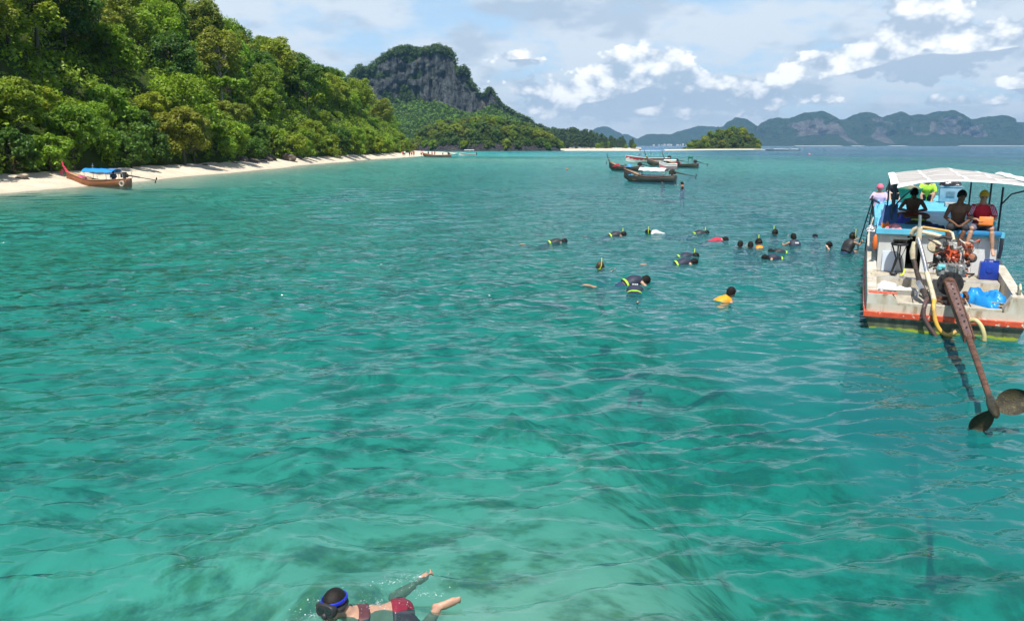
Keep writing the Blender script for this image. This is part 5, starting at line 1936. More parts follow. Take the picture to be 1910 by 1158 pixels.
    blade(R(306), .36, .15)
    return e


def build_boat_people():
    cap = {}
    def J0():
        return {}
    # man in red shirt and yellow cap sitting on the roof edge
    def sitter(x, yaw, name_label, skin, lean=0.0, legs=True, hands_at=None, sh=1.0, group=None, foot=None, tilt=0.0):
        e = empty('person', boat_to_world((x, 3.5, 1.71)), BOAT_YAW, name_label, 'person', group)
        J = dict(pel=v3(0, .10, .12), chest=v3(.0, .06 - lean, .44), neck=v3(.0, .03 - lean, .62), head=v3(.0 + tilt * .1, -.01 - lean, .79),
                 shL=v3(-.175, .04 - lean, .545), shR=v3(.175, .04 - lean, .545), hipL=v3(-.095, .08, .085), hipR=v3(.095, .08, .085))
        J['face'], J['hup'] = v3(tilt, -1, -.22), v3(0, -.1, 1)
        ks, kf = foot
        J['knL'], J['knR'] = v3(ks[0], -.34, .09), v3(kf[0], -.34, .09)
        J['anL'], J['anR'] = v3(ks[1], -.36, -.32), v3(kf[1], -.36, -.32)
        J['toeL'], J['toeR'] = J['anL'] + v3(-.02, -.13, -.10), J['anR'] + v3(.02, -.13, -.10)
        ha = hands_at
        J['elL'], J['elR'] = v3(-.27, -.03 - lean, .30), v3(.27, -.03 - lean, .30)
        J['wrL'], J['wrR'] = v3(*ha[0]), v3(*ha[1])
        J['hdL'], J['hdR'] = v3(.5, -.6, -.3), v3(-.5, -.6, -.3)
        body('skin', J, e, skin, .0135)
        eyes(J, e)
        return e, J
    hair = mat('hair_black', (0.012, 0.010, 0.009), (0.008, 0.007, 0.006), 40, .75, spec=.2)
    e, J = sitter(.84, 0, 'man in red shirt and yellow cap sitting on the roof edge of the tour boat', 'tan', .02, hands_at=((-.10, -.26, .28), (.16, -.27, .24)), foot=((-.20, -.27), (.18, .23)))
    red = mat('shirt_red', (0.62, 0.02, 0.045), (0.5, 0.015, 0.035), 5, .8, bump=.2, bscale=30)
    def shirt(b):
        b.rings(torso_rings(J, .016, .16, .985))
        for s in 'LR':
            limb_tube(b, [J['sh' + s], J['sh' + s].lerp(J['el' + s], .72)], [.066, .068])
    cloth('shirt', e, red, shirt, .012)
    stripe = mat('shirt_stripe', (0.75, 0.55, 0.72), (0.6, 0.4, 0.6), 5, .8)
    for s in 'LR':
        for o in (-.03, 0, .03):
            b = MB()
            b.tube([J['sh' + s] + v3(o, -.064, .02), J['sh' + s].lerp(J['el' + s], .3) + v3(o, -.073, 0), J['sh' + s].lerp(J['el' + s], .7) + v3(o, -.072, 0)], .0075, 6)
            b.build('sleeve_stripe', stripe, e)
    shorts = mat('shorts_grey', (0.16, 0.15, 0.19), (0.11, 0.10, 0.13), 6, .85)
    def sh_(b, J=J):
        b.rings(torso_rings(J, .014, 0, .32))
        for s in 'LR':
            limb_tube(b, [J['hip' + s], J['hip' + s].lerp(J['kn' + s], .9)], [.103, .086])
    cloth('shorts', e, shorts, sh_, .013)
    def capb(b):
        head_cap(b, J, 1.0, .012, .014, .045)
        s, f, u = frame_of(J['face'], J['hup'])
        b.rings([[J['head'] + s * x * w + f * y + u * z for x, z in ((-1, .045), (0, .058), (1, .045), (1, .035), (0, .048), (-1, .035))] for y, w in ((.07, .075), (.12, .07), (.165, .045))])
    b = MB()
    capb(b)
    b.build('cap', mat('cap_yellow', (0.80, 0.46, 0.02), (0.7, 0.38, 0.02), 5, .7), e, smooth=True, autosm=60)
    # middle man, bare chest
    e, J2 = sitter(.38, 0, 'bare-chested man in dark shorts sitting beside the man in the red shirt', 'dark', .05, hands_at=((-.06, -.30, .16), (.07, -.31, .15)), foot=((-.17, -.20), (.13, .02)), tilt=.25)
    def sh2(b, J=J2):
        b.rings(torso_rings(J, .014, 0, .34))
        for s in 'LR':
            limb_tube(b, [J['hip' + s], J['hip' + s].lerp(J['kn' + s], .95)], [.105, .088])
    cloth('shorts', e, mat('shorts_black', (0.02, 0.02, 0.024), (0.03, 0.03, 0.035), 6, .8), sh2, .013)
    b = MB()
    head_cap(b, J2, 1, -.02, .013)
    b.build('hair', hair, e, smooth=True, autosm=80)
    # man sitting cross-legged further forward
    e = empty('person', boat_to_world((-.46, 6.0, 1.712)), BOAT_YAW, 'dark-skinned man sitting cross-legged on the blue roof looking down at his hands', 'person')
    J3 = dict(pel=v3(0, .06, .12), chest=v3(0, .0, .40), neck=v3(0, -.05, .56), head=v3(0, -.11, .70), shL=v3(-.18, -.02, .49), shR=v3(.18, -.02, .49),
              hipL=v3(-.09, .04, .10), hipR=v3(.09, .04, .10), knL=v3(-.36, -.24, .12), knR=v3(.36, -.24, .12), anL=v3(.10, -.34, .07), anR=v3(-.10, -.40, .06),
              elL=v3(-.31, -.10, .28), elR=v3(.31, -.10, .28), wrL=v3(-.09, -.30, .25), wrR=v3(.09, -.30, .25), hdL=v3(.7, -.4, .1), hdR=v3(-.7, -.4, .1), face=v3(0, -1, -.75), hup=v3(0, -.6, 1))
    J3['toeL'], J3['toeR'] = J3['anL'] + v3(.14, -.03, 0), J3['anR'] + v3(-.14, -.03, 0)
    body('skin', J3, e, 'dark', .015)
    eyes(J3, e)
    b = MB()
    head_cap(b, J3, 1, -.05, .016)
    b.build('hair', hair, e, smooth=True, autosm=80)
    def sh3(b, J=J3):
        b.rings(torso_rings(J, .014, 0, .34))
        for s in 'LR':
            limb_tube(b, [J['hip' + s], J['hip' + s].lerp(J['kn' + s], .8)], [.105, .088])
    cloth('shorts', e, mat('shorts_rust', (0.30, 0.06, 0.03), (0.2, 0.04, 0.025), 6, .8), sh3, .014)
    # three passengers further forward
    def passenger(x, y, label, skin, top, topname, hat=None, kneel=False, bend=0.0):
        e = empty('person', boat_to_world((x, y, 1.72 if not kneel else .92)), BOAT_YAW, label, 'person')
        J = dict(pel=v3(0, .05, .12), chest=v3(0, -bend * .3, .43), neck=v3(0, -bend * .45, .60), head=v3(0, -bend * .6, .76), shL=v3(-.18, -bend * .42, .555), shR=v3(.18, -bend * .42, .555),
                 hipL=v3(-.09, .05, .09), hipR=v3(.09, .05, .09), knL=v3(-.2, -.36, .25), knR=v3(.2, -.36, .25), anL=v3(-.15, -.42, .06), anR=v3(.15, -.42, .06),
                 elL=v3(-.26, -.12 - bend * .3, .33), elR=v3(.26, -.12 - bend * .3, .33), wrL=v3(-.15, -.32, .28), wrR=v3(.15, -.32, .28), face=v3(.2, -1, -.3), hup=v3(0, -.2, 1))
        if kneel:
            J.update(pel=v3(0, .0, .68), chest=v3(0, -.02, .98), neck=v3(0, -.03, 1.13), head=v3(0, -.04, 1.28), shL=v3(-.17, -.02, 1.09), shR=v3(.17, -.02, 1.09), hipL=v3(-.09, 0, .66), hipR=v3(.09, 0, .66), knL=v3(-.1, -.06, .33),
                     knR=v3(.1, -.04, .33), anL=v3(-.1, 0, -.08), anR=v3(.1, .02, -.08), elL=v3(-.26, -.10, .9), elR=v3(.25, -.1, .9), wrL=v3(-.22, -.28, .98), wrR=v3(.2, -.3, .9))
        J['toeL'], J['toeR'] = J['anL'] + v3(0, -.15, -.02), J['anR'] + v3(0, -.15, -.02)
        body('skin', J, e, skin, .02)
        def shp(b):
            b.rings(torso_rings(J, .02, .12, .98))
            for s in 'LR':
                limb_tube(b, [J['sh' + s], J['sh' + s].lerp(J['el' + s], .9)], [.066, .062])
        cloth(topname, e, top, shp, .02)
        def shs(b):
            b.rings(torso_rings(J, .015, 0, .3))
            for s in 'LR':
                limb_tube(b, [J['hip' + s], J['hip' + s].lerp(J['kn' + s], .8)], [.105, .088])
        cloth('shorts', e, mat('shorts_black', (0.02, 0.02, 0.024)), shs, .02)
        b = MB()
        head_cap(b, J, 1, .0 if hat else -.05, .03 if hat else .014)
        b.build('sun_hat' if hat else 'hair', hat or hair, e, smooth=True, autosm=80)
        return J
    pink = mat('hat_pink', (0.80, 0.16, 0.25), (0.7, 0.12, 0.2), 5, .7)
    passenger(-1.22, 12.6, 'passenger in pink hat and pale top standing at the side of the tour boat', 'tan', mat('top_lilac', (0.62, 0.45, 0.66), (0.5, 0.4, 0.6), 5, .8), 'top', pink, kneel=True)
    passenger(.26, 14.0, 'passenger in lime green rash shirt sitting behind the green tub', 'tan', mat('shirt_lime', (0.45, 0.78, 0.06), (0.4, 0.68, 0.05), 5, .7), 'shirt', None, bend=.35)
    passenger(-.72, 14.2, 'bare-shouldered passenger in black sitting beside the green tub', 'fair', mat('top_black', (0.02, 0.02, 0.022)), 'top', None, bend=.3)


def rumple(cx, cy, cz, a, b_, h, seed, n=10, m=8):
    """crumpled cloth heap"""
    G = []
    for i in range(n + 1):
        row = []
        for j in range(m + 1):
            u, v = i / n * 2 - 1, j / m * 2 - 1
            e_ = max(0, 1 - u * u) * max(0, 1 - v * v)
            ns = float(fbm(u * 2.3 + seed, v * 2.3, seed * .7, seed=seed, octv=3))
            row.append((cx + v * a * (1 + .15 * ns), cy + u * b_ * (1 + .15 * ns), cz + .012 + h * (e_ ** .45) * (.65 + .5 * ns)))
        G.append(row)
    return G


def build_boat_gear():
    W = lambda p: boat_to_world(p)
    def item(name, b, m, label, cat, p, smooth=True, bevel=0.0, group=None):
        o = b.build(name, m, None, smooth=smooth, bevel=bevel, autosm=75)
        o.location = W(p)
        o.rotation_euler = (0, 0, BOAT_YAW)
        return tag(o, label, cat, group)
    # blue jerrycan
    e = empty('water_container', W((1.03, 2.95, .72)), BOAT_YAW, 'dark blue plastic container on the deck against the cabin wall', 'container')
    b = MB()
    b.box((0, 0, .19), (.38, .28, .38), None, .93)
    b.build('body', BM['blueplastic'], e, smooth=True, bevel=.03)
    b = MB()
    b.tube([(-.1, 0, .37), (-.1, 0, .425), (.08, 0, .425), (.08, 0, .37)], .018, 8)
    b.build('handle', BM['blueplastic'], e, smooth=True)
    b = MB()
    b.lathe([(.045, 0), (.05, .01), (.05, .04), (.03, .045)], (.14, 0, .37), 12)
    b.build('lid', BM['blueplastic'], e, smooth=True)
    b = MB()
    b.lathe([(.07, 0), (.065, .012), (.05, .012)], (0, -.138, .22), 16, (R(90), 0, 0))
    b.build('emblem', BM['blueplastic'], e, smooth=True)
    # blue tarp bundle
    b = MB()
    b.sheet(rumple(0, 0, 0, .30, .52, .34, 5, 26, 20), .02)
    o = item('tarpaulin', b, BM['tarp'], 'bright blue plastic tarpaulin crumpled beside the engine', 'tarpaulin', (.76, 1.05, .50))
    o.rotation_euler = (0, 0, BOAT_YAW + R(38))
    # rope coil behind it
    b = MB()
    pts = []
    for k in range(160):
        a = k * .33
        rr = .12 + .10 * abs(math.sin(k * .031)) + .01 * math.sin(k * 1.7)
        pts.append((rr * math.cos(a) * 1.2, rr * math.sin(a), .015 + .0006 * k))
    b.tube(pts, .013, 5)
    item('rope_coil', b, mat('rope_tan', (0.40, 0.32, 0.17), (0.28, 0.21, 0.11), 30, .9), 'tan rope coiled on the stern floor beside the blue tarpaulin', 'rope', (1.02, .75, .50))
    # left: grey board, white bag, crumpled cloth, cups
    b = MB()
    b.box((0, 0, .05), (.72, .16, .10))
    item('grey_board', b, BM['grey'], 'grey plank lying across the stern floor under the white bag', 'plank', (-.80, 1.45, .50), False, .01)
    b = MB()
    b.sheet(rumple(0, 0, 0, .20, .15, .17, 8, 14, 12), .02)
    item('white_bag', b, mat('plastic_white', (0.82, 0.82, 0.80), (0.7, 0.7, 0.68), 5, .35, trans=.2), 'bulging white plastic bag on the grey plank', 'bag', (-1.0, 1.50, .60))
    b = MB()
    b.sheet(rumple(0, 0, 0, .22, .10, .07, 9, 14, 12), .012)
    item('white_cloth', b, mat('cloth_white', (0.78, 0.76, 0.68), (0.62, 0.6, 0.5), 5, .8), 'crumpled white cloth beside the bulging bag', 'cloth', (-.62, 1.47, .60))
    for k, x in enumerate((-1.10, -.42)):
        b = MB()
        b.lathe([(.042, 0), (.045, .10), (.05, .12), (.046, .12), (.038, .01)], (0, 0, 0), 12)
        item('plastic_cup', b, mat('cup_white', (0.75, 0.78, 0.82), (0.65, 0.68, 0.74), 5, .25), ('white plastic cup at the outer end of the grey plank', 'white plastic cup at the engine end of the grey plank')[k], 'cup', (x, 1.30, .50))
    # stool with wok-like steel basin
    e = empty('round_stool', W((-.78, 2.92, .72)), BOAT_YAW, 'tall black iron stool with crossed legs by the cabin wall', 'stool')
    for k in range(4):
        a = R(45 + 90 * k)
        b = MB()
        b.tube([(.17 * math.cos(a), .15 * math.sin(a), 0), (.05 * math.cos(a + .4), .05 * math.sin(a + .4), .36), (.15 * math.cos(a + .6), .13 * math.sin(a + .6), .66)], .016, 8)
        b.build('leg', BM['black'], e, smooth=True)
    b = MB()
    b.lathe([(.17, .66), (.18, .675), (.18, .70), (.17, .715)], (0, 0, 0), 20)
    b.build('seat', BM['black'], e, smooth=True)
    b = MB()
    b.lathe([(.03, .0), (.13, .02), (.20, .09), (.215, .10), (.205, .105), (.12, .035), (.02, .02)], (0, 0, 0), 24)
    o = item('steel_basin', b, mat('basin_steel', (0.36, 0.34, 0.31), (0.2, 0.19, 0.18), 8, .3, metal=.8), 'shallow steel basin with a dark rim standing on the iron stool', 'basin', (-.78, 2.92, 1.435))
    # pale plastic sheet under the wall, mask on the deck
    b = MB()
    b.box((0, 0, .24), (.30, .025, .48))
    item('plastic_sheet', b, mat('sheet_pale', (0.66, 0.74, 0.84), (0.58, 0.66, 0.78), 3, .3), 'pale translucent plastic board leaning on the cabin wall', 'board', (-.96, 3.27, .722), False, .006)
    b = MB()
    b.ell((0, 0, .045), (.085, .05, .045), None, 12, 8)
    b.ell((.03, -.03, .045), (.03, .03, .03), None, 8, 6)
    item('diving_mask', b, BM['black'], 'black diving mask lying on the deck by the plastic board', 'mask', (-.86, 2.62, .722))
    b = MB()
    b.tube([(0, 0, .02), (.06, .02, .025), (.09, .08, .1), (.10, .1, .16)], .016, 8)
    item('yellow_snorkel', b, mat('neon_yellow', (0.72, 0.85, 0.04), (0.62, 0.75, 0.03), 4, .4), 'neon yellow snorkel standing beside the mask on the deck', 'snorkel', (-.73, 2.62, .722))
    # fenders / life vests hung at the left corner of the cabin
    b = MB()
    b.tube([(0, 0, .36), (0, 0, .30), (0, 0, .20), (0, 0, .05), (0, 0, 0)], [.012, .04, .058, .055, .02], 10)
    item('orange_float', b, mat('float_orange', (0.75, 0.16, 0.03), (0.62, 0.12, 0.03), 5, .5), 'orange float hanging at the left corner of the cabin', 'float', (-1.29, 3.22, 1.22))
    # clothes on the roof
    def heap(name, label, cat, c, p, a, b_, h, seed):
        q = MB()
        q.sheet(rumple(0, 0, 0, a, b_, h, seed, 14, 12), .015)
        return item(name, q, c, label, cat, p)
    heap('folded_towel', 'red and pink towel hanging at the roof edge', 'towel', mat('towel_red', (0.72, 0.12, 0.14), (0.75, 0.35, 0.36), 14, .9), (-.92, 3.62, 1.71), .17, .26, .10, 12)
    heap('orange_bag', 'small orange bag between the navy vest and the red towel', 'bag', mat('bag_orange', (0.80, 0.22, 0.03), (0.7, 0.18, 0.03), 5, .6), (-1.10, 3.72, 1.71), .09, .12, .14, 13)
    heap('blue_cloth', 'blue cloth on the roof in front of the cross-legged man', 'cloth', mat('cloth_blue', (0.06, 0.08, 0.42), (0.05, 0.06, 0.32), 5, .85), (-.74, 5.2, 1.71), .24, .30, .16, 14)
    heap('black_vest', 'black and neon life vest lying before the cross-legged man', 'vest', mat('vest_black', (0.02, 0.022, 0.024), (0.03, 0.03, 0.035), 5, .6), (-.34, 4.9, 1.71), .30, .18, .10, 15)
    heap('neon_strip', 'neon green strap lying on the black vest', 'strap', mat('neon_green', (0.42, 0.80, 0.03), (0.36, 0.7, 0.03), 5, .5), (-.36, 4.86, 1.80), .14, .05, .03, 16)
    heap('navy_towel', 'dark navy towel on the roof edge left of the bare-chested man', 'towel', mat('towel_navy', (0.015, 0.035, 0.12), (0.02, 0.05, 0.16), 9, .9), (-.08, 3.75, 1.71), .22, .18, .10, 17)
    # navy vest leaning at the left
    b = MB()
    G = []
    for i in range(9):
        t = i / 8
        G.append([(-.20 + .10 * t + (.40 - .1 * t) * j / 6, .22 * t + .03 * math.sin(j * 1.7), .03 + .46 * t + .03 * math.sin(j * 2.1 + i)) for j in range(7)])
    b.sheet(G, .07)
    item('navy_life_vest', b, mat('vest_navy', (0.03, 0.09, 0.24), (0.025, 0.07, 0.19), 5, .7, bump=.3, bscale=12), 'dark blue life vest propped against the canopy posts', 'life vest', (-1.05, 4.0, 1.71))
    b = MB()
    b.sheet(rumple(0, 0, 0, .16, .45, .12, 18, 14, 10), .012)
    item('checked_cloth', b, mat('cloth_check', (0.7, 0.7, 0.7), (0.08, 0.08, 0.1), 16, .9, lo=.47, hi=.53), 'black and white checked cloth hung over the left side of the boat', 'cloth', (-1.34, 5.1, 1.50))
    # orange box the man holds
    b = MB()
    b.box((0, 0, 0), (.28, .10, .20), (R(-18), 0, R(-8)))
    item('orange_pouch', b, mat('pouch_orange', (0.70, 0.20, 0.02), (0.6, 0.16, 0.02), 4, .5), 'orange pouch held by the man in the yellow cap', 'pouch', (.90, 3.19, 1.96), True, .02)
    # green tub
    e = empty('green_tub', W((-.30, 12.9, 1.72)), BOAT_YAW, 'large green plastic tub standing on the blue roof', 'tub')
    b = MB()
    b.lathe([(.25, 0), (.36, .44), (.39, .45), (.39, .48), (.34, .48), (.23, .03)], (0, 0, 0), 24)
    b.build('tub', mat('tub_green', (0.01, 0.22, 0.13), (0.01, 0.18, 0.10), 4, .45), e, smooth=True)
    b = MB()
    b.ell((0, 0, .47), (.30, .28, .10), None, 14, 8)
    b.build('contents', mat('tub_contents', (0.03, 0.16, 0.10), (0.3, 0.15, 0.1), 9, .8), e, smooth=True)
    # cooler box with black bag on top
    e = empty('cooler_box', W((.92, 13.4, 1.72)), BOAT_YAW, 'blue-grey cool box standing on the roof under the canopy', 'cool box')
    cm = mat('cooler_bluegrey', (0.22, 0.36, 0.44), (0.18, 0.3, 0.38), 4, .5)
    b = MB()
    b.box((0, 0, .27), (.62, .42, .48), None, 1.05)
    b.build('body', cm, e, smooth=True, bevel=.03)
    b = MB()
    b.box((0, 0, .54), (.68, .47, .06))
    b.build('lid', cm, e, smooth=True, bevel=.015)
    b = MB()
    b.box((0, -.235, .30), (.26, .02, .16))
    b.build('label_plate', mat('cooler_plate', (0.12, 0.22, 0.28), rough=.5), e)
    b = MB()
    b.sheet(rumple(0, 0, 0, .32, .24, .26, 19, 16, 14), .02)
    item('black_bin_bag', b, mat('binbag_black', (0.02, 0.02, 0.022), (0.035, 0.035, 0.04), 5, .25, bump=.4, bscale=14), 'shiny black bin bag lying on the cool box', 'bag', (.92, 13.4, 2.30))
    b = MB()
    b.box((0, 0, .06), (.5, .5, .12))
    item('grey_mat', b, BM['grey'], 'low grey box on the roof in front of the cool box', 'box', (.92, 11.6, 1.72), False, .02)
    # boarding ladder
    e = empty('boarding_ladder', (0, 0, 0), 0, 'dark metal boarding ladder hanging from the side of the tour boat', 'ladder')
    A0, A1 = Vector(boat_to_world((-1.42, 10.6, 1.95))), Vector(boat_to_world((-1.40, 9.9, 1.95)))
    B0, B1 = Vector(at_z(1597, 470, -.25)), Vector(at_z(1612, 474, -.25))
    for a, b_ in ((A0, B0), (A1, B1)):
        b = MB()
        b.tube([a + Vector((.25, .1, -.1)), a, b_], .02, 8)
        b.build('rail', BM['steel'], e, smooth=True)
    for k in range(7):
        t = .1 + k * .135
        b = MB()
        b.tube([A0.lerp(B0, t), A1.lerp(B1, t)], .016, 8)
        b.build('rung', BM['steel'], e, smooth=True)


boat_mats()
build_tour_boat()
build_engine()
build_boat_people()
build_boat_gear()

# ------------------------------------------------------------------ longtail boats and speedboats
def longtail_mats():
    global LM
    LM = dict(
        brown=mat('longtail_brown_hull', (0.26, 0.10, 0.04), (0.18, 0.07, 0.03), 2.5, .45, c3=(0.32, 0.18, 0.09), stretch=(.2, 1, 1.5), bump=.15),
        dark=mat('longtail_dark_hull', (0.035, 0.045, 0.035), (0.06, 0.065, 0.05), 2.5, .55, c3=(0.10, 0.10, 0.08), stretch=(.2, 1, 1.5), bump=.15),
        grey=mat('longtail_weathered_hull', (0.045, 0.055, 0.042), (0.03, 0.03, 0.026), 2.5, .6, c3=(0.10, 0.09, 0.075), stretch=(.2, 1, 1.5), bump=.15),
        trim=mat('longtail_trim', (0.30, 0.16, 0.10), (0.22, 0.11, 0.07), 4, .5),
        deck=mat('longtail_deck', (0.52, 0.32, 0.12), (0.42, 0.25, 0.10), 3, .6, stretch=(.3, 1, 1)),
        blue=mat('awning_blue', (0.02, 0.28, 0.78), (0.015, 0.24, 0.66), 2, .6, trans=.15),
        white=mat('awning_white', (0.78, 0.78, 0.76), (0.66, 0.66, 0.64), 2, .6, trans=.15),
        red=mat('ribbon_red', (0.62, 0.02, 0.05), (0.55, 0.03, 0.12), 4, .7),
        pink=mat('ribbon_pink', (0.5, 0.06, 0.18), (0.45, 0.05, 0.14), 4, .7),
        yellow=mat('ribbon_yellow', (0.75, 0.65, 0.05), (0.6, 0.6, 0.05), 4, .7),
        green=mat('flag_green', (0.02, 0.36, 0.17), (0.02, 0.3, 0.14), 4, .7),
        iron=mat('longtail_iron', (0.03, 0.03, 0.03), (0.06, 0.05, 0.04), 6, .6, metal=.4),
        pole=mat('awning_pole', (0.35, 0.36, 0.38), (0.25, 0.26, 0.28), 6, .5),
        paint=mat('hull_white_marks', (0.24, 0.26, 0.23), (0.10, 0.11, 0.10), 9, .7, lo=.46, hi=.54),
        tarp=mat('tarp_cyan', (0.03, 0.33, 0.60), (0.02, 0.25, 0.5), 3, .5),
        maroon=mat('cloth_maroon', (0.36, 0.02, 0.04), (0.28, 0.02, 0.03), 3, .8),
        tyre=mat('tyre_pale', (0.5, 0.45, 0.36), (0.4, 0.36, 0.3), 5, .8))


def longtail(loc, rz, label, L=7.0, hull='dark', awn='white', prow=1.2, ribbon=('red',), tailrot=0.0, marks=False, awn_open=True, extra=None, awn_h=1.15):
    """bow towards local -x, stern and tail towards +x"""
    e = empty('longtail_boat', loc, rz, label, 'boat')
    k = L / 7.0
    st = []
    for i in range(15):
        t = i / 14
        x = -L / 2 + L * t
        bw = .80 * k * (math.sin(math.pi * min(1, (t * .80 + .02))) ** .62) * (1 if t < .85 else 1 - (t - .85) * 1.2)
        gz = .50 + .72 * max(0, (.45 - t) / .45) ** 1.7 + .16 * max(0, (t - .6) / .4) ** 1.5
        kz = -.30 + .62 * max(0, (.16 - t) / .16) ** 1.6
        st.append((x + (-.35 * max(0, (.16 - t) / .16) ** 1.2), bw, gz, kz))
    b = MB()
    V, F = [], []
    prof = lambda bw, gz, kz: [(bw, gz), (bw * .98, gz * .6 + kz * .4 + .08), (bw * .80, gz * .2 + kz * .8), (bw * .4, kz + .03), (0, kz)]
    n = 9
    for x, bw, gz, kz in st:
        h = prof(bw, gz, kz)
        V += [(x, y, z) for y, z in h] + [(x, -y, z) for y, z in h[-2::-1]]
    for i in range(len(st) - 1):
        for j in range(n - 1):
            F.append((i * n + j, i * n + j + 1, (i + 1) * n + j + 1, (i + 1) * n + j))
    F.append(tuple(range(n)))
    F.append(tuple((len(st) - 1) * n + q for q in range(n - 1, -1, -1)))
    b.add(V, F)
    h = b.build('hull', LM[hull], e, smooth=True, autosm=50)
    so = h.modifiers.new('thick', 'SOLIDIFY')
    so.thickness = .05
    for s in (-1, 1):
        b = MB()
        b.tube([(x, s * (bw + .01), gz + .015) for x, bw, gz, kz in st], .035, 6)
        b.build('gunwale', LM['trim'], e, smooth=True)
    # floor and fore deck
    b = MB()
    b.rings([[(x, -bw * .9, .16), (x, bw * .9, .16), (x, bw * .9, .20), (x, -bw * .9, .20)] for x, bw, gz, kz in st[2:-1]])
    b.build('floor', LM['deck'], e)
    b = MB()
    b.rings([[(x, -bw * .95, gz - .06), (x, bw * .95, gz - .06), (x, bw * .95, gz - .02), (x, -bw * .95, gz - .02)] for x, bw, gz, kz in st[:4]])
    b.build('fore_deck', LM['deck'], e)
    for q in (5, 7, 9):
        x, bw, gz, kz = st[q]
        b = MB()
        b.box((x, 0, .34), (.26, bw * 1.85, .04))
        b.build('bench', LM['deck'], e)
    # prow post
    x0, _, g0, _ = st[0]
    b = MB()
    b.tube([(x0 + .25, 0, g0 - .25), (x0 - .05, 0, g0 + .1), (x0 - .05 - prow * .28, 0, g0 + prow * .55), (x0 - .05 - prow * .40, 0, g0 + prow)], [.12, .085, .05, .03], 8, flat=1.5, up=(1, 0, 0))
    b.build('prow_post', LM[hull] if hull != 'brown' else LM['red'], e, smooth=True)
    for q, c in enumerate(ribbon):
        t = .30 + .17 * q
        cx, cz_ = x0 - .05 - prow * .34 * t, g0 + prow * t * .9
        b = MB()
        b.lathe([(.07, -.08), (.11, 0), (.07, .08)], (cx, 0, cz_), 10)
        b.build('ribbon_knot', LM[c], e, smooth=True)
        b = MB()
        G = [[(cx - .10 - .34 * u * (1 + .2 * math.sin(3 * u)) + .03 * math.sin(6 * u + w), -.08 + .06 * w, cz_ - .12 - .85 * u * u * prow * .6) for w in (0, 1, 2)] for u in [v / 7 for v in range(8)]]
        b.sheet(G, .02)
        b.build('ribbon_tail', LM[c], e, smooth=True)
    if marks:
        for q in range(2):
            x, bw, gz, kz = st[2 + q]
            for s in (-1, 1):
                b = MB()
                b.box((x + .1, s * (bw + .02), gz * .78), (.34, .015, .16), (0, R(-10), R(10 * s)))
                b.build('hull_mark', LM['paint'], e)
    # awning
    if awn_open:
        xa, xb = -L * .18, L * .26
        for x in (xa, (xa + xb) / 2, xb):
            for s in (-1, 1):
                b = MB()
                b.tube([(x, s * .62 * k, .35), (x, s * .62 * k, awn_h)], .018, 6)
                b.build('awning_pole', LM['pole'], e)
        b = MB()
        G = [[(xa - .2 + (xb - xa + .5) * i / 10, (-1 + j / 3) * .76 * k, awn_h + .02 + .30 * (1 - (j / 3 - 1) ** 2) + .03 * math.sin(i * 2.1 + j) - .006 * i) for j in range(7)] for i in range(11)]
        b.sheet(G, .02)
        b.build('awning', LM[awn], e, smooth=True)
    # engine and long tail
    xs, bws, gs, _ = st[-2]
    b = MB()
    b.box((xs, 0, gs + .30), (.55, .36, .34))
    b.box((xs + .02, 0, gs + .53), (.36, .26, .18))
    b.lathe([(.14, 0), (.15, .05), (.10, .1)], (xs + .3, 0, gs + .3), 12, (0, R(90), 0))
    b.box((xs, 0, gs + .06), (.2, .2, .2))
    b.build('engine', LM['iron'], e, bevel=.02)
    b = MB()
    b.tube([(xs - .2, 0, gs + .50), (xs - .9, .1, gs + .72)], .025, 6)
    b.build('tiller', LM['iron'], e)
    tl = 2.9 * k
    d = Vector((math.cos(tailrot) * .985, math.sin(tailrot) * .985, -.17))
    A = Vector((xs + .3, 0, gs + .34))
    b = MB()
    b.tube([A, A + d * tl * .45], [.07, .06], 8)
    b.build('tail_sleeve', LM['iron'], e)
    b = MB()
    b.tube([A + d * tl * .4, A + d * tl], .035, 8)
    b.build('tail_shaft', LM['iron'], e)
    C = A + d * tl
    for q in (60, 240):
        b = MB()
        rd = Vector((0, math.cos(R(q)), math.sin(R(q))))
        b.tube([C, C + rd * .16 + d * .03, C + rd * .30], [.03, .11, .03], 8, flat=.25, up=(1, 0, 0))
        b.build('propeller_blade', LM['iron'], e, smooth=True)
    if extra:
        extra(e, st, k)
    return e


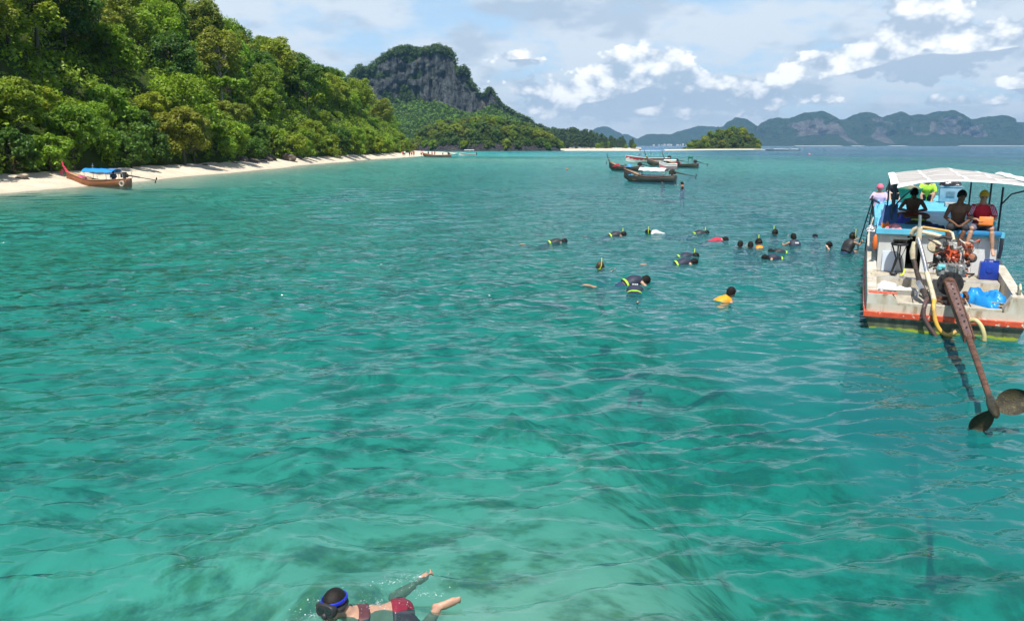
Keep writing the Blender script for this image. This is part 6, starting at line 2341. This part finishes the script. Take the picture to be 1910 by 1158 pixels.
def small_person(loc, rz, label, skin, shirt, group=None, sit=True, shorts=None, scale=1.0):
    e = empty('person', loc, rz, label, 'person', group)
    e.scale = (scale,) * 3
    if sit:
        J = dict(pel=v3(0, .05, .12), chest=v3(0, 0, .43), neck=v3(0, -.02, .60), head=v3(0, -.05, .76), shL=v3(-.18, 0, .555), shR=v3(.18, 0, .555), hipL=v3(-.09, .05, .09), hipR=v3(.09, .05, .09),
                 knL=v3(-.15, -.38, .12), knR=v3(.15, -.38, .12), anL=v3(-.15, -.42, -.28), anR=v3(.15, -.42, -.28), elL=v3(-.26, -.08, .32), elR=v3(.26, -.08, .32), wrL=v3(-.18, -.3, .24), wrR=v3(.18, -.3, .24))
    else:
        J = dict(pel=v3(0, 0, .92), chest=v3(0, 0, 1.24), neck=v3(0, 0, 1.42), head=v3(0, -.02, 1.58), shL=v3(-.18, 0, 1.37), shR=v3(.18, 0, 1.37), hipL=v3(-.09, 0, .9), hipR=v3(.09, 0, .9),
                 knL=v3(-.1, -.04, .48), knR=v3(.12, .02, .48), anL=v3(-.11, 0, .08), anR=v3(.14, .06, .08), elL=v3(-.25, .02, 1.1), elR=v3(.25, .0, 1.1), wrL=v3(-.26, -.08, .86), wrR=v3(.26, -.1, .88))
    J.update(face=v3(0, -1, -.1), hup=v3(0, 0, 1))
    J['toeL'], J['toeR'] = J['anL'] + v3(0, -.16, -.04), J['anR'] + v3(0, -.16, -.04)
    body('skin', J, e, skin, .045)
    def shp(b):
        b.rings(torso_rings(J, .03, .1, .98))
        for s in 'LR':
            limb_tube(b, [J['sh' + s], J['sh' + s].lerp(J['el' + s], .9)], [.075, .07])
    cloth('shirt', e, shirt, shp, .045)
    def shs(b):
        b.rings(torso_rings(J, .025, 0, .3))
        for s in 'LR':
            limb_tube(b, [J['hip' + s], J['hip' + s].lerp(J['kn' + s], .8)], [.115, .095])
    cloth('shorts', e, shorts or mat('shorts_black', (0.02, 0.02, 0.024)), shs, .05)
    b = MB()
    head_cap(b, J, 1, -.05, .018)
    b.build('hair', mat('hair_black', (0.012, 0.01, 0.009)), e, smooth=True)
    return e


def speedboat(loc, rz, label, L, side, top, roof, deckc, name='speedboat', roof_h=1.9):
    """bow towards local -x"""
    e = empty(name, loc, rz, label, 'boat')
    W = L * .13
    st = []
    for i in range(13):
        t = i / 12
        st.append((-L / 2 + L * t, W * min(1, (t * 2.6 + .03)) ** .55 * (1 if t < .9 else .97), .62 + .48 * max(0, .5 - t) ** 1.2 * 2, -.25 + .75 * max(0, .28 - t) ** 1.1 * 2.4))
    def shell(z0, z1, off):
        b = MB()
        V, F = [], []
        for x, bw, gz, kz in st:
            za, zb = kz + (gz - kz) * z0, kz + (gz - kz) * z1
            wa, wb = bw * (.55 + .45 * z0) + off, bw * (.55 + .45 * z1) + off
            V += [(x, wb, zb), (x, wa, za), (x, -wa, za), (x, -wb, zb)]
        for i in range(len(st) - 1):
            for j in range(3):
                F.append((i * 4 + j, i * 4 + j + 1, i * 4 + 5 + j, i * 4 + 4 + j))
        F.append((0, 1, 2, 3))
        q = (len(st) - 1) * 4
        F.append((q + 3, q + 2, q + 1, q))
        return b.add(V, F)
    shell(0, 1, 0).build('hull', side, e, smooth=True, autosm=40)
    for s in (-1, 1):
        b = MB()
        b.rings([[(x, s * (bw * (.55 + .45 * f) + .012), kz + (gz - kz) * f) for f in (.55, .95)] + [(x, s * (bw * (.55 + .45 * f) - .02), kz + (gz - kz) * f) for f in (.95, .55)] for x, bw, gz, kz in st])
        b.build('side_stripe', top, e, smooth=True, autosm=40)
        b = MB()
        b.tube([(x, s * bw, gz + .02) for x, bw, gz, kz in st], .05, 6)
        b.build('gunwale', deckc, e, smooth=True)
    b = MB()
    b.rings([[(x, -bw * .97, gz - .04), (x, bw * .97, gz - .04), (x, bw * .97, gz), (x, -bw * .97, gz)] for x, bw, gz, kz in st[:6]])
    b.build('fore_deck', deckc, e)
    b = MB()
    b.rings([[(x, -bw * .9, .25), (x, bw * .9, .25), (x, bw * .9, .3), (x, -bw * .9, .3)] for x, bw, gz, kz in st[4:]])
    b.build('floor', deckc, e)
    xa, xb = -L * .14, L * .34
    for x in (xa, (xa + xb) / 2, xb):
        for s in (-1, 1):
            b = MB()
            b.tube([(x, s * W * .85, .5), (x, s * W * .8, roof_h)], .03, 6)
            b.build('roof_post', LM['pole'], e)
    b = MB()
    b.sheet([[(xa - .3 + (xb - xa + .6) * i / 8, (-1 + j / 3) * W * .95, roof_h + .12 * (1 - (j / 3 - 1) ** 2)) for j in range(7)] for i in range(9)], .05)
    b.build('roof', roof, e, smooth=True)
    b = MB()
    b.rings([[(xa - .7, -W * .75, .9), (xa - .7, W * .75, .9), (xa - .66, W * .75, .92), (xa - .66, -W * .75, .92)], [(xa - .25, -W * .65, 1.4), (xa - .25, W * .65, 1.4), (xa - .21, W * .65, 1.42), (xa - .21, -W * .65, 1.42)]])
    b.build('windscreen', mat('windscreen_tint', (0.05, 0.08, 0.10), rough=.1), e)
    for q in range(3):
        b = MB()
        b.box((-L * .05 + q * L * .13, 0, .5), (.4, W * 1.5, .35))
        b.build('seat', deckc, e, bevel=.04)
    for s in (-.4, .4):
        b = MB()
        b.box((L / 2 + .15, s * W, .75), (.45, .32, .5))
        b.box((L / 2 + .15, s * W, .25), (.16, .14, .8))
        b.build('outboard_motor', LM['iron'], e, bevel=.05)
    return e


def build_boats():
    longtail_mats()
    # the boat drawn up at the beach, bow on the sand
    def ex_beach(e, st, k):
        b = MB()
        b.tube([(-.6, 0, 1.3), (-.6, 0, 2.0)], .018, 6)
        b.tube([(-.75, 0, 1.75), (-.45, 0, 1.75)], .014, 6)
        b.build('mast', LM['pole'], e)
        b = MB()
        b.tube([(1.6, -.6, 1.2), (1.6, -.6, 1.55), (2.9, -.6, 1.55), (3.0, -.6, .7)], .025, 6)
        b.tube([(1.6, .6, 1.2), (1.6, .6, 1.55), (2.9, .6, 1.55), (3.0, .6, .7)], .025, 6)
        b.tube([(2.25, -.6, 1.55), (2.25, .6, 1.55)], .02, 6)
        b.build('stern_frame', LM['pole'], e)
        b = MB()
        b.box((-.1, 0, .42), (1.9, .9, .30))
        b.build('yellow_locker', LM['deck'], e, bevel=.03)
        b = MB()
        b.sheet(rumple(-2.1, 0, .68, .45, .38, .26, 31), .02)
        b.build('red_cloth', LM['pink'], e, smooth=True)
        b = MB()
        b.lathe([(.16, -.06), (.24, -.07), (.26, 0), (.24, .07), (.16, .06), (.14, 0), (.16, -.06)], (2.9, -.72, .25), 16, (R(90), 0, 0), cap=False)
        b.build('tyre_fender', LM['tyre'], e, smooth=True)
    p = at_z(187, 347)
    longtail((p[0], p[1], .02), R(-14), 'brown longtail boat with blue awning and red prow ribbons at the beach', 6.2, 'brown', 'blue', .95, ('pink', 'red'), R(14), extra=ex_beach, awn_h=1.25)
    small_person((p[0] + 1.55, p[1] - .55, .48), R(20), 'man in dark shirt sitting in the stern of the brown longtail boat', 'dark', mat('shirt_navy', (0.03, 0.05, 0.10)))
    # the moored cluster in mid picture
    def ex_near(e, st, k):
        b = MB()
        b.sheet(rumple(-2.0, 0, .58, .42, .36, .34, 33), .02)
        b.build('tarp_bundle', LM['tarp'], e, smooth=True)
        b = MB()
        b.box((.3, 0, .50), (2.0, 1.0, .34))
        b.build('seat_box', mat('seat_box_blue', (0.08, 0.12, 0.22), (0.05, 0.07, 0.12), 3, .6), e, bevel=.03)
    p = at_z(1214, 339)
    longtail((p[0], p[1], .02), R(-34), 'dark longtail boat with white awning moored nearest in the cluster', 5.3, 'grey', 'white', .35, (), R(2), True, extra=ex_near, awn_h=1.1)
    def ex_left(e, st, k):
        for q, (x, c, s) in enumerate(((-1.7, 'maroon', 41), (-.4, 'iron', 42), (.7, 'tarp', 43))):
            b = MB()
            b.sheet(rumple(x, 0, .50, .5, .5, .42, s), .02)
            b.build('cloth_heap', LM[c], e, smooth=True)
    p = at_z(1168, 318.5)
    longtail((p[0], p[1], .02), R(-48), 'green-black longtail boat with a tall white-wrapped prow behind the nearest one', 5.8, 'grey', 'white', 1.3, ('paint',), R(0), awn_open=False, extra=ex_left)
    p = at_z(1207, 303)
    wh = mat('speedboat_white', (0.78, 0.76, 0.72), (0.7, 0.68, 0.64), 2, .35)
    sb = speedboat((p[0], p[1], .05), R(4), 'long white and red speedboat with blue roof behind the longtail boats', 9.0, wh, mat('speedboat_red', (0.62, 0.05, 0.06), (0.55, 0.05, 0.05), 2, .4), LM['blue'], wh)
    sb.scale = (1.05, 1.05, 1.35)
    p = at_z(1238, 309)
    longtail((p[0], p[1], .02), R(-28), 'dark longtail boat with a yellow ribbon on its tall prow beside the speedboat', 5.6, 'dark', 'white', 1.6, ('yellow',), R(5), awn_open=False)
    p = at_z(1246, 314)
    speedboat((p[0], p[1], .05), R(-12), 'small pink and white boat with flat roof between the longtails', 2.9, mat('boat_pink', (0.62, 0.22, 0.24), (0.5, 0.18, 0.2), 2, .5), wh, wh, wh, 'small_cabin_boat', 1.2)
    def ex_last(e, st, k):
        b = MB()
        b.tube([(1.1, .4, .5), (1.1, .4, 1.7)], .03, 6)
        b.tube([(1.9, .4, .5), (1.9, .4, 1.7)], .03, 6)
        b.build('flag_pole', LM['iron'], e)
        b = MB()
        b.sheet([[(1.0 + .14 * i, .4 + .04 * math.sin(i), 1.72 - .09 * j) for j in range(4)] for i in range(8)], .02)
        b.build('green_flag', LM['green'], e)
        b = MB()
        b.sheet(rumple(-.8, 0, .5, .5, .5, .4, 45), .02)
        b.build('red_heap', LM['maroon'], e, smooth=True)
    p = at_z(1271, 312)
    longtail((p[0], p[1], .02), R(-50), 'black longtail boat with a green flag at its stern, right of the cluster', 6.6, 'dark', 'white', 1.6, (), R(-12), awn_open=False, extra=ex_last)
    # two boats on the far end of the beach
    p = at_z(816, 292.5)
    longtail((p[0], p[1], .02), R(-6), 'pale longtail boat drawn up at the far end of the beach', 9.0, 'brown', 'white', .8, (), R(0), awn_open=False)
    p = at_z(872, 290.5)
    speedboat((p[0], p[1], .05), R(2), 'white speedboat anchored off the far end of the beach', 6.2, wh, mat('speedboat_stripe_pink', (0.6, 0.3, 0.34), rough=.4), wh, wh)
    # boats at the tip of the sandbar
    for i, (px, L, lab) in enumerate(((1448, 16, 'low dark barge moored at the tip of the sandbar'), (1478, 10, 'small pale boat right of the barge at the sandbar tip'))):
        p = at_z(px, 281.2)
        speedboat((p[0], p[1], .05), R(3), lab, L, mat('barge_dark', (0.08, 0.07, 0.07)) if i == 0 else wh, wh, wh, wh, 'moored_boat', 1.2)
    # mooring buoys
    for px, py, c, lab in ((1058, 317.5, (0.8, 0.2, 0.04), 'small orange buoy floating alone in mid bay'), (1510, 288.5, (0.75, 0.25, 0.28), 'pink buoy floating off the sandbar tip')):
        p = at_z(px, py)
        b = MB()
        s = 1.6 * p[1] / 1499 * 1.4
        b.lathe([(.02, -.9 * s), (.8 * s, -.4 * s), (1.0 * s, 0), (.8 * s, .45 * s), (.25 * s, .7 * s), (.18 * s, 1.0 * s), (.05 * s, 1.02 * s)], (0, 0, 0), 14)
        tag(b.build('buoy', mat('buoy_%d' % px, c, rough=.5), None, smooth=True, loc=(p[0], p[1], .1)), lab, 'buoy')
    # bathers on the far beach
    cols = [('shirt_red2', (0.6, 0.06, 0.06)), ('shirt_white', (0.7, 0.7, 0.68)), ('shirt_navy', (0.03, 0.05, 0.10)), ('shirt_coral', (0.7, 0.25, 0.18))]
    rr = random.Random(9)
    for i, px in enumerate((752, 755, 764, 768, 772, 786, 799, 806, 811, 826, 836)):
        p = at_z(px, 290 - .2 * (i % 2), .9 if px < 790 else 0.3)
        c = cols[i % 4]
        small_person((p[0], p[1], .55 if px < 790 else 0.05), rr.uniform(-1, 1), 'tiny bather standing at the far end of the beach', rr.choice(['tan', 'fair', 'brown']), mat(*c), 'bathers on the far beach', sit=False)


build_boats()

# ------------------------------------------------------------------ snorkellers
def vest_mats():
    global VM
    VM = dict(black=mat('vest_black', (0.02, 0.022, 0.024)), navy=mat('vest_dark_navy', (0.022, 0.03, 0.055), (0.016, 0.02, 0.04), 6, .65, bump=.2, bscale=20),
              blue=mat('vest_royal', (0.03, 0.05, 0.32), (0.02, 0.04, 0.25), 6, .65), yellow=mat('vest_yellow', (0.82, 0.34, 0.01), (0.75, 0.25, 0.01), 6, .6, bump=.2, bscale=20),
              orange=mat('vest_orange', (0.85, 0.20, 0.03), (0.75, 0.16, 0.03), 6, .6), red=mat('shirt_crimson', (0.55, 0.02, 0.05), (0.45, 0.02, 0.05), 6, .7), white=mat('shirt_white', (0.7, 0.7, 0.68)),
              neon=mat('neon_green', (0.42, 0.80, 0.03)), ny=mat('neon_yellow', (0.72, 0.85, 0.04)), mask=mat('black_rubber', (0.018, 0.018, 0.02)), print=mat('vest_print', (0.62, 0.64, 0.66)),
              hair=mat('hair_black', (0.012, 0.01, 0.009)), brownh=mat('hair_brown', (0.06, 0.03, 0.015), (0.04, 0.02, 0.01), 30, .6), shorts=mat('swim_shorts_blue', (0.015, 0.04, 0.10), (0.012, 0.03, 0.08), 5, .8))


def snorkel_of(J, e, m, side=1, k=1.0):
    s, f, u = frame_of(J['face'], J['hup'])
    H = J['head']
    b = MB()
    # tube rises against the world, from the mouth past the temple
    H = H - u * .012
    mouth = H + f * .12 - u * .06
    p1 = H + s * side * .085 + f * .06 - u * .05
    p2 = H + s * side * .10 + f * .01 + v3(0, 0, .05)
    p3 = p2 + v3(0, 0, .22) + s * side * .01
    b.tube([mouth, p1, p2, p3], .014, 8)
    b.build('snorkel', m, e, smooth=True)
    b = MB()
    # mask: glass box and strap
    M = Matrix((s, f, u)).transposed().to_4x4()
    b.ell(H + f * .112 + u * .014, (.075, .028, .046), M, 12, 8)
    pts = [H + (s * math.cos(a) * .099 + f * (math.sin(a) * .120 - .006)) + u * (.02 + .012 * -math.sin(a)) for a in [R(20 + 320 * q / 20 + 90) for q in range(21)]]
    b.tube(pts, .011, 6)
    b.build('diving_mask', VM['mask'], e, smooth=True)


def vest_on(J, e, m, neon=None, prnt=False, add=.058, voxel=.028):
    def vb(b):
        b.rings(torso_rings(J, add, .30, .93))
        sp = (J['neck'] - J['chest']).normalized()
        lt = (J['shR'] - J['shL']).normalized()
        dp = lt.cross(sp).normalized()
        b.tube([J['neck'] - sp * .02 + (lt * math.cos(q) * .095 + dp * math.sin(q) * .085) for q in [6.2832 * w / 14 for w in range(15)]], .045, 8)
        for s in 'LR':
            limb_tube(b, [J['neck'].lerp(J['chest'], .2), J['sh' + s].lerp(J['neck'], .25)], [.075, .075])
    cloth('life_vest', e, m, vb, voxel)
    if neon is not None:
        b = MB()
        b.rings(torso_rings(J, add + .010, .33, .39), cap=False)
        b.build('neon_band', neon, e, smooth=True)
    if prnt:
        lat = (J['shR'] - J['shL']).normalized()
        sp = (J['neck'] - J['chest']).normalized()
        out = lat.cross(sp).normalized()
        if out.z < -.3 or (abs(out.z) <= .3 and out.y > 0):
            out = -out
        c = J['chest'] + out * (.118 + add + .006)
        for q in range(3):
            b = MB()
            x = (q - 1) * .05
            b.rings([[c + lat * (x - .018) + sp * .0, c + lat * (x + .018) + sp * .0, c + lat * (x + .018) + sp * .0 - out * .02, c + lat * (x - .018) + sp * .0 - out * .02],
                     [c + lat * (x - .018) + sp * .06, c + lat * (x + .018) + sp * .06, c + lat * (x + .018) + sp * .06 - out * .02, c + lat * (x - .018) + sp * .06 - out * .02]])
            b.build('print_mark', VM['print'], e)


def swimmer(px, py, ang, label, pose='float', skin='tan', vest='navy', neon=None, snork='ny', prnt=False, hair='hair', scale=1.0, dz=0.0, legs=None, group=None, zref=0.0):
    """ang: heading in degrees (0 = towards picture right, 90 = away)"""
    p = at_z(px, py, zref)
    e = empty('person', (p[0], p[1], dz - .04), R(ang), label, 'person', group)
    e.scale = (scale,) * 3
    if pose == 'float':      # face down, heading +x
        J = dict(pel=v3(-.28, 0, -.10), chest=v3(.06, 0, .03), neck=v3(.24, 0, .06), head=v3(.39, 0, .045), shL=v3(.20, .17, .03), shR=v3(.20, -.17, .03), hipL=v3(-.33, .09, -.13), hipR=v3(-.33, -.09, -.13),
                 knL=v3(-.74, .14, -.22), knR=v3(-.74, -.12, -.18), anL=v3(-1.12, .16, -.10), anR=v3(-1.14, -.14, -.02), elL=v3(.30, .38, -.10), elR=v3(.28, -.38, -.10), wrL=v3(.52, .34, -.14), wrR=v3(.50, -.34, -.14),
                 face=v3(.55, 0, -.85), hup=v3(.85, 0, .5))
    elif pose == 'crouch':   # chest out of the water, leaning forward
        J = dict(pel=v3(-.16, 0, -.34), chest=v3(-.02, 0, -.03), neck=v3(.06, 0, .13), head=v3(.13, 0, .27), shL=v3(.04, .175, .07), shR=v3(.04, -.175, .07), hipL=v3(-.18, .09, -.38), hipR=v3(-.18, -.09, -.38),
                 knL=v3(-.05, .14, -.78), knR=v3(-.10, -.14, -.78), anL=v3(-.3, .15, -1.12), anR=v3(-.34, -.15, -1.12), elL=v3(.20, .33, -.06), elR=v3(.2, -.33, -.06), wrL=v3(.42, .24, -.02), wrR=v3(.42, -.24, -.02),
                 face=v3(1, 0, -.25), hup=v3(.1, 0, 1))
    else:                    # low in the water, head and shoulders showing
        J = dict(pel=v3(-.05, 0, -.56), chest=v3(0, 0, -.22), neck=v3(.02, 0, -.04), head=v3(.05, 0, .11), shL=v3(.0, .175, -.10), shR=v3(0, -.175, -.10), hipL=v3(-.05, .09, -.6), hipR=v3(-.05, -.09, -.6),
                 knL=v3(.12, .14, -.98), knR=v3(.06, -.14, -.98), anL=v3(-.1, .15, -1.34), anR=v3(-.14, -.15, -1.34), elL=v3(.16, .34, -.18), elR=v3(.16, -.34, -.18), wrL=v3(.4, .30, -.06), wrR=v3(.4, -.30, -.06),
                 face=v3(1, 0, -.35), hup=v3(.2, 0, 1))
    if legs:
        J.update(legs)
    J['toeL'] = J['anL'] + v3(-.16, 0, .0) if pose == 'float' else J['anL'] + v3(.14, 0, -.08)
    J['toeR'] = J['anR'] + v3(-.16, 0, .02) if pose == 'float' else J['anR'] + v3(.14, 0, -.08)
    body('skin', J, e, skin, .029)
    if vest == 'red' or vest == 'white':
        def shp(b):
            b.rings(torso_rings(J, .018, .1, .97))
            for s in 'LR':
                limb_tube(b, [J['sh' + s], J['sh' + s].lerp(J['el' + s], .95)], [.068, .06])
        cloth('rash_shirt', e, VM[vest], shp, .022)
    elif vest:
        vest_on(J, e, VM[vest], VM[neon] if neon else None, prnt)
    def shs(b):
        b.rings(torso_rings(J, .014, 0, .30))
        for s in 'LR':
            limb_tube(b, [J['hip' + s], J['hip' + s].lerp(J['kn' + s], .6)], [.104, .09])
    cloth('swim_shorts', e, VM['shorts'], shs, .034)
    b = MB()
    head_cap(b, J, 1, -.04, .016)
    b.build('hair', VM[hair], e, smooth=True, autosm=80)
    if snork:
        snorkel_of(J, e, VM[snork], 1 if px % 2 else -1)
    return e, J


def build_swimmers():
    vest_mats()
    S = swimmer
    S(1034, 452, 10, 'snorkeller in black vest with red side floating farthest left of the group', 'float', 'tan', 'black', 'ny', 'red', legs=None)
    S(1146, 438, 8, 'snorkeller in black vest with neon hem and upright yellow snorkel, face down', 'float', 'brown', 'black', 'neon', 'ny')
    S(1226, 434, 176, 'snorkeller in white shirt floating with head to the left', 'float', 'tan', 'white', None, 'ny')
    S(1302, 436, 15, 'snorkeller in vest with bright neon hem floating farthest back', 'float', 'tan', 'black', 'neon', 'ny')
    S(1334, 448, -4, 'snorkeller in crimson long-sleeved shirt stretched out face down', 'float', 'fair', 'red', None, None)
    S(1276, 479, 6, 'snorkeller in dark vest, upper one of the close pair in mid group', 'float', 'fair', 'navy', 'neon', 'ny')
    S(1272, 490, 4, 'snorkeller in dark vest, lower one of the close pair in mid group', 'float', 'tan', 'navy', 'neon', None)
    S(1122, 500, 200, 'person with brown hair low in the water in a dark vest, hand raised', 'low', 'fair', 'navy', None, 'ny', hair='brownh', legs=dict(wrL=v3(-.1, .52, .02), elL=v3(0, .36, -.12)))
    S(1178, 528, 14, 'snorkeller in dark vest with neon hem and blue shorts stretched out to the left', 'float', 'tan', 'navy', 'neon', None, scale=1.05, dz=.05)
    S(1184, 548, 78, 'snorkeller with white print on the back of a dark neon-hemmed vest, feet towards the camera', 'float', 'tan', 'navy', 'neon', None, True, scale=1.0, dz=.06, legs=dict(head=v3(.36, 0, -.05)))
    S(1342, 562, 12, 'man in orange-yellow life vest swimming with his head up', 'float', 'tan', 'yellow', None, None, scale=.95, dz=-.05, legs=dict(chest=v3(.08, 0, .06), neck=v3(.23, 0, .16), head=v3(.31, 0, .32), shL=v3(.21, .17, .10), shR=v3(.21, -.17, .10), face=v3(1, .1, -.1), hup=v3(-.1, 0, 1), knL=v3(-.8, .1, -.12)))
    S(1380, 462, 60, 'leftmost of three close heads, in a dark vest seen from behind', 'low', 'tan', 'navy', None, None, dz=.05)
    S(1400, 463, 80, 'dark-vested swimmer in the middle of the three close heads', 'low', 'tan', 'navy', None, None, dz=.04)
    S(1417, 461, 160, 'swimmer in yellow vest beside the two dark vests', 'low', 'tan', 'yellow', None, 'ny', dz=.12)
    S(1444, 436, 20, 'snorkeller with tall yellow snorkel low in the water near the boat', 'low', 'tan', 'black', 'neon', 'ny', dz=.0)
    S(1482, 458, 100, 'swimmer upright in a dark vest with white print on the back', 'crouch', 'tan', 'navy', 'neon', None, True, dz=.08)
    S(1522, 443, 120, 'dark head of a swimmer alone just behind the group', 'low', 'brown', 'black', None, None, dz=-.06)
    S(1548, 463, 200, 'swimmer in royal blue vest raising a hand to the face near the ladder', 'low', 'fair', 'blue', None, None, dz=.04, legs=dict(wrL=v3(.18, .06, .06), elL=v3(.22, .26, -.06)))
    S(1456, 470, 175, 'dark vest with neon hem, upper one of the pair of floating backs', 'float', 'tan', 'black', 'neon', None, scale=.85, dz=.0)
    S(1446, 481, 184, 'dark vest with neon hem, lower one of the pair of floating backs', 'float', 'tan', 'navy', 'neon', None, scale=.9, dz=.0)
    S(1583, 469, 20, 'snorkeller in black vest climbing out at the boarding ladder', 'crouch', 'tan', 'black', None, 'ny', dz=.30, legs=dict(elL=v3(.24, .22, .02), wrL=v3(.46, .12, .14), elR=v3(.24, -.22, -.02), wrR=v3(.46, -.1, .1), knL=v3(.22, .1, -.26), knR=v3(.26, -.1, -.24), anL=v3(.16, .1, -.62), anR=v3(.2, -.1, -.62)))
    # farther out, by the moored boats
    S(1273, 346.5, 150, 'swimmer in orange vest right of the nearest moored longtail', 'low', 'fair', 'orange', None, None, scale=1.25, dz=.1)
    S(1236, 340.5, 200, 'swimmer in orange vest close under the side of the moored longtail', 'low', 'tan', 'orange', None, None, scale=1.1, dz=.05)
    S(1273, 353, 90, 'dark head of a swimmer nearer than the orange vest', 'low', 'brown', 'black', None, None, scale=1.0, dz=.0)


def build_front_swimmer():
    """the masked swimmer right below the camera"""
    p = at_z(643, 1122, .1)
    e = empty('person', (p[0], p[1], .02), R(-4), 'masked swimmer with blue strap, dark hair and maroon trunks right below the camera', 'person')
    e.scale = (.95, .95, .95)
    J = dict(pel=v3(.40, .10, -.10), chest=v3(.16, .0, -.09), neck=v3(.03, -.03, -.02), head=v3(-.07, -.07, .10), shL=v3(.02, .13, -.07), shR=v3(.13, -.17, -.06), hipL=v3(.45, .19, -.12), hipR=v3(.50, .02, -.12),
             knL=v3(.32, .40, -.11), knR=v3(.66, -.08, -.11), anL=v3(.46, .50, -.05), anR=v3(.74, .16, -.055), elL=v3(-.10, .32, -.20), elR=v3(.14, -.38, -.22), wrL=v3(-.26, .22, -.26), wrR=v3(-.08, -.42, -.28),
             face=v3(-.36, -1, .10), hup=v3(0, .1, 1))
    J['toeL'], J['toeR'] = J['anL'] + v3(.10, .13, .03), J['anR'] + v3(.16, .05, .03)
    body('skin', J, e, 'tan', .012)
    hair = MB()
    head_cap(hair, J, 1.0, -.03, .014, .05)
    h = hair.build('hair', mat('hair_wet', (0.012, 0.009, 0.007), (0.012, 0.009, 0.007), 60, .5, bump=.35, bscale=120, spec=.25), e, smooth=True, autosm=80)
    s, f, u = frame_of(J['face'], J['hup'])
    H = J['head'] - u * .012
    M = Matrix((s, f, u)).transposed().to_4x4()
    # mask: skirt, lenses, nose pocket
    b = MB()
    b.rings([ring(H + f * 0.0748 + u * .008, s, u, .088, .057, 18, 3), ring(H + f * 0.1155 + u * .010, s, u, .092, .059, 18, 3), ring(H + f * 0.1298 + u * .010, s, u, .081, .050, 18, 3)])
    b.ell(H + f * 0.1265 - u * .030, (.026, .024, .028), M, 10, 8)
    b.build('mask_skirt', VM['mask'], e, smooth=True, autosm=50)
    for q in (-1, 1):
        b = MB()
        b.rings([ring(H + f * 0.1303 + u * .016 + s * q * .036, s, u, .031, .028, 14, 2.6), ring(H + f * 0.1348 + u * .016 + s * q * .036, s, u, .029, .026, 14, 2.6)])
        b.build('mask_lens', mat('lens_dark', (0.02, 0.025, 0.03), rough=.04, spec=.8), e, smooth=True, autosm=40)
    blue = mat('strap_blue', (0.015, 0.03, 0.42), (0.01, 0.02, 0.34), 6, .3)
    def hoop(z, r1, r2, tilt):
        return [H + s * math.cos(a) * r1 + f * (math.sin(a) * r2 - .006) + u * (z + tilt * math.sin(a)) for a in [2 * math.pi * q / 28 for q in range(29)]]
    b = MB()
    b.tube(hoop(.012, .098, .119, -.01), .012, 6, flat=1.5)
    b.build('mask_strap', VM['mask'], e, smooth=True)
    b = MB()
    b.tube(hoop(.060, .092, .112, -.012), .012, 8, flat=1.5)
    b.build('blue_strap', blue, e, smooth=True)
    for q in (-1, 1):
        b = MB()
        b.box(H + s * q * .107 + f * 0.0550 + u * .014, (.03, .05, .03), M)
        b.build('strap_buckle', VM['mask'], e, bevel=.006)
    # lips
    b = MB()
    b.ell(H + f * 0.1034 - u * .066, (.024, .010, .010), M, 10, 6)
    b.build('lips', mat('lips', (0.45, 0.12, 0.10), rough=.35), e, smooth=True)
    # blue snorkel tube lying along the neck
    b = MB()
    b.tube([H + s * .10 + f * 0.0330 + u * .0, H + s * .105 - f * 0.0220 - u * .08, H + s * .12 - f * 0.0660 - u * .17], [.018, .02, .02], 10)
    b.build('snorkel', mat('snorkel_blue', (0.05, 0.16, 0.38), (0.04, 0.12, 0.3), 5, .25), e, smooth=True)
    def top(b):
        b.rings(torso_rings(J, .010, .55, .80))
    cloth('swim_top', e, mat('swim_top_coral', (0.10, 0.03, 0.035), (0.08, 0.025, 0.03), 6, .5), top, .012)
    def tr(b):
        b.rings(torso_rings(J, .014, 0, .26))
        for q in 'LR':
            limb_tube(b, [J['hip' + q], J['hip' + q].lerp(J['kn' + q], .4)], [.102, .09])
    cloth('swim_trunks', e, mat('trunks_maroon', (0.22, 0.012, 0.03), (0.17, 0.01, 0.025), 6, .5), tr, .012)
    # water drops and foam thrown up around the body
    r = np.random.default_rng(3)
    b = MB()
    for k in range(900):
        grp = r.integers(0, 6)
        c = [(-.18, .05), (.30, .34), (.62, .16), (.25, .02), (-.2, -.15), (.52, .42)][grp]
        a = r.uniform(0, 6.28)
        q = abs(r.normal(0, .10))
        rad = float(np.exp(r.normal(math.log(.0016), .5)))
        z = .045 + abs(r.normal(0, .012))
        V = []
        x0, y0 = c[0] + q * math.cos(a) * 1.5, c[1] + q * math.sin(a) * .7
        b.add([(x0 - rad, y0, z), (x0 + rad, y0, z), (x0, y0 - rad, z), (x0, y0 + rad, z), (x0, y0, z + rad), (x0, y0, z - rad)], [(0, 2, 4), (2, 1, 4), (1, 3, 4), (3, 0, 4), (2, 0, 5), (1, 2, 5), (3, 1, 5), (0, 3, 5)])
    o = b.build('splash_drops', mat('foam_white', (0.8, 0.84, 0.84), (0.7, 0.76, 0.76), 5, .3), None, smooth=True)
    o.location = e.location
    tag(o, 'fine white splashes round the masked swimmer', None, None, 'stuff')


build_swimmers()
build_front_swimmer()

bake_people()
